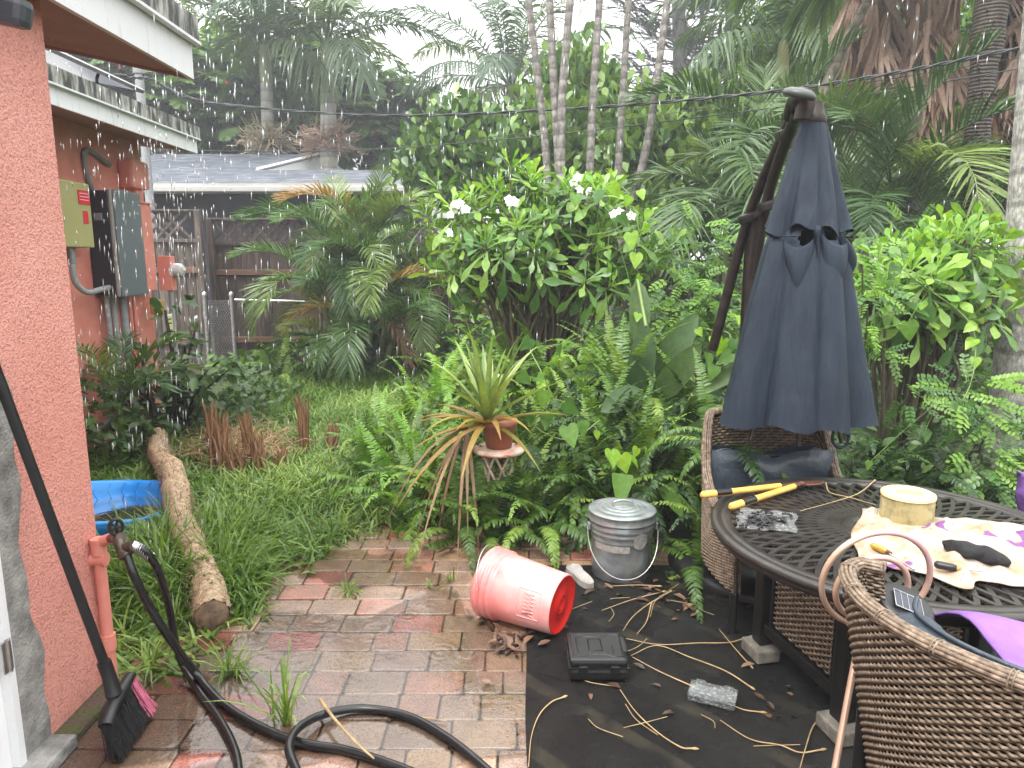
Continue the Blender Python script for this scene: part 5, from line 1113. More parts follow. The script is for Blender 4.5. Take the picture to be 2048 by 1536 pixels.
# dead brown stump in the grass
ds = G(470, 935); M_FIB = simple('rusty_palm_fibre', (.16, .075, .03), (.33, .18, .085), 14, .8, stretch=(3, 3, .4), bscale=90, bstr=.8, bdist=.01)
t = thing('palm_stump', 'rotten brown palm stump with splintered fibres in the grass', 'stump', (ds.x, ds.y, -.04)); g = random.Random(5)
for (px, ty, w_) in [(418, 805, .03), (440, 825, .035), (492, 812, .04), (515, 862, .05), (603, 778, .03), (664, 838, .03), (470, 880, .05), (560, 890, .035)]:
    D = ds.y + g.uniform(-.2, .2) + (.6 if px >= 600 else 0); tp = P(px, ty, D); m = MB()
    for k in range(18):
        a = g.uniform(0, 6.28); rr = w_ * g.random() ** .5; hh = tp.z * g.uniform(.55, 1.05); o_ = Vector((tp.x + math.cos(a) * rr, D + math.sin(a) * rr, -.04)); lx, ly = g.uniform(-.03, .03), g.uniform(-.03, .03)
        m.tube([o_, o_ + Vector((lx * .3, ly, hh * .5)), o_ + Vector((lx * 1.2, ly, hh * .85)), o_ + Vector((lx * 2, ly * 2, hh + .04))], [.016, .015, .011, .002], 4, flat=.5)
    m.build('fibre_clump', M_FIB, t)
M_STRW = simple('dead_straw', (.26, .15, .07), (.42, .28, .15), 20, .8); m = MB()
for k in range(420):
    px_, py_ = g.gauss(480, 62), g.gauss(905, 20); o_ = G(px_, py_); a = g.uniform(0, 6.28); l = g.uniform(.08, .3); zz_ = g.uniform(0, .12); d_ = Vector((math.cos(a), math.sin(a) * .8, g.uniform(-.1, .35)))
    m.tube([o_ + Vector((0, 0, zz_)), o_ + d_ * l * .5 + Vector((0, 0, zz_ + .03)), o_ + d_ * l + Vector((0, 0, zz_))], [.006, .005, .002], 3, caps=False, flat=.5)
stuff(m.build('dead_straw', M_STRW, t))
# ================================================================== THINGS IN THE YARD
# mat
def mat_m():
    m, t = newmat('wet_black_mat'); v = pos(t)
    col = ramp(t, noise(t, v, 3.5, 5), [(.35, (.0035, .0035, .004)), (.6, (.011, .0105, .0095))])
    wv = nn(t, 'ShaderNodeTexWave', wave_type='BANDS', bands_direction='DIAGONAL'); wv.inputs['Scale'].default_value = 1.6; wv.inputs['Distortion'].default_value = .6; wv.inputs['Detail'].default_value = 1; t.links.new(v, wv.inputs['Vector'])
    col = mixc(t, math_(t, 'MULTIPLY', ramp(t, wv.outputs['Fac'], [(.86, (0, 0, 0)), (.94, (.5, .5, .5))]), ramp(t, noise(t, v, 4, 4), [(.46, (0, 0, 0)), (.6, (1, 1, 1))])), col, (.055, .048, .032))
    c1 = nn(t, 'ShaderNodeTexWave', wave_type='BANDS', bands_direction='X'); c1.inputs['Scale'].default_value = 70; t.links.new(v, c1.inputs['Vector'])
    c2 = nn(t, 'ShaderNodeTexWave', wave_type='BANDS', bands_direction='Y'); c2.inputs['Scale'].default_value = 70; t.links.new(v, c2.inputs['Vector'])
    rg = nn(t, 'ShaderNodeMapRange'); rg.inputs[1].default_value = .42; rg.inputs[2].default_value = .6; rg.inputs[3].default_value = .07; rg.inputs[4].default_value = .5; t.links.new(noise(t, v, 4.5, 3), rg.inputs[0])
    return finish(m, t, col, rg.outputs[0], 0, math_(t, 'ADD', c1.outputs['Fac'], c2.outputs['Fac']), .6, .003, .22)
mb = MB(); nx, ny = 44, 30
rows = []
for j in range(ny + 1):
    r_ = []
    for i in range(nx + 1):
        x = .055 + 2.6 * i / nx; y = .9 + 2.62 * j / ny; x += .008 * math.sin(y * 5) * (1 - i / nx); r_.append((x, y, .0075 + .0015 * math.sin(x * 9) * math.sin(y * 7)))
    rows.append(r_)
mb.grid(rows); mb.add([(p[0] - .001, p[1], -.002) for p in [q[0] for q in rows]] + [q[0] for q in rows], [(j, j + 1, ny + 1 + j + 1, ny + 1 + j) for j in range(ny)])
mt = tag(mb.build('outdoor_mat', mat_m()), 'wet black woven outdoor mat under the table and tool case', 'mat')
MATZ = .010

# ---------------------------------------------------------------- red bucket
RB = thing('red_bucket', 'faded red plastic bucket lying on its side on the patio', 'bucket', G(1060, 1255))
M_BKT, t_ = newmat('faded_glare_red_plastic'); v_ = pos(t_, (1, 1, 1), 'obj')
cb = ramp(t_, noise(t_, v_, 5, 4), [(.35, (.70, .22, .21)), (.65, (.78, .42, .40))]); finish(M_BKT, t_, cb, .28, 0, noise(t_, v_, 60, 3), .08, .003, .5, coat=.25, coatr=.2)  # paler blotches put glare into the colour, along with some fading
pb_ = t_.nodes['Principled BSDF'] if 'Principled BSDF' in t_.nodes else None
if pb_: pb_.inputs['Subsurface Weight'].default_value = .35; pb_.inputs['Subsurface Radius'].default_value = (.03, .012, .01); pb_.inputs['Subsurface Scale'].default_value = .5
M_BKTB = simple('bright_red_plastic', (.70, .022, .015), (.60, .02, .015), 30, .3, rough2=.45)
bc, tcn = G(1124, 1268), G(978, 1226)          # ground contacts of base edge and rim
Rb, Rt, H_ = .130, .152, .37
ax = Vector((tcn.x - bc.x, tcn.y - bc.y, 0)).normalized(); tilt = math.atan2(Rt - Rb, H_)
axis = (ax * math.cos(tilt) + Vector((0, 0, math.sin(tilt)))).normalized(); side = Vector((0, 0, 1)).cross(axis).normalized(); upv = axis.cross(side)
base = Vector((bc.x, bc.y, 0)) + Vector((0, 0, Rb * math.cos(tilt) + .006))
MBk = Matrix.Translation(base) @ Matrix((side, upv, axis)).transposed().to_4x4() @ Matrix.Rotation(R(200), 4, 'Z')
prof = [(Rb - .004, 0), (Rb, .004), (Rb + (Rt - Rb) * .75, .275), (Rt - .008, .285), (Rt + .004, .29), (Rt + .004, .298), (Rt - .004, .302), (Rt - .003, .316), (Rt + .006, .32), (Rt + .006, .327), (Rt - .002, .331), (Rt - .001, .345), (Rt + .008, .349), (Rt + .008, .362), (Rt + .002, .37), (Rt - .006, .37), (Rt - .010, .35), (Rb - .006, .01)]
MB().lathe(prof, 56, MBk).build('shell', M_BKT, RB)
MB().lathe([(0, .008), (.02, .008), (.022, .004), (.026, .004), (.028, .008), (.036, .008), (.038, .004), (.042, .004), (.044, .009), (Rb - .016, .010), (Rb - .010, .001), (Rb - .004, -.001), (Rb - .002, .004)], 56, MBk).build('base_disc', M_BKTB, RB)
def emb(a0, a1, z0, z1, seed, mb, shapes):
    def pt(u, w, o=.0015):
        a = a0 + (a1 - a0) * u; z = z0 + (z1 - z0) * w; r = Rb + (Rt - Rb) * .75 * z / .275 + o; return MBk @ Vector((r * math.cos(a), r * math.sin(a), z))
    for s in shapes: mb.tube([pt(*q) for q in s], .0022, 5)
M_EMB = simple('paler_moulding', (.80, .42, .40), (.76, .36, .34), 20, .35)
for a0 in (2.55, 5.3):
    mb = MB(); sh_ = [[(i / 12, 0) for i in range(13)] + [(1, i / 6) for i in range(1, 7)] + [(1 - i / 12, 1) for i in range(1, 13)] + [(0, 1 - i / 6) for i in range(1, 7)]]
    for k in range(6): sh_.append([(.1 + .13 * k, .2), (.16 + .13 * k, .75), (.2 + .13 * k, .3), (.23 + .13 * k, .7)])
    emb(a0, a0 + .9, .05, .15, 3, mb, sh_) ; mb.build('moulded_logo', M_EMB, RB)
mb = MB(); a = 3.0; q = [MBk @ Vector(((Rt + .014) * math.cos(a + x), (Rt + .014) * math.sin(a + x), .33 + .06 * math.sin(x * 1.0) )) for x in np.linspace(0, 3.14, 22)]; mb.tube(q, .0025, 6); mb.build('wire_handle', M_STEEL, RB)
# ---------------------------------------------------------------- galvanised pail
M_ZINC, t_ = newmat('galvanised_steel'); v_ = pos(t_)
vo = nn(t_, 'ShaderNodeTexVoronoi'); vo.inputs['Scale'].default_value = 55; t_.links.new(v_, vo.inputs['Vector'])
cz_ = mixc(t_, .12, ramp(t_, noise(t_, v_, 12, 4), [(.35, (.22, .24, .245)), (.65, (.36, .385, .39))]), vo.outputs['Color'], 'SOFT_LIGHT'); finish(M_ZINC, t_, cz_, .34, .55, noise(t_, v_, 30, 3), .1, .004)
gp_ = G(1242, 1172); gp_.y += .15; gp_.x = P(1242, 1100, gp_.y).x
PL = thing('steel_pail', 'galvanised steel pail with lid and wire handle beside the mat', 'pail', (gp_.x, gp_.y, 0)); T_ = Matrix.Translation((gp_.x, gp_.y, .004))
MB().lathe([(0, 0), (.142, 0), (.146, .006), (.150, .1), (.152, .2), (.156, .206), (.154, .212), (.158, .235), (.163, .241), (.159, .248), (.161, .262), (.166, .268), (.162, .275), (.164, .315), (.15, .315)], 48, T_).build('body', M_ZINC, PL)
MB().lathe([(.166, .298), (.172, .298), (.173, .304), (.170, .308), (.170, .338), (.173, .342), (.168, .347), (.13, .352), (.126, .349), (.12, .353), (.098, .357), (.094, .354), (.088, .358), (.07, .361), (.066, .358), (.06, .362), (0, .365)], 48, T_).build('lid', M_ZINC, PL)
mb = MB(); mb.tube([T_ @ Vector(q) for q in cr([(-.05, -.02, .362), (-.045, -.02, .385), (0, -.02, .395), (.045, -.02, .385), (.05, -.02, .362)], 5)], .006, 8); mb.build('lid_grip', M_ZINC, PL)
hp = []
for k in range(25):
    u = k / 24; a = math.pi * (1 + u); hp.append(T_ @ Vector((.178 * math.cos(a), -.03 + .155 * math.sin(a) * .95, .265 - .225 * math.sin(math.pi * u) ** .8)))
MB().tube(hp, .0028, 6).build('handle', M_STEEL, PL)
for sx in (-1, 1): MB().rbox(T_ @ Vector((sx * .17, -.03, .265)), (.014, .03, .035), .003).build('handle_ear', M_ZINC, PL)
M_LBL = simple('scuffed_label', (.34, .32, .29), (.20, .19, .18), 60, .7)
def wrap(r0, r1, a0, a1, z0, z1, n=14): return [[T_ @ Vector(((r0 + (r1 - r0) * w_) * math.cos(a0 + (a1 - a0) * i / n), (r0 + (r1 - r0) * w_) * math.sin(a0 + (a1 - a0) * i / n), z0 + (z1 - z0) * w_)) for i in range(n + 1)] for w_ in (0, 1)]
mb = MB(); mb.grid(wrap(.1528, .1545, R(205), R(277), .165, .2)); mb.build('torn_label', M_LBL, PL)
mb = MB(); cc_ = [(math.cos(q), math.sin(q)) for q in np.linspace(0, 6.283, 25)[:-1]]
mb.add([T_ @ Vector((.163 * math.cos(R(296)), .163 * math.sin(R(296)), .225))] + [T_ @ Vector(((.164 + .009 * y_ * .5) * math.cos(R(296) + .25 * x_), (.164 + .009 * y_ * .5) * math.sin(R(296) + .25 * x_), .225 + .043 * y_)) for x_, y_ in cc_], [(0, 1 + i, 1 + (i + 1) % 24) for i in range(24)]); mb.build('round_sticker', M_LBL, PL)
vine('lime green sprout with broad leaves growing up beside the steel pail lid', [P(1243, 1010, 3.75), P(1240, 960, 3.72), P(1245, 925, 3.7)], [(1222, 915, 3.68, .11, 1), (1243, 925, 3.66, .115, 1), (1262, 925, 3.68, .09, 1), (1275, 905, 3.72, .07, 1), (1290, 900, 3.8, .06, 1)], 9, G_HEARTL, .005)
t = thing('arrow_leaf_plant', 'two long arrow shaped green leaves behind the steel pail', 'plant', (gp_.x, gp_.y + .25, 0))
for (bx, by, tx, ty, w_, D) in ((1245, 948, 1240, 1018, 1.9, 3.6), (1330, 970, 1368, 1038, 1.6, 3.75)):
    a, b = P(bx, by, D + .03), P(tx, ty, D - .05); d = b - a; l = d.length; F_ = frames(np.array([list(d)]), np.array([[.1, -1, .2]]), 1.0)[0] * np.array([l * w_, l, l])[None]
    inst('leaf', npmesh('leaf', *leaf(1, .34, (0, .1, .35, .7, 1), (.9, 1, .85, .5, 0), .3, .05), G_HEART, smooth=True), Matrix([list(F_[0]) + [a.x], list(F_[1]) + [a.y], list(F_[2]) + [a.z], [0, 0, 0, 1]]), t)
    MB().tube(cr([(gp_.x + .12, gp_.y + .25, 0), (a.x + .05, a.y + .12, a.z * .7), a], 4), .004, 5).build('stalk', M_GSTEM, t)
# ---------------------------------------------------------------- grey shoe insole
o = G(1160, 1160); SI = thing('shoe_insole', 'pale grey foam shoe insole between the red bucket and the pail', 'insole', (o.x, o.y, 0)); ang = math.atan2((G(1135, 1135) - G(1178, 1180)).y, (G(1135, 1135) - G(1178, 1180)).x)
st_ = np.linspace(0, 1, 15); wl = np.interp(st_, (0, .08, .25, .5, .7, .85, .95, 1), (.02, .028, .031, .026, .036, .038, .026, .006)); mb = MB(); Rz = Matrix.Rotation(ang, 4, 'Z')
def ins(zf, k=1.0): return [[(Matrix.Translation((o.x, o.y, 0)) @ Rz) @ Vector((.24 * s - .12, q * w_ * k + .008 * math.sin(s * 3), zf(s, q))) for q in np.linspace(-1, 1, 9)] for s, w_ in zip(st_, wl)]
mb.grid(ins(lambda s, q: .028 + .008 * q * q + .012 * math.sin(s * 3.1) * (q < 0) + .004 * (1 - s))); mb.grid(ins(lambda s, q: .012, 1.03)); top_ = ins(lambda s, q: .028 + .008 * q * q + .012 * math.sin(s * 3.1) * (q < 0) + .004 * (1 - s)); bo = ins(lambda s, q: .010, 1.03)
for k in (0, -1): mb.grid([[r_[k] for r_ in top_], [r_[k] for r_ in bo]])
mb.grid([top_[0], bo[0]]); mb.grid([top_[-1], bo[-1]]); mb.build('sole', simple('grey_foam', (.24, .23, .21), (.34, .32, .30), 14, .7, bscale=90, bstr=.3), SI)
mb = MB()
for rr in (.011, .019): mb.tube([(Matrix.Translation((o.x, o.y, 0)) @ Rz) @ Vector((-.085 + rr * 1.3 * math.cos(a), rr * math.sin(a), .036)) for a in np.linspace(.3, 5.9, 18)], .0014, 5)
mb.build('heel_ridges', simple('grey_ridge', (.42, .40, .37), None, rough=.7), SI)
# ---------------------------------------------------------------- black tool case
c0 = G(1196, 1330); TC = thing('tool_case', 'black plastic tool case with moulded lid lying on the mat', 'tool case', (c0.x, 2.62, MATZ)); cx_, cy0 = G(1196, 1372).x + .004, 2.475
mb = MB(); mb.rbox((cx_, cy0 + .09, MATZ + .032), (.225, .215, .05), .014); mb.build('lower_shell', M_BLK, TC)
mb = MB(); mb.rbox((cx_, cy0 + .09, MATZ + .076), (.221, .211, .034), .013); mb.build('lid', M_BLK, TC)
mb = MB(); mb.box((cx_, cy0 + .09, MATZ + .058), (.229, .219, .005)); mb.build('seam_rib', M_BLK, TC)
tz = MATZ + .0935
for pts in ([(-.095, -.08), (-.05, -.08), (-.04, -.065), (.04, -.065), (.05, -.08), (.095, -.08), (.095, .08), (.05, .08), (.04, .065), (-.04, .065), (-.05, .08), (-.095, .08), (-.095, -.08)], [(-.03, -.04), (.02, -.04), (.02, .045), (-.03, .045), (-.03, -.04)], [(-.075, -.05), (-.075, .05), (-.06, .06)], [(.06, -.06), (.06, .0)]):
    MB().tube([(cx_ + x, cy0 + .09 + y, tz - .002) for x, y in pts], .004, 5).build('lid_ridge', M_BLK, TC)
mb = MB()
for k in range(5): mb.rbox((cx_ - .03 + .014 * k, cy0 + .03, tz), (.008, .02, .002), .0008, seg=1)
mb.build('lid_lettering', simple('raised_black', (.03, .03, .032), None, rough=.3), TC)
mb = MB(); mb.rbox((cx_ + .098, cy0 + .10, MATZ + .05), (.03, .08, .085), .006); mb.build('handle_recess', simple('recess_black', (.004, .004, .004), None, rough=.6), TC)
mb = MB(); mb.rbox((cx_ + .108, cy0 + .10, MATZ + .085), (.02, .11, .022), .006); mb.build('handle', M_BLK, TC)
for dx in (-.06, .06): MB().rbox((cx_ + dx, cy0 - .021, MATZ + .056), (.035, .012, .03), .003).build('latch', M_BLK, TC)
# ---------------------------------------------------------------- clear plastic box
M_CLR, t_ = newmat('scuffed_clear_plastic'); tr = nn(t_, 'ShaderNodeBsdfTransparent'); tr.inputs[0].default_value = (.86, .88, .88, 1); gl = nn(t_, 'ShaderNodeBsdfPrincipled'); gl.inputs['Base Color'].default_value = (.42, .43, .43, 1); gl.inputs['Roughness'].default_value = .15
mx_ = nn(t_, 'ShaderNodeMixShader'); lw_ = nn(t_, 'ShaderNodeLayerWeight'); lw_.inputs[0].default_value = .35; o_ = nn(t_, 'ShaderNodeOutputMaterial'); t_.links.new(math_(t_, 'ADD', math_(t_, 'MULTIPLY', lw_.outputs['Facing'], .5), math_(t_, 'MULTIPLY', ramp(t_, noise(t_, pos(t_), 70, 3), [(.56, (0, 0, 0)), (.62, (1, 1, 1))]), .35), True), mx_.inputs[0]); t_.links.new(tr.outputs[0], mx_.inputs[1]); t_.links.new(gl.outputs[0], mx_.inputs[2]); t_.links.new(mx_.outputs[0], o_.inputs[0])
o = G(1425, 1395, .02); CB = thing('clear_case', 'small clear plastic hinged box lying on the mat', 'plastic box', (o.x, o.y, MATZ)); rz = Matrix.Rotation(R(-24), 3, 'Z')
mb = MB(); mb.rbox((o.x, o.y, MATZ + .013), (.165, .085, .02), .006, rz); mb.build('tray', M_CLR, CB)
mb = MB(); mb.rbox((o.x, o.y, MATZ + .031), (.168, .088, .014), .005, rz); mb.build('lid', M_CLR, CB)
for dx in (-.05, .05):
    q = rz @ Vector((dx, .05, 0)); MB().rbox((o.x + q.x, o.y + q.y, MATZ + .026), (.035, .018, .02), .004, rz).build('hinge', M_CLR, CB)
q = rz @ Vector((0, -.048, 0)); MB().rbox((o.x + q.x, o.y + q.y, MATZ + .025), (.05, .012, .018), .003, rz).build('clasp', M_CLR, CB)
for i in range(5):
    q = rz @ Vector((-.05 + .028 * i, random.uniform(-.02, .02), 0)); MB().rbox((o.x + q.x, o.y + q.y, MATZ + .0385), (.012, .03, .002), .001, rz, 1).build('lid_rib', M_CLR, CB)
# ---------------------------------------------------------------- hoses and tap
M_HOSE = simple('black_rubber', (.005, .005, .006), (.010, .010, .011), 25, .26)
M_BRZ = simple('old_brass', (.07, .055, .045), (.13, .10, .08), 40, .45, .7)
TP = thing('garden_tap', 'corroded hose tap on a coral painted pipe at the wall corner', 'tap', (-1.50, 2.37, 0)); tx_, ty_ = -1.503, 2.44
zt = P(195, 1082, ty_).z
MB().tube(cr([(tx_, ty_, -.02), (tx_, ty_, .3), (tx_, ty_, zt - .03), (tx_ + .012, ty_, zt - .006), (tx_ + .05, ty_ - .005, zt + .012)], 6), .020, 12).build('supply_pipe', M_PINK2, TP)
for z in (.19, zt - .02): MB().tube([(tx_, ty_, z - .03), (tx_, ty_, z + .03)], .0265, 12).build('pipe_coupling', M_PINK2, TP)
MB().tube([(tx_ - .05, ty_, zt - .07), (tx_ + .024, ty_, zt - .07)], .026, 12).build('pipe_strap', M_PINK2, TP)
a = Vector((tx_ + .05, ty_ - .005, zt + .012)); b = P(243, 1075, 2.33)
MB().tube([a, a.lerp(b, .4), b], [.016, .02, .018], 10).build('valve_body', M_BRZ, TP)
MB().tube(cr([a.lerp(b, .55), P(237, 1082, 2.33), P(246, 1105, 2.32), P(250, 1115, 2.31)], 4), .019, 10).build('spout', M_BRZ, TP)
mb = MB(); k0 = P(232, 1054, 2.335)
mb.tube([k0 + Vector((.028 * math.cos(q) * .6, .012 * math.cos(q), .028 * math.sin(q))) for q in np.linspace(0, 6.283, 19)], .006, 6)
for q in np.arange(5) * 1.2566: mb.tube([k0, k0 + Vector((.028 * math.cos(q) * .6, .012 * math.cos(q), .028 * math.sin(q)))], .0045, 5)
mb.tube([k0, a.lerp(b, .7)], .006, 6); mb.build('hand_wheel', M_BLK, TP)
mb = MB(); mb.tube([P(243, 1098, 2.32), P(256, 1112, 2.31)], .021, 10); mb.tube([P(252, 1095, 2.32), P(268, 1092, 2.31)], .019, 10); mb.build('splitter', M_BRZ, TP)
def hose(label, pts, r, extra=None):
    t = thing('garden_hose', label, 'hose', pts[-1]); MB().tube(cr(pts, 10), r, 12).build('tube', M_HOSE, t); return t
def Gz(px, py, z): return G(px, py, z)
hA = hose('black garden hose from the tap running diagonally across the pavers', [P(252, 1106, 2.315), P(268, 1150, 2.30), P(300, 1215, 2.32), P(345, 1285, 2.35), Gz(390, 1345, .06), Gz(440, 1402, .025), Gz(510, 1448, .02), Gz(600, 1485, .018), Gz(690, 1500, .018), Gz(800, 1535, .018), Gz(900, 1580, .018), Gz(1010, 1650, .018)], .0145)
hB = hose('black hose with spring guard dropping from the tap past the grass to the near edge', [P(268, 1090, 2.32), P(300, 1112, 2.34), P(325, 1165, 2.38), P(340, 1225, 2.45), P(352, 1290, 2.46), Gz(368, 1335, .05), Gz(400, 1385, .02), Gz(440, 1440, .018), Gz(468, 1495, .018), Gz(478, 1545, .018), Gz(480, 1620, .018)], .0135)
mb = MB(); c = cr([P(262, 1090, 2.32), P(278, 1098, 2.33), P(298, 1112, 2.345)], 8); mb.tube(c[:6], .021, 12); mb.build('connector', simple('chrome', (.6, .6, .6), None, rough=.2, metal=1), hB)
q = []
pp = cr([P(270, 1094, 2.322), P(285, 1101, 2.332), P(302, 1116, 2.345)], 30)
for i, p in enumerate(pp): a = i * .85; q.append(p + Vector((0, .018 * math.cos(a), .018 * math.sin(a))) + Vector((.006 * math.sin(a), 0, 0)))
MB().tube(q, .0028, 5).build('spring_guard', simple('spring_steel', (.5, .5, .5), None, rough=.3, metal=1), hB)
hose('loop of black hose lying at the near edge of the pavers', [Gz(640, 1640, .018), Gz(612, 1575, .018), Gz(588, 1530, .03), Gz(578, 1492, .05), Gz(598, 1455, .05), Gz(650, 1428, .03), Gz(723, 1417, .02), Gz(814, 1432, .018), Gz(897, 1477, .018), Gz(971, 1537, .018), Gz(1060, 1620, .018)], .0145)
# ---------------------------------------------------------------- broom
BR = thing('push_broom', 'angle broom with black handle and pink tipped bristles leaning on the coral wall', 'broom', G(250, 1500)); hb0 = P(218, 1352, 2.16); hb1 = P(-60, 700, 2.02); hb1.x = max(hb1.x, WX + .03)
MB().tube([hb0, hb0.lerp(hb1, .5), hb1], .0155, 12).build('handle', M_BLK, BR)
f0 = P(214, 1340, 2.16); MB().tube([hb0 + (hb1 - hb0) * .05, hb0, P(228, 1390, 2.15)], [.022, .022, .026], 12).build('socket', M_BLK, BR)
mb = MB(); wt = [P(222, 1375, 2.15), P(263, 1352, 2.27), P(255, 1395, 2.25), P(228, 1440, 2.1), P(212, 1452, 2.06)]
hd = [P(212, 1440, 2.07), P(228, 1400, 2.13), P(262, 1352, 2.27)]
mb.tube(cr([P(210, 1452, 2.05), P(224, 1412, 2.12), P(262, 1350, 2.28)], 6), [.022, .024, .026, .027, .028, .028, .028, .027, .026, .025, .022, .02, .018], 10, flat=.75); mb.build('head', M_BLK, BR)
mb = MB(); mb2 = MB(); g = random.Random(6); h0, h1 = P(214, 1452, 2.05), P(262, 1356, 2.28); e0, e1 = G(232, 1525), G(300, 1432); e0.z = .005; e1.z = .02
for k in range(900):
    u = g.random(); s = h0.lerp(h1, u) + Vector((g.uniform(-.015, .015), g.uniform(-.015, .015), 0)); e = e0.lerp(e1, u) + Vector((g.uniform(-.03, .03), g.uniform(-.02, .02), abs(g.gauss(0, .012)))); (mb2 if u > .83 else mb).tube([s, s.lerp(e, .5), e], [.0016, .0015, .0013], 3, caps=False)
mb.build('bristles', M_BLK, BR); mb2.build('pink_bristles', simple('pink_bristle', (.48, .10, .18), (.56, .15, .24), 60, .5), BR)
# ---------------------------------------------------------------- log across the blue pool
M_LOG = simple('fibrous_log', (.34, .22, .12), (.58, .44, .29), 30, .85, bscale=90, bstr=1.0, bdist=.02, stretch=(1, 1, 1.6))
l0, l1 = Vector((-1.30, 2.86, .07)), Vector((-3.02, 5.85, .12)); lg = thing('palm_log', 'long fibrous palm log lying through the grass across the blue pool', 'log', (-2.1, 4.3, 0))
g = random.Random(8); n = 46; K = 26; rows = []; dv = (l1 - l0).normalized(); sv = dv.cross(Vector((0, 0, 1))).normalized(); uv = sv.cross(dv)
for i in range(n + 1):
    c = l0.lerp(l1, i / n) + Vector((.02 * math.sin(i * .3), 0, .11 * math.exp(-((i / n - .5) / .2) ** 2))); rr = .074 + .006 * math.sin(i * .7)
    rows.append([c + (sv * math.cos(6.2832 * k / K) + uv * math.sin(6.2832 * k / K)) * (rr + g.uniform(-.006, .006)) for k in range(K)])
mb = MB(); mb.grid(rows, cu=True); mb.build('trunk', M_LOG, lg)
mb = MB(); mb.lathe([(0, .015), (.035, .012), (.055, .004), (.070, -.004)], 20, Matrix.Translation(l0 - dv * .001) @ dv.to_track_quat('Z', 'Y').to_matrix().to_4x4() @ Matrix.Rotation(math.pi, 4, 'X')); mb.build('cut_end', simple('dark_rot', (.09, .06, .035), (.2, .13, .08), 30, .8, bscale=80, bstr=.8), lg)
mb = MB()
for k in range(1500):
    i = g.random(); a = g.uniform(0, 6.28); c = l0.lerp(l1, i) + Vector((0, 0, .11 * math.exp(-((i - .5) / .2) ** 2))); d = sv * math.cos(a) + uv * math.sin(a); s = c + d * .073; mb.tube([s, s + d * g.uniform(.008, .02) - dv * g.uniform(.01, .05)], [.003, .001], 3, caps=False)
stuff(mb.build('loose_fibres', M_LOG, lg))
# blue pool
M_BLUE = simple('blue_pool_plastic', (.012, .24, .70), (.02, .30, .78), 4, .25, rough2=.4)
PO = thing('paddling_pool', 'bright blue plastic paddling pool under the log by the coral wall', 'paddling pool', (-2.50, 4.20, 0)); mb = MB(); n = 64; rows = []
for r_, z in ((.0, .015), (.34, .012), (.37, .02), (.395, .07), (.42, .125), (.432, .135), (.45, .135), (.455, .12), (.435, .07), (.41, .0)):
    rows.append([(-2.50 + r_ * math.cos(6.2832 * k / n) * (1 + .015 * math.sin(8 * 6.2832 * k / n) * (r_ > .36)), 4.20 + r_ * math.sin(6.2832 * k / n) * (1 + .015 * math.sin(8 * 6.2832 * k / n) * (r_ > .36)), z + (.02 * math.sin(3 * 6.2832 * k / n) if r_ > .4 else 0)) for k in range(n)])
mb.grid(rows, cu=True); mb.build('shell', M_BLUE, PO)
M_BLUEL = simple('pale_blue_ridge', (.05, .33, .78), None, rough=.3)
for k in range(30):
    a = k * 6.2832 / 30; mb = MB(); mb.tube([(-2.50 + .372 * math.cos(a - .05), 4.20 + .372 * math.sin(a - .05), .03), (-2.50 + .394 * math.cos(a), 4.20 + .394 * math.sin(a), .075), (-2.50 + .412 * math.cos(a - .05), 4.20 + .412 * math.sin(a - .05), .115)], .004, 5); mb.build('moulded_chevron', M_BLUEL, PO)
mb = MB(); mb.lathe([(0, .03), (.37, .03)], 40, Matrix.Translation((-2.50, 4.20, 0))); mb.build('pool_water', M_WATER, PO)
# pipes lying at the wall foot
for (a, b, m_, lab) in ((P(190, 862, 5.9), P(238, 828, 6.3), M_GREYP, 'grey elbowed pipe stub at the foot of the coral wall'), (P(203, 874, 5.8), P(256, 848, 6.3), M_PVC, 'grey pipe stub lying beside the coral one'), (P(205, 885, 5.7), P(262, 852, 6.2), M_PINK2, 'coral painted pipe stub at the foot of the wall')):
    tag(MB().tube([a, a.lerp(b, .5), b, b + Vector((-.1, .2, .15))], .028, 10).build('pipe_stub', m_, None), lab, 'pipe')
# ================================================================== PATIO FURNITURE
def rattan():
    m, t = newmat('weathered_rattan'); v = pos(t)
    col = ramp(t, noise(t, v, 60, 4), [(.3, (.065, .045, .03)), (.5, (.16, .115, .08)), (.7, (.29, .225, .165))])
    return finish(m, t, col, .5, 0, noise(t, v, 300, 3), .3, .002, .4)
M_RAT = rattan()
M_IRON = simple('dark_bronze_frame', (.012, .012, .013), (.024, .023, .022), 12, .34, .3, bscale=120, bstr=.15)
M_TOP = simple('cast_bronze_top', (.030, .027, .024), (.055, .05, .045), 10, .33, .35, bscale=160, bstr=.2)
def weave(path, vfun, nrow, spacing, amp=.0045, hh=.0050, tk=.0028, sub=4, slant=0.0):
    """woven strands round stakes: path = plan points (top), vfun(v, i) -> (point, normal)"""
    nst = int(path / spacing); n = nst * sub + 1; u = np.linspace(0, 1, n); Vs = []; Ts = []; off = 0
    for j in range(nrow):
        v = (j + .5) / nrow; p, nr, up = vfun(u, v); ph = np.cos(np.pi * (u * nst + j)) * amp
        c = p + nr * ph[:, None]; ring = np.stack([c + nr * tk, c + up * hh, c - nr * tk, c - up * hh], 1); V = ring.reshape(-1, 3); i = np.arange(n - 1) * 4; T = []
        for k in range(4): a, b = i + k, i + (k + 1) % 4; T += [np.stack([a, b, b + 4], 1), np.stack([a, b + 4, a + 4], 1)]
        Vs.append(V); Ts.append(np.concatenate(T) + off); off += len(V)
    return np.concatenate(Vs), np.concatenate(Ts)
def plan(pts, k=12):
    c = np.array([list(q)[:2] for q in cr([(a, b, 0) for a, b in pts], k)]); s = np.concatenate([[0], np.cumsum(np.linalg.norm(np.diff(c, axis=0), axis=1))]); return c, s
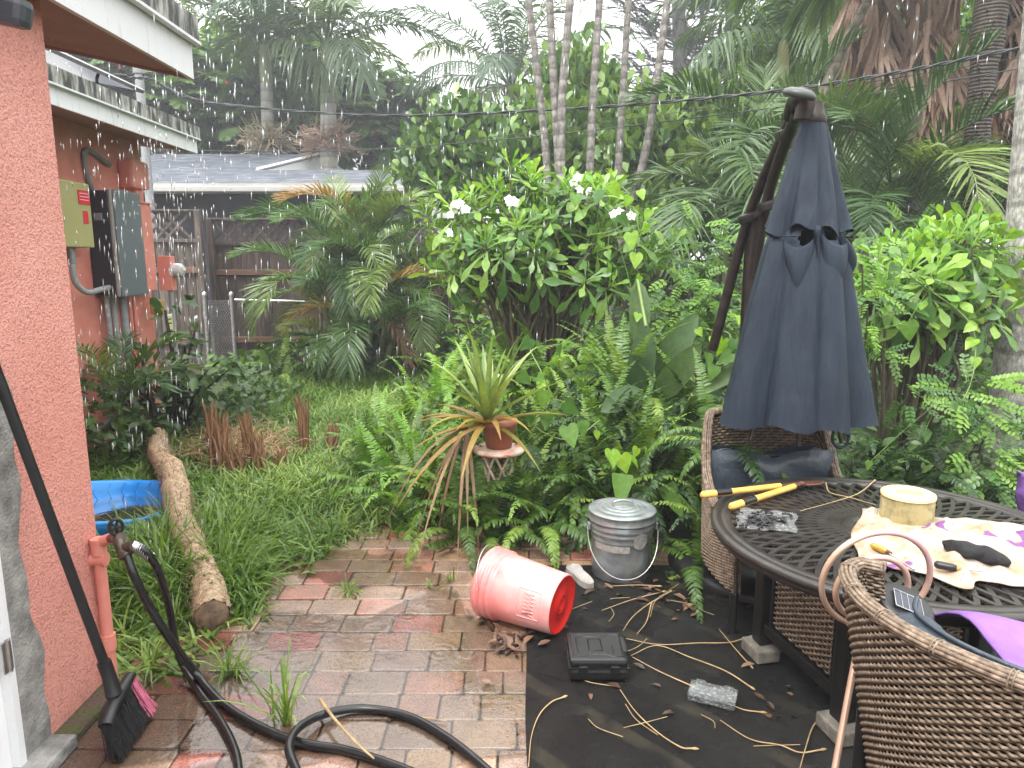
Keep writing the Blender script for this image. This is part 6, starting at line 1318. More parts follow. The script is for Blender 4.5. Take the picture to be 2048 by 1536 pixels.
def shell_fun(pts, ztop, zbot, cen, inset=.08, off=0.0):
    c, s = plan(pts); Ln = s[-1]
    def f(u, v):
        x = np.interp(u * Ln, s, c[:, 0]); y = np.interp(u * Ln, s, c[:, 1]); e = 1e-3
        tx = np.interp(np.minimum(u + e, 1) * Ln, s, c[:, 0]) - np.interp(np.maximum(u - e, 0) * Ln, s, c[:, 0]); ty = np.interp(np.minimum(u + e, 1) * Ln, s, c[:, 1]) - np.interp(np.maximum(u - e, 0) * Ln, s, c[:, 1])
        nr = unit(np.stack([ty, -tx, 0 * tx], 1)); d = np.stack([x - cen[0], y - cen[1], 0 * x], 1); nr = nr * np.sign((nr * d).sum(1, keepdims=True) + 1e-9)
        zt = ztop(u) if callable(ztop) else ztop; z = zt + (zbot - zt) * v
        p = np.stack([x - (x - cen[0]) * inset * v, y - (y - cen[1]) * inset * v, z + 0 * x], 1) + nr * off; return p, nr, np.tile([[0, 0, 1.]], (len(u), 1))
    return f, Ln
def wicker_shell(parent, pts, ztop, zbot, cen, nrow, spacing=.022, inset=.08, sub=4, both=True, hh=.0050):
    for off, nm in ((0, 'woven_back'),) + (((-.022, 'woven_lining'),) if both else ()):
        f, Ln = shell_fun(pts, ztop, zbot, cen, inset, off); stuff(link(nm, npmesh(nm, *weave(Ln, f, nrow, spacing, sub=sub, hh=hh), M_RAT, smooth=True), parent))
    f, Ln = shell_fun(pts, ztop, zbot, cen, inset, -.011); u = np.linspace(0, 1, 40); rows = [[tuple(q) for q in f(u, v)[0]] for v in (0.005, .5, 1)]; MB().grid(rows).build('core_panel', simple('dark_core', (.03, .024, .019), None, rough=.7), parent)
    f, Ln = shell_fun(pts, ztop, zbot, cen, inset, -.011); u = np.linspace(0, 1, 70); p, nr, _ = f(u, 0 * u[0]); mb = MB()
    for k in range(10):
        a = 2 * math.pi * k / 10; mb.tube([Vector(q + n_ * .017 * math.cos(a) + np.array([0, 0, .004 + .013 * math.sin(a)])) for q, n_ in zip(p, nr)], .0052, 6)
    for i in range(0, 70, 1):
        if i % 6 == 0:
            for s_ in (-.004, .004):
                q = p[i]; tn = np.cross(nr[i], [0, 0, 1]); mb.tube([Vector(q + tn * s_ + nr[i] * .0225 * math.cos(a) + np.array([0, 0, .004 + .018 * math.sin(a)])) for a in np.linspace(-.6, 3.8, 12)], .0022, 5)
    mb.build('rim', M_RAT, parent)
# ---------------------------------------------------------------- near tub chair
M_NAVY = simple('navy_vinyl', (.026, .036, .050), (.045, .06, .078), 5, .30, bscale=14, bstr=.5, bdist=.02, rough2=.5)
M_PURP = simple('purple_towel', (.16, .07, .28), (.24, .115, .38), 5, .7, bscale=120, bstr=.4)
CH = thing('wicker_chair', 'woven wicker tub chair in the near right corner seen from behind', 'chair', (1.2, 1.42, MATZ))
NP = [(.985, 1.77), (.93, 1.80), (.872, 1.755), (.835, 1.66), (.82, 1.54), (.84, 1.42), (.885, 1.32), (.967, 1.205), (1.09, 1.10), (1.26, 1.03), (1.45, 1.03), (1.6, 1.12), (1.68, 1.27)]
zf = lambda u: .785 + .015 * np.sin(np.clip((u - .05) * 3, 0, 3.14))
wicker_shell(CH, NP, zf, .10, (1.22, 1.45), 74, .017, .30, 4, True, .0047)
for x, y in ((.93, 1.7), (.98, 1.25), (1.5, 1.2), (1.5, 1.7)): MB().tube([(x, y, MATZ), (x, y, .42)], .018, 8).build('leg', M_IRON, CH)
mb = MB(); mb.rbox((1.25, 1.45, .37), (.62, .6, .06), .02); mb.build('seat', M_RAT, CH)
cu = thing('seat_cushion', 'navy vinyl cushion lining the near wicker chair', 'cushion', (1.22, 1.42, .41)); mb = MB(); mb.rbox((1.25, 1.46, .455), (.56, .52, .10), .035, seg=3); mb.build('seat_pad', M_NAVY, cu)
IP = [(1.02, 1.665), (.955, 1.56), (.958, 1.46), (.995, 1.37), (1.06, 1.285), (1.165, 1.19), (1.29, 1.145), (1.45, 1.15)]
c, s = plan(IP); rows = []
for th in np.linspace(0, 2 * math.pi, 17)[:-1]:
    rr = []
    for i in range(len(c)):
        a = c[min(i + 1, len(c) - 1)] - c[max(i - 1, 0)]; nr = np.array([a[1], -a[0]]) / np.linalg.norm(a); k = min(1, 6 * min(i, len(c) - 1 - i) / len(c) + .25); q = c[i] + nr * .078 * k * math.cos(th); rr.append((q[0], q[1], .640 + .125 * k * np.sign(math.sin(th)) * abs(math.sin(th)) ** .6))
    rows.append(rr)
rows.append(rows[0]); mb = MB(); mb.grid(rows); mb.build('back_pad', M_NAVY, cu)
mb = MB(); mb.tube([(q[0], q[1], .772) for q in c[4:-4]], .006, 6); mb.build('piping', M_NAVY, cu)
pu = MB(); rows = []
for j in range(13):
    rr = []
    for i in range(21):
        u, v = i / 20, j / 12; x = 1.13 + .03 * math.sin(v * 6) + .55 * u; y = 1.84 - .52 * v - .05 * u; z = .595 + .095 * math.sin(min(1, v * 2.2) * 1.57) - .02 * u + .014 * math.sin(u * 9 + v * 4) + .01 * math.sin(v * 11 - u * 3); rr.append((x, y, z))
    rows.append(rr)
pu.grid(rows); po_ = pu.build('purple_towel', M_PURP); po_.modifiers.new('thickness', 'SOLIDIFY').thickness = .006; tag(po_, 'purple towel bunched on the seat of the near wicker chair', 'towel')
# ---------------------------------------------------------------- round table
TX, TY, TZ, TR = 1.365, 2.41, .64, .63
TB = thing('patio_table', 'round dark bronze patio table with cast lattice top and wicker panelled base', 'table', (TX, TY, MATZ))
Tm = Matrix.Translation((TX, TY, 0))
MB().lathe([(TR - .075, TZ - .012), (TR - .07, TZ - .002), (TR - .045, TZ), (TR - .04, TZ - .003), (TR - .034, TZ - .003), (TR - .028, TZ + .001), (TR - .008, TZ + .001), (TR, TZ - .006), (TR + .002, TZ - .018), (TR - .006, TZ - .024), (TR - .003, TZ - .034), (TR - .012, TZ - .046), (TR - .04, TZ - .05), (TR - .06, TZ - .03), (TR - .075, TZ - .012)], 96, Tm).build('rim', M_TOP, TB)
MB().lathe([(0, TZ + .002), (.12, TZ + .002), (.124, TZ - .002), (.13, TZ - .002), (.134, TZ + .002), (.165, TZ + .002), (.172, TZ - .002), (.175, TZ - .010), (0, TZ - .012)], 64, Tm).build('centre_disc', M_TOP, TB)
def bar(mb, f, n=12, w_=.009, th=.007, dz=0.0):
    pts = [f(i / n) for i in range(n + 1)]; rows = [[], [], [], []]
    for i in range(n + 1):
        d = (pts[min(i + 1, n)] - pts[max(i - 1, 0)]); d = Vector((-d.y, d.x, 0)).normalized() * (w_ / 2); p = pts[i]
        for k, (sg, z) in enumerate(((1, 0), (-1, 0), (-1, -th), (1, -th))): rows[k].append(p + d * sg + Vector((0, 0, z + dz)))
    rows.append(rows[0]); mb.grid(rows, smooth=False)
mb = MB(); NB = 58; r0_, r1_ = .168, TR - .068; SW = 7 * math.pi / NB
for fam, dz in ((1, -.003), (-1, -.0042)):
    for k in range(NB):
        bar(mb, lambda s: Vector((TX + (r0_ + (r1_ - r0_) * s) * math.cos(2 * math.pi * k / NB + fam * SW * s ** .85), TY + (r0_ + (r1_ - r0_) * s) * math.sin(2 * math.pi * k / NB + fam * SW * s ** .85), TZ)), 14, .0155, .008, dz)
mb.build('lattice', M_TOP, TB)
mb = MB()
for r_ in (.30, .43):
    for k in range(96):
        pass
mb = None
A_, B_ = Vector((1.017, 2.66, 0)), Vector((1.117, 2.17, 0)); pr_ = Vector((.50, .10, 0)); cs = [A_, B_, B_ + pr_, A_ + pr_]
rotl = Matrix.Rotation(math.atan2(-.49, .1), 3, 'Z')
for q in cs: MB().rbox((q.x, q.y, .33), (.062, .062, .53), .006, rotl).build('leg', M_IRON, TB)
for i in range(4):
    a, b = cs[i], cs[(i + 1) % 4]; d = (b - a); l = d.length; d.normalize(); ro = Matrix.Rotation(math.atan2(d.y, d.x), 3, 'Z'); m_ = (a + b) / 2
    MB().rbox((m_.x, m_.y, .575), (l - .064, .03, .03), .004, ro).build('upper_rail', M_IRON, TB); MB().rbox((m_.x, m_.y, .14), (l - .064, .035, .045), .004, ro).build('lower_rail', M_IRON, TB)
    for s in (.12, .88): q = a.lerp(b, s); MB().rbox((q.x, q.y, .36), (.02, .02, .395), .003, ro).build('stile', M_IRON, TB)
    nrm = Vector((d.y, -d.x, 0))
    if nrm.dot(m_ - Vector((TX, TY, 0))) < 0: nrm = -nrm
    if i in (0, 1, 3):
        p0, p1 = a.lerp(b, .15), a.lerp(b, .85); pn = np.array(nrm)
        f = lambda u, v: (np.array(p0) + (np.array(p1) - np.array(p0)) * u[:, None] + np.array([0, 0, .555 - .385 * v]) , np.tile(pn, (len(u), 1)), np.tile([[0, 0, 1.]], (len(u), 1)))
        stuff(link('wicker_panel', npmesh('wicker_panel', *weave((p1 - p0).length, f, 36, .021, hh=.0054), M_RAT, smooth=True), TB))
    MB().box((m_.x - nrm.x * .008, m_.y - nrm.y * .008, .36), (l * .72, .006, .38), ro).build('panel_backing', simple('dark_core', (.03, .024, .019), None, rough=.7), TB)
M_CONC = simple('mossy_concrete', (.13, .12, .10), (.26, .24, .2), 16, .75, bscale=90, bstr=.7, bdist=.01)
for i, q in enumerate(cs): tag(MB().rbox((q.x - .01, q.y - .01, MATZ + .027), (.13, .10, .052), .008, rotl).build('concrete_block', M_CONC), ['mossy concrete block under the far left table leg', 'concrete block under the nearest table leg', 'concrete block under the right table leg', 'concrete block under the far right table leg'][i], 'concrete block', 'blocks under the table legs')
# ---------------------------------------------------------------- far chair
FC = thing('wicker_chair', 'wicker armchair with navy back cushion beyond the table under the umbrella', 'chair', (1.2, 3.1, 0))
FPn = [(.93, 2.80), (.90, 2.95), (.89, 3.12), (.905, 3.25), (.96, 3.33), (1.1, 3.37), (1.3, 3.37), (1.44, 3.33), (1.50, 3.25), (1.515, 3.12), (1.50, 2.95), (1.47, 2.80)]
zc = lambda u: np.interp(u, (0, .15, .24, .32, .68, .76, .85, 1), (.50, .52, .62, .87, .87, .62, .52, .50))
wicker_shell(FC, FPn, zc, .19, (1.2, 3.05), 48, .024, .05, 4, True, .0066)
for x, y in ((.95, 2.84), (.96, 3.28), (1.46, 3.28), (1.46, 2.84)): MB().tube([(x, y, 0), (x, y, .3)], .02, 8).build('leg', M_IRON, FC)
MB().rbox((1.2, 3.06, .36), (.54, .48, .06), .02).build('seat', M_RAT, FC)
cb_ = thing('back_cushion', 'navy vinyl back cushion slumped in the far wicker chair', 'cushion', (1.2, 3.24, .42)); rows = []
for j in range(15):
    rr = []
    for i in range(25):
        u, v = i / 24 * 2 - 1, j / 14 * 2 - 1; k = (1 - abs(u) ** 3.2) ** .5 * (1 - abs(v) ** 3.0) ** .5; x = 1.215 + .285 * u; z = .555 + .165 * v - .035 * math.exp(-(u / .25) ** 2) * max(v, 0); y = 3.215 - .055 * k - .02 * v - .008 * math.sin(u * 7 + v * 5) * k; rr.append((x, y, z))
    rows.append(rr)
mb = MB(); mb.grid(rows); mb.grid([[(p[0], 6.5 - p[1] + .0, p[2]) if False else (p[0], 3.275 + (3.215 - p[1]) * .5, p[2]) for p in r_] for r_ in rows]); mb.build('cover', M_NAVY, cb_)
MB().tube([(1.215 + .287 * math.copysign(abs(math.cos(a)) ** .35, math.cos(a)), 3.235, .555 + .167 * math.copysign(abs(math.sin(a)) ** .35, math.sin(a)) - .04 * math.exp(-(math.cos(a) / .25) ** 2) * (math.sin(a) > 0)) for a in np.linspace(0, 6.283, 60)], .006, 6).build('piping', M_NAVY, cb_)
# ---------------------------------------------------------------- cantilever umbrella
M_CANO, t_ = newmat('navy_canopy'); v_ = pos(t_)
cc_ = ramp(t_, noise(t_, pos(t_, (6, 6, .8)), 3, 5), [(.3, (.0075, .0135, .024)), (.7, (.018, .029, .046))]); wv1 = noise(t_, v_, 500, 2); finish(M_CANO, t_, cc_, .55, 0, math_(t_, 'ADD', math_(t_, 'MULTIPLY', noise(t_, pos(t_, (7, 7, 1.5)), 4, 4), 6), wv1), .6, .004, .25)
M_UMB = simple('bronze_umbrella_tube', (.012, .009, .008), (.034, .025, .02), 18, .38, .5, rough2=.5)
UX, UY = P(1602, 600, 3.12).x, 3.12
UM = thing('cantilever_umbrella', 'closed navy cantilever umbrella standing behind the far chair', 'umbrella', (UX, UY, 0))
def zpx(py, D=UY): return P(1602, py, D).z
NT_ = 96
def fold(th, t, k, amp):
    a = th * k + 1.1 * math.sin(th * 2 + k) + .7 * math.sin(th * 3 + 1) + t * .5
    return 1 + amp * (abs(math.sin(a / 2)) ** .42 - .8) + amp * .25 * math.sin(th * 5 + 2 + t * 1.2)
def tier(prof, k, amp, name, dxs=0.0, ragged=0.0, holes=()):
    rows = []
    for j, (py, hw) in enumerate(prof):
        t = j / (len(prof) - 1); r = hw * 3.2 / FPX; rr = []
        for i in range(NT_):
            th = 2 * math.pi * i / NT_; q = r * fold(th, t, k, amp * (.35 + .65 * t)); z = zpx(py) + (ragged * (math.sin(th * 3 + 1) * .5 + math.sin(th * 8) * .5) if j == len(prof) - 1 else ragged * .6 * math.sin(th * 3 + 1) * (t > .85))
            rr.append((UX + dxs * t + q * math.cos(th), UY + q * math.sin(th) * .85, z))
        rows.append(rr)
    mb = MB(); mb.grid(rows, cu=True)
    if holes:
        kp = []
        for j in range(len(prof) - 1):
            for i in range(NT_):
                th = math.degrees(2 * math.pi * (i + .5) / NT_); py = (prof[j][0] + prof[j + 1][0]) / 2
                kp.append(not any(((th - a) / wa) ** 2 + ((py - b) / wb) ** 2 < 1 for a, b, wa, wb in holes))
        mb.f = [f for f, q in zip(mb.f, kp) if q]; mb.sm = [f for f, q in zip(mb.sm, kp) if q]
    return mb.build(name, M_CANO, UM)
def interp_prof(pts, n): ys = [p[0] for p in pts]; ws = [p[1] for p in pts]; return [(y, float(np.interp(y, ys, ws))) for y in np.linspace(ys[0], ys[-1], n)]
tier(interp_prof([(446, 50), (470, 66), (492, 74), (590, 93), (690, 110), (785, 128), (838, 138)], 44), 8, .40, 'lower_canopy', 0, .02, ((252, 478, 11, 19), (290, 474, 10, 13)))
tier(interp_prof([(242, 22), (260, 27), (345, 47), (400, 60), (462, 76)], 18), 8, .34, 'upper_canopy', 0, .03)
MB().lathe([(.050, zpx(246)), (.055, zpx(238)), (.042, zpx(228)), (.035, zpx(205))], 24, Matrix.Translation((UX, UY, 0))).build('top_collar', M_UMB, UM)
def pocket(a0, a1, y0, y1, name, skew=0.0, out=.022):
    """loose cloth swag hanging in a U below an opening"""
    rows = []
    for j in range(13):
        v = j / 12; rr = []
        for i in range(21):
            u = i / 20; k = math.sin(math.pi * u) ** .75; th = R(a0 + (a1 - a0) * u); top = y0 + 22 * k; low = y0 + 14 + (y1 - y0) * k * (1 + skew * (u - .5)); py = top + (low - top) * v
            r = float(np.interp(py, (446, 470, 492, 590, 690), (50, 66, 74, 93, 110))) * 3.2 / FPX * (1.03 - .10 * v ** 2) + out * k * math.sin(math.pi * (.12 + .85 * v)) + .004 * math.sin(u * 14) * v
            rr.append((UX + r * math.cos(th), UY + r * .85 * math.sin(th), zpx(py)))
        rows.append(rr)
    o = MB().grid(rows).build(name, M_CANO, UM); o.modifiers.new('thickness', 'SOLIDIFY').thickness = .003
pocket(220, 264, 474, 560, 'loose_fold', .9, .010); pocket(274, 334, 470, 548, 'loose_fold', -1.1, .014); pocket(318, 366, 466, 540, 'loose_fold', .5, .03)
for a0, a1 in ((196, 240), (312, 372)):
    MB().tube([(UX + .176 * math.cos(R(a)), UY + .15 * math.sin(R(a)), zpx(474)) for a in np.linspace(a0, a1, 14)], .004, 5).build('tie_strap', M_CANO, UM)
q = Vector((UX - .012, UY - .138, zpx(468))); MB().tube(cr([q + Vector((.004, .01, .035)), q + Vector((0, -.008, .012)), q + Vector((0, -.012, -.01)), q + Vector((.006, -.01, -.05)), q + Vector((.016, -.012, -.13))], 5), [.006, .009, .012, .014, .016, .017, .017, .016, .015, .014, .013, .012, .011, .010, .009, .008, .007, .006, .005, .004, .003], 8).build('gathered_knot', M_CANO, UM)
for (ax_, ay_) in ((1597, 892), (1683, 885), (1500, 880)):
    q = P(ax_, ay_, 3.0); MB().tube([q, (UX + (q.x - UX) * .5, UY - .05, 1.2)], .009, 6).build('rib', M_UMB, UM)
q = P(1683, 868, 2.93); MB().tube(cr([q + Vector((-.03, 0, .06)), q + Vector((-.035, 0, -.03)), q + Vector((0, 0, -.06)), q + Vector((.03, 0, -.03)), q + Vector((.025, 0, .06))], 6), .007, 6).build('crank_strap', M_CANO, UM)
mp = P(1500, 600, 3.72); zt = P(1500, 430, 3.72).z
MB().tube([(mp.x, 3.72, .05), (mp.x, 3.72, zt)], .043, 14).build('mast', M_UMB, UM)
for (pts, r, nm) in (([P(1425, 700, 3.80), P(1497, 436, 3.70), P(1560, 285, 3.45), P(1588, 225, 3.3)], .027, 'lever_tube'), ([P(1486, 690, 3.75), P(1530, 420, 3.62), P(1575, 275, 3.35), P(1596, 225, 3.2)], .027, 'boom_tube')): MB().tube(cr(pts, 6), r, 10).build(nm, M_UMB, UM)
for px_, py_, D in ((1497, 436, 3.69), (1535, 412, 3.6), (1572, 268, 3.38)): MB().rbox(P(px_, py_, D), (.085, .08, .05), .015, Matrix.Rotation(R(-20), 3, 'Y')).build('clamp', M_UMB, UM)
MB().tube(cr([P(1497, 440, 3.7), P(1515, 432, 3.65), P(1535, 415, 3.6)], 4), .018, 8).build('clamp_bar', M_UMB, UM)
MB().tube(cr([P(1578, 235, 3.27), P(1590, 205, 3.2), P(1600, 196, 3.14), P(1612, 205, 3.12), P(1608, 240, 3.12)], 5), [.028, .03, .032, .034, .036, .036, .036, .038, .04, .042, .044, .044, .044, .044, .044, .044, .042, .042, .042, .042, .042], 12).build('hook_head', M_UMB, UM)
q = P(1601, 183, 3.02); MB().lathe([(0, -.03), (.062, -.024), (.068, -.012), (.062, 0), (.04, .01), (0, .014)], 28, Matrix.Translation(q) @ Matrix.Rotation(R(14), 4, 'X') @ Matrix.Rotation(R(12), 4, 'Y')).build('cap_disc', simple('dull_green_black', (.03, .036, .036), (.05, .058, .056), 10, .4), UM)
MB().lathe([(0, .075), (.2, .07), (.44, .055), (.46, .03), (.46, 0)], 40, Matrix.Translation((mp.x + .05, 3.52, 0))).build('base_plate', M_BLK, UM)
# ---------------------------------------------------------------- crescent stake light
M_COP = simple('copper_tube', (.70, .45, .33), (.80, .56, .43), 14, .35, .6, rough2=.45)
SLt = thing('solar_stake_light', 'copper crescent solar stake light leaning between the near chair and the table', 'garden light', P(1668, 1600, 1.75)); e1, e2 = Vector((1, .08, 0)).normalized(), Vector((-.05, -.20, .97)).normalized(); rc = P(1752, 1160, 1.875); rad = .158
def circ(c, r, a0, a1, n=48): return [c + e1 * r * math.cos(a) + e2 * r * math.sin(a) for a in np.linspace(a0, a1, n)]
MB().tube(circ(rc, rad, R(-42), R(262)), .0085, 10).build('outer_ring', M_COP, SLt)
rc2 = rc + e1 * (-.008) - e2 * .030; MB().tube(circ(rc2, .106, R(-30), R(240)), .0085, 10).build('inner_ring', M_COP, SLt)
lp_ = P(1811, 1212, 1.75); Mq = Matrix.Translation(lp_) @ Matrix.Rotation(R(24), 4, 'X') @ Matrix.Rotation(R(14), 4, 'Y') @ Matrix.Rotation(R(-20), 4, 'Z')
MB().lathe([(0, -.045), (.07, -.045), (.082, -.036), (.082, -.022), (.074, -.016), (.078, -.008), (.074, .006), (.064, .012), (.06, .010), (0, .012)], 40, Mq).build('lamp_head', M_BLK, SLt)
mb = MB(); mb.add([Mq @ Vector((x, y, .0145)) for x, y in ((-.035, -.03), (.035, -.03), (.035, .03), (-.035, .03))], [(0, 1, 2, 3)]); sc_ = mb.build('solar_cell', simple('dark_cell', (.02, .025, .035), (.03, .035, .05), 60, .2), SLt)
mb = MB(); mb.tube([Mq @ Vector((x, y, .0155)) for x, y in ((-.036, -.031), (.036, -.031), (.036, .031), (-.036, .031), (-.036, -.031))], .0015, 4)
for x in (-.018, 0, .018): mb.tube([Mq @ Vector((x, -.03, .0155)), Mq @ Vector((x, .03, .0155))], .0009, 4)
mb.build('cell_frame', simple('pale_frame', (.35, .36, .38), None, rough=.4), SLt)
MB().tube([rc - e2 * rad - e1 * .02, P(1695, 1400, 1.82), P(1640, 1700, 1.72)], .0095, 10).build('pole', M_COP, SLt)
# ---------------------------------------------------------------- things on the table
TT = TZ + .003
M_YH = simple('yellow_vinyl_grip', (.62, .34, .06), (.72, .42, .09), 20, .4); M_RUST = simple('rusty_blade', (.09, .035, .022), (.16, .07, .045), 40, .6, .5)
LO = thing('loppers', 'pair of yellow handled loppers lying on the table edge', 'loppers', G(1500, 985, TT))
pv = G(1603, 967, TT + .02)
for (a, b, nm) in ((G(1402, 990, TT + .03), G(1560, 972, TT + .022), 0), (G(1460, 1014, TT + .018), G(1588, 973, TT + .02), 1)):
    d = (b - a).normalized(); hd_ = MB().tube([a, a + d * .01, a.lerp(b, .12), a.lerp(b, .35), a.lerp(b, .42), b], [.008, .0145, .0145, .0145, .0125, .0125], 12).build('handle', M_YH, LO)
    MB().tube([a.lerp(b, .18) + Vector((0, -.004, .003)), a.lerp(b, .36) + Vector((0, -.004, .003))], [.0135, .0135], 10).build('grip_insert', M_BLK, hd_); MB().tube([b, pv], [.008, .009], 8).build('shank', M_RUST, LO)
mb = MB(); bl_ = G(1636, 962, TT + .016); d = (bl_ - pv); sd_ = Vector((-d.y, d.x, 0)).normalized()
mb.add([pv + sd_ * .02, pv - sd_ * .02, bl_ - sd_ * .012, bl_ + sd_ * .012, pv + sd_ * .02 + Vector((0, 0, -.006)), pv - sd_ * .02 + Vector((0, 0, -.006)), bl_ - sd_ * .012 + Vector((0, 0, -.006)), bl_ + sd_ * .012 + Vector((0, 0, -.006))], [(0, 1, 2, 3), (7, 6, 5, 4), (0, 4, 5, 1), (1, 5, 6, 2), (2, 6, 7, 3), (3, 7, 4, 0)]); mb.build('blade', M_RUST, LO)
mb = MB(); mb.tube(cr([pv - sd_ * .02, pv.lerp(bl_, .6) - sd_ * .034, bl_ - sd_ * .016 + d * .1], 5), .008, 6, flat=.6); mb.build('hook_jaw', M_RUST, LO); MB().lathe([(0, .01), (.012, .008), (.012, -.004)], 12, Matrix.Translation(pv)).build('pivot_bolt', M_RUST, LO)
# filter cartridge
fo = G(1811, 1042, TT); FL = thing('filter_cartridge', 'dirty cream pleated pool filter cartridge standing on the stained cloth', 'filter cartridge', fo)
M_FIL = simple('dirty_pleats', (.44, .38, .20), (.24, .20, .10), 26, .8, lo=.45, hi=.68, bscale=160, bstr=.4); M_CAP = simple('cream_cap', (.66, .56, .27), (.58, .48, .22), 9, .5)
FR, FH = .090, .102; mb = MB(); n = 220; T2 = Matrix.Translation(fo)
mb.grid([[T2 @ Vector(((FR - .004 + .003 * (k % 2)) * math.cos(2 * math.pi * k / n), (FR - .004 + .003 * (k % 2)) * math.sin(2 * math.pi * k / n), z)) for k in range(n)] for z in (.010, FH)], smooth=False, cu=True); mb.build('pleats', M_FIL, FL)
MB().lathe([(.042, FH - .03), (.042, FH + .006), (.046, FH + .010), (FR - .006, FH + .010), (FR + .001, FH + .006), (FR + .001, FH - .004)], 56, T2).build('top_cap', M_CAP, FL); MB().lathe([(FR - .002, .0), (FR + .001, .003), (FR + .001, .012), (FR - .004, .013)], 56, T2).build('bottom_cap', M_CAP, FL)
MB().lathe([(0, FH - .028), (.042, FH - .028)], 32, T2).build('core', simple('core_tan', (.35, .26, .12), None, rough=.7), FL); MB().rbox(T2 @ Vector((0, 0, FH - .006)), (.085, .014, .014), .003, Matrix.Rotation(R(-20), 3, 'Z')).build('core_bar', M_CAP, FL)
# stained cloth
M_CLOTH, t_ = newmat('stained_cloth'); v_ = pos(t_)
c1 = ramp(t_, noise(t_, v_, 9, 5), [(.3, (.30, .17, .085)), (.42, (.36, .26, .18)), (.58, (.37, .33, .295))]); c1 = mixc(t_, ramp(t_, noise(t_, v_, 5.2, 3, .5, .4), [(.60, (0, 0, 0)), (.612, (1, 1, 1))]), c1, (.17, .07, .19)); c1 = mixc(t_, ramp(t_, noise(t_, v_, 90, 2), [(.64, (0, 0, 0)), (.70, (.7, .7, .7))]), c1, (.20, .10, .04))
finish(M_CLOTH, t_, c1, .85, 0, noise(t_, v_, 260, 3), .3, .002, .2)
cq = [G(1716, 1020, TT), G(2085, 1058, TT), G(2085, 1188, TT), G(1708, 1128, TT)]; nU, nV = 60, 36; rows = []; g = random.Random(3)
for j in range(nV + 1):
    rr = []
    for i in range(nU + 1):
        u, v = i / nU, j / nV; p = cq[0].lerp(cq[1], u).lerp(cq[3].lerp(cq[2], u), v); ed = min(u, 1 - u, v, 1 - v)
        p = p + Vector((.018 * math.sin(v * 7 + 1) * (1 - min(1, u * 4)) - .02 * math.sin(v * 5) * max(0, 1 - (1 - u) * 4), (.016 * math.sin(u * 9 + .5) + .012 * math.sin(u * 21)) * max(0, 1 - (1 - v) * 4) * 1.3 - (.05 * math.exp(-((u - .55) / .12) ** 2)) * v ** 3 + .012 * math.sin(u * 11) * max(0, 1 - v * 4), 0))
        wr = abs(math.sin(u * 13 + v * 5 + 1.5 * math.sin(v * 4))) ** 9 * .016 + abs(math.sin(v * 17 - u * 6 + math.sin(u * 9))) ** 9 * .013 + .003 * math.sin(u * 31) * math.sin(v * 27) ; near = math.hypot(p.x - fo.x, p.y - fo.y) < FR + .01
        rr.append((p.x, p.y, TT + .004 + (0 if near else max(0, wr) * min(1, ed * 9 + .25))))
    rows.append(rr)
mb = MB(); mb.grid(rows); cl = mb.build('stained_cloth', M_CLOTH); cl.modifiers.new('thickness', 'SOLIDIFY').thickness = .003; tag(cl, 'rust stained cream and purple cloth spread on the table', 'cloth'); FL.location.z = fo.z
# black sock
q = [G(1888, 1090, TT + .03), G(1915, 1098, TT + .035), G(1950, 1104, TT + .034), G(1985, 1114, TT + .032), G(2018, 1124, TT + .028)]; c = cr(q, 7); mb = MB(); rows = []
for i, p in enumerate(c):
    t = i / (len(c) - 1); r = .036 * (1 - abs(2 * t - 1) ** 4) ** .5 + .006; rr = []
    for k in range(18): a = 2 * math.pi * k / 18; w_ = 1 + .09 * math.sin(a * 3 + i * .5) + .06 * math.sin(i * .8 + a * 4); rr.append(p + Vector((.1 * r * math.cos(a), r * math.cos(a) * w_, r * .62 * math.sin(a) * w_)))
    rows.append(rr)
mb.grid(rows, cu=True); tag(mb.build('black_sock', simple('black_knit', (.006, .006, .007), (.014, .014, .015), 60, .9, bscale=200, bstr=.6)), 'crumpled wet black sock lying on the stained cloth', 'sock')
def driver(label, a, m, b, hm, r):
    t = thing('screwdriver', label, 'screwdriver', a); d = (m - a).normalized(); MB().tube([a, a + d * .006, a.lerp(m, .25), a.lerp(m, .7), m - d * .004, m], [r * .5, r, r * 1.05, r, r * .85, r * .5], 10).build('handle', hm[0], t); MB().tube([m - d * .002, m + d * .014], [r * .75, r * .5], 10).build('collar', hm[1], t); MB().tube([m, b], .0028, 8).build('shaft', M_STEEL, t)
M_AMB = simple('amber_plastic', (.42, .26, .04), (.3, .18, .03), 20, .2)
driver('screwdriver with black and yellow handle in front of the sock', G(1868, 1128, TT + .03), G(1915, 1137, TT + .03), G(1968, 1143, TT + .026), (M_BLK, M_AMB), .0115); driver('screwdriver with amber handle at the left end of the cloth', G(1742, 1090, TT + .028), G(1775, 1104, TT + .028), G(1828, 1140, TT + .024), (M_AMB, M_RUST), .0105)
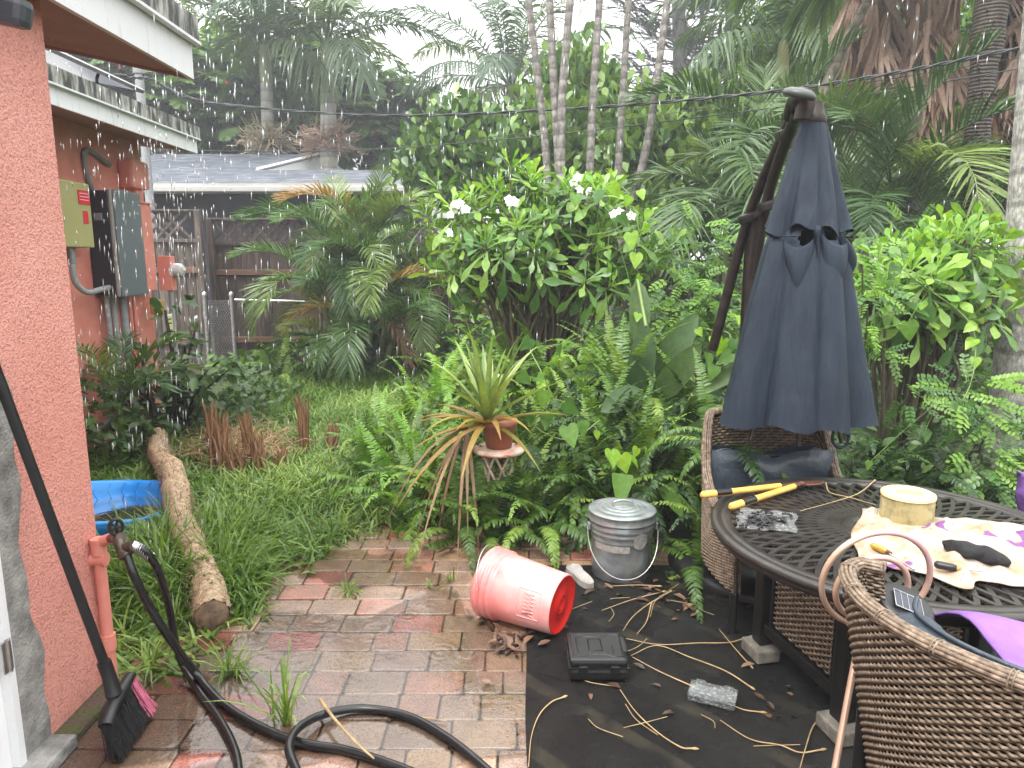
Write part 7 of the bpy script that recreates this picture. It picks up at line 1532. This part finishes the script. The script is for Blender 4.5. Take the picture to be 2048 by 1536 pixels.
# black plastic scraps on a torn bag
t = thing('plastic_bag', 'torn clear plastic bag under the black scraps by the loppers', 'plastic bag', G(1525, 1050, TT)); rows = []
for j in range(13):
    rr = []
    for i in range(17): u, v = i / 16, j / 12; p = G(1478, 1018, TT).lerp(G(1592, 1030, TT), u).lerp(G(1470, 1060, TT).lerp(G(1590, 1068, TT), u), v); rr.append((p.x + .006 * math.sin(v * 9), p.y + .006 * math.sin(u * 11), TT + .004 + .005 * abs(math.sin(u * 12 + v * 7))))
    rows.append(rr)
MB().grid(rows).build('film', M_CLR, t); g = random.Random(9); SCR = [MB().rbox((0, 0, 0), (.028, .010, .005), .002, seg=1).mesh('plastic_scrap', M_BLK), MB().tube([(-.012, 0, 0), (0, .006, .003), (.012, 0, 0)], .004, 6).mesh('plastic_scrap', M_BLK)]
for k in range(64):
    px_, py_ = g.gauss(1527, 24), g.gauss(1040, 9); p = G(px_, py_, TT + .012 + .010 * g.random()); o = inst('plastic_scrap', g.choice(SCR), Matrix.Translation(p) @ Matrix.Rotation(g.uniform(0, 6.28), 4, 'Z') @ Matrix.Rotation(g.uniform(-.6, .6), 4, 'X'), None); tag(o, 'small shiny black plastic scrap in the pile by the loppers', 'plastic scrap', 'black scraps on the table')
# purple cloth at the right edge
rows = []
for j in range(9): rows.append([tuple(P(2034 + 14 * i + 4 * math.sin(j), 940 + 11 * j + 6 * i * (j < 5) , 2.92 + .02 * math.sin(i * 2 + j) - .02 * i)) for i in range(6)])
o = MB().grid(rows).build('hanging_cloth', M_PURP); o.modifiers.new('thickness', 'SOLIDIFY').thickness = .006; tag(o, 'corner of a purple cloth hanging beyond the table at the right edge', 'cloth')
# ---------------------------------------------------------------- dry stems and litter
M_STRAW = simple('straw_stem', (.30, .20, .09), (.44, .32, .17), 20, .6)
def stem(pts, lab, h=MATZ + .004, r=.0025, gname='dry stems on the mat', bulb=True):
    q = cr([G(x, y, h + .004 * ((i * 7) % 3)) for i, (x, y) in enumerate(pts)], 6); n = len(q); mb = MB(); mb.tube(q, [r * (1.2 - .7 * i / n) for i in range(n)], 6)
    if bulb: d = (q[0] - q[1]).normalized(); mb.tube([q[0] - d * .002, q[0] + d * .012, q[0] + d * .024], [r, r * 2.2, r * .8], 6)
    tag(mb.build('dry_twig', M_STRAW), lab, 'dry twig', gname)
for pts, lab in [([(1324, 1184), (1265, 1199), (1203, 1221)], 'straight dry stem lying nearest the pail'), ([(1339, 1184), (1296, 1209), (1265, 1234), (1246, 1261)], 'dry stem curving down to the tool case handle'), ([(1302, 1209), (1293, 1243), (1274, 1268)], 'short dry stem with pale head above the tool case'),
                 ([(1497, 1274), (1457, 1285), (1395, 1286), (1317, 1289), (1252, 1277)], 'long nearly straight dry stem from the case towards the table leg'), ([(1500, 1373), (1451, 1342), (1379, 1314), (1314, 1291), (1262, 1311)], 'long dry stem running to the right above the clear box'), ([(1379, 1370), (1317, 1342), (1265, 1314)], 'dry stem ending at the clear box'),
                 ([(1383, 1497), (1361, 1494), (1317, 1466), (1271, 1423), (1240, 1379)], 'thick dry stem below the tool case'), ([(1125, 1395), (1103, 1404), (1079, 1429), (1063, 1472), (1057, 1534)], 'curved dry stem along the left edge of the mat'), ([(1500, 1330), (1472, 1299), (1438, 1258)], 'short dry stem left of the table leg'), ([(1314, 1172), (1271, 1170), (1209, 1173)], 'dry stem at the foot of the pail'),
                 ([(1520, 1424), (1490, 1420), (1463, 1410)], 'dry stem right of the clear box'), ([(1640, 1500), (1600, 1505), (1560, 1490), (1500, 1478), (1440, 1440)], 'dry stem reaching under the table at the near edge'), ([(1645, 1430), (1625, 1455), (1610, 1500), (1600, 1536)], 'curved dry stem in front of the nearest table leg')]: stem(pts, lab)
gs = random.Random(31)
for k in range(16):
    x0, y0 = gs.uniform(1180, 1520), gs.uniform(1165, 1500); a = gs.uniform(0, 6.28); l = gs.uniform(30, 110); bx = gs.uniform(-18, 18)
    q = cr([G(x0, y0, MATZ + .003), G(x0 + l * .5 * math.cos(a) + bx, y0 + l * .35 * math.sin(a), MATZ + .006), G(x0 + l * math.cos(a), y0 + l * .7 * math.sin(a), MATZ + .003)], 5); tag(MB().tube(q, .0014, 5).build('dry_straw', M_STRAW), 'hair thin dry stalk scattered on the black mat', 'straw', 'thin dry stalks on the mat')
stem([(640, 1399), (669, 1438), (715, 1488), (748, 1517)], 'flattened dry stem crossing the hose loop', .045, .006, None, False); stem([(764, 1426), (839, 1434), (893, 1442)], 'dry stem inside the hose loop on the pavers', .006, .003, None, False)
stem([(1748, 962), (1720, 985), (1680, 1000), (1600, 1022)], 'dry stem curving across the table centre', TT + .004, .0022, None); stem([(1652, 968), (1660, 985), (1700, 995), (1752, 1010)], 'dry stem crossing the other on the table', TT + .004, .0022, None)
DL = [leaf(.07, .03, (0, .3, .7, 1), (.1, 1, .8, 0), .5, .3), leaf(.05, .028, (0, .3, .7, 1), (.1, 1, .8, 0), .6, -.4)]
G_LIT = leafmat('leaf_litter', [(.05, .028, .018), (.09, .05, .03), (.14, .07, .04), (.20, .12, .07)], .45, .05); lm = [npmesh('fallen_leaf', v, f, G_LIT, smooth=True) for v, f in DL]; g = random.Random(4)
for (cx_, cy__, sx, sy, n) in ((1020, 1285, 30, 12, 26), (1100, 1225, 60, 30, 14), (985, 1240, 18, 10, 10), (1300, 1170, 60, 14, 22), (1380, 1200, 50, 20, 14), (880, 1090, 60, 12, 16), (1300, 1400, 130, 50, 10), (1560, 1350, 40, 60, 8)):
    for k in range(n):
        p = G(g.gauss(cx_, sx), g.gauss(cy__, sy), MATZ + .006); o = inst('fallen_leaf', g.choice(lm), Matrix.Translation(p) @ Matrix.Rotation(g.uniform(0, 6.28), 4, 'Z') @ Matrix.Rotation(g.uniform(-.4, .4), 4, 'X') @ Matrix.Scale(g.uniform(.5, 1.1), 4), None); tag(o, 'small wet brown fallen leaf on the patio floor', 'leaf', 'fallen leaves on the patio')
# ---------------------------------------------------------------- rain
M_DROP, t_ = newmat('rain_drop'); tr = nn(t_, 'ShaderNodeBsdfTransparent'); gl = nn(t_, 'ShaderNodeBsdfGlossy'); gl.inputs[1].default_value = .1; df = nn(t_, 'ShaderNodeBsdfTranslucent'); df.inputs[0].default_value = (.9, .92, .95, 1); m1 = nn(t_, 'ShaderNodeMixShader'); m1.inputs[0].default_value = .5; m2 = nn(t_, 'ShaderNodeMixShader'); m2.inputs[0].default_value = .72; o_ = nn(t_, 'ShaderNodeOutputMaterial')
t_.links.new(gl.outputs[0], m1.inputs[1]); t_.links.new(df.outputs[0], m1.inputs[2]); t_.links.new(tr.outputs[0], m2.inputs[1]); t_.links.new(m1.outputs[0], m2.inputs[2]); t_.links.new(m2.outputs[0], o_.inputs[0])
g = np.random.default_rng(77); OC = (np.array([[1, 0, 0], [0, 1, 0], [-1, 0, 0], [0, -1, 0], [0, 0, 1.], [0, 0, -1.]]), np.array([[0, 1, 4], [1, 2, 4], [2, 3, 4], [3, 0, 4], [1, 0, 5], [2, 1, 5], [3, 2, 5], [0, 3, 5]]))
pp = []
for n, x0, x1, y0, y1, D0, D1 in ((420, 60, 420, 0, 900, 2.6, 6.5), (560, 300, 1100, 0, 760, 4, 9), (260, 900, 2048, 0, 600, 4, 9)):
    for k in range(n): pp.append(P(g.uniform(x0, x1), g.uniform(y0, y1), g.uniform(D0, D1)))
pp += [Vector((WX2 + .03 + g.normal(0, .015), g.uniform(3.0, 7.2), g.uniform(.6, 2.6))) for _ in range(160)] + [Vector((EX + .03 + g.normal(0, .01), g.uniform(2.4, 3.3), g.uniform(.4, 2.3))) for _ in range(60)]
pp = np.array(pp); dist = np.linalg.norm(pp - CAMV, axis=1); sc = np.array([1.9, 1.9, 1.7]) * np.stack([.0011 + 0 * dist, .0011 + 0 * dist, g.uniform(.003, .016, len(pp))], 1) * (.6 + dist * .22)[:, None]
Ms = np.einsum('ni,ij->nij', sc, np.eye(3)); Ms[:, 0, 2] = sc[:, 2] * .03; V, T, ix = scatter(OC, Ms, pp); tag(stuff(link('rain_drops', npmesh('rain_drops', V, T, M_DROP, smooth=True))), 'falling rain drops across the yard', 'rain')
# ---------------------------------------------------------------- rain haze
hz = MB(); hz.box((0, 25, 9.5), (90, 70, 22)); ho = stuff(hz.build('haze', None)); m, t = newmat('rain_haze'); pv_ = nn(t, 'ShaderNodeVolumePrincipled'); pv_.inputs['Color'].default_value = (.92, .95, 1, 1); pv_.inputs['Density'].default_value = HAZE; pv_.inputs['Anisotropy'].default_value = .3; o_ = nn(t, 'ShaderNodeOutputMaterial'); t.links.new(pv_.outputs[0], o_.inputs['Volume']); ho.data.materials.append(m); tag(ho, 'pale rain haze filling the air over the yard', 'haze')
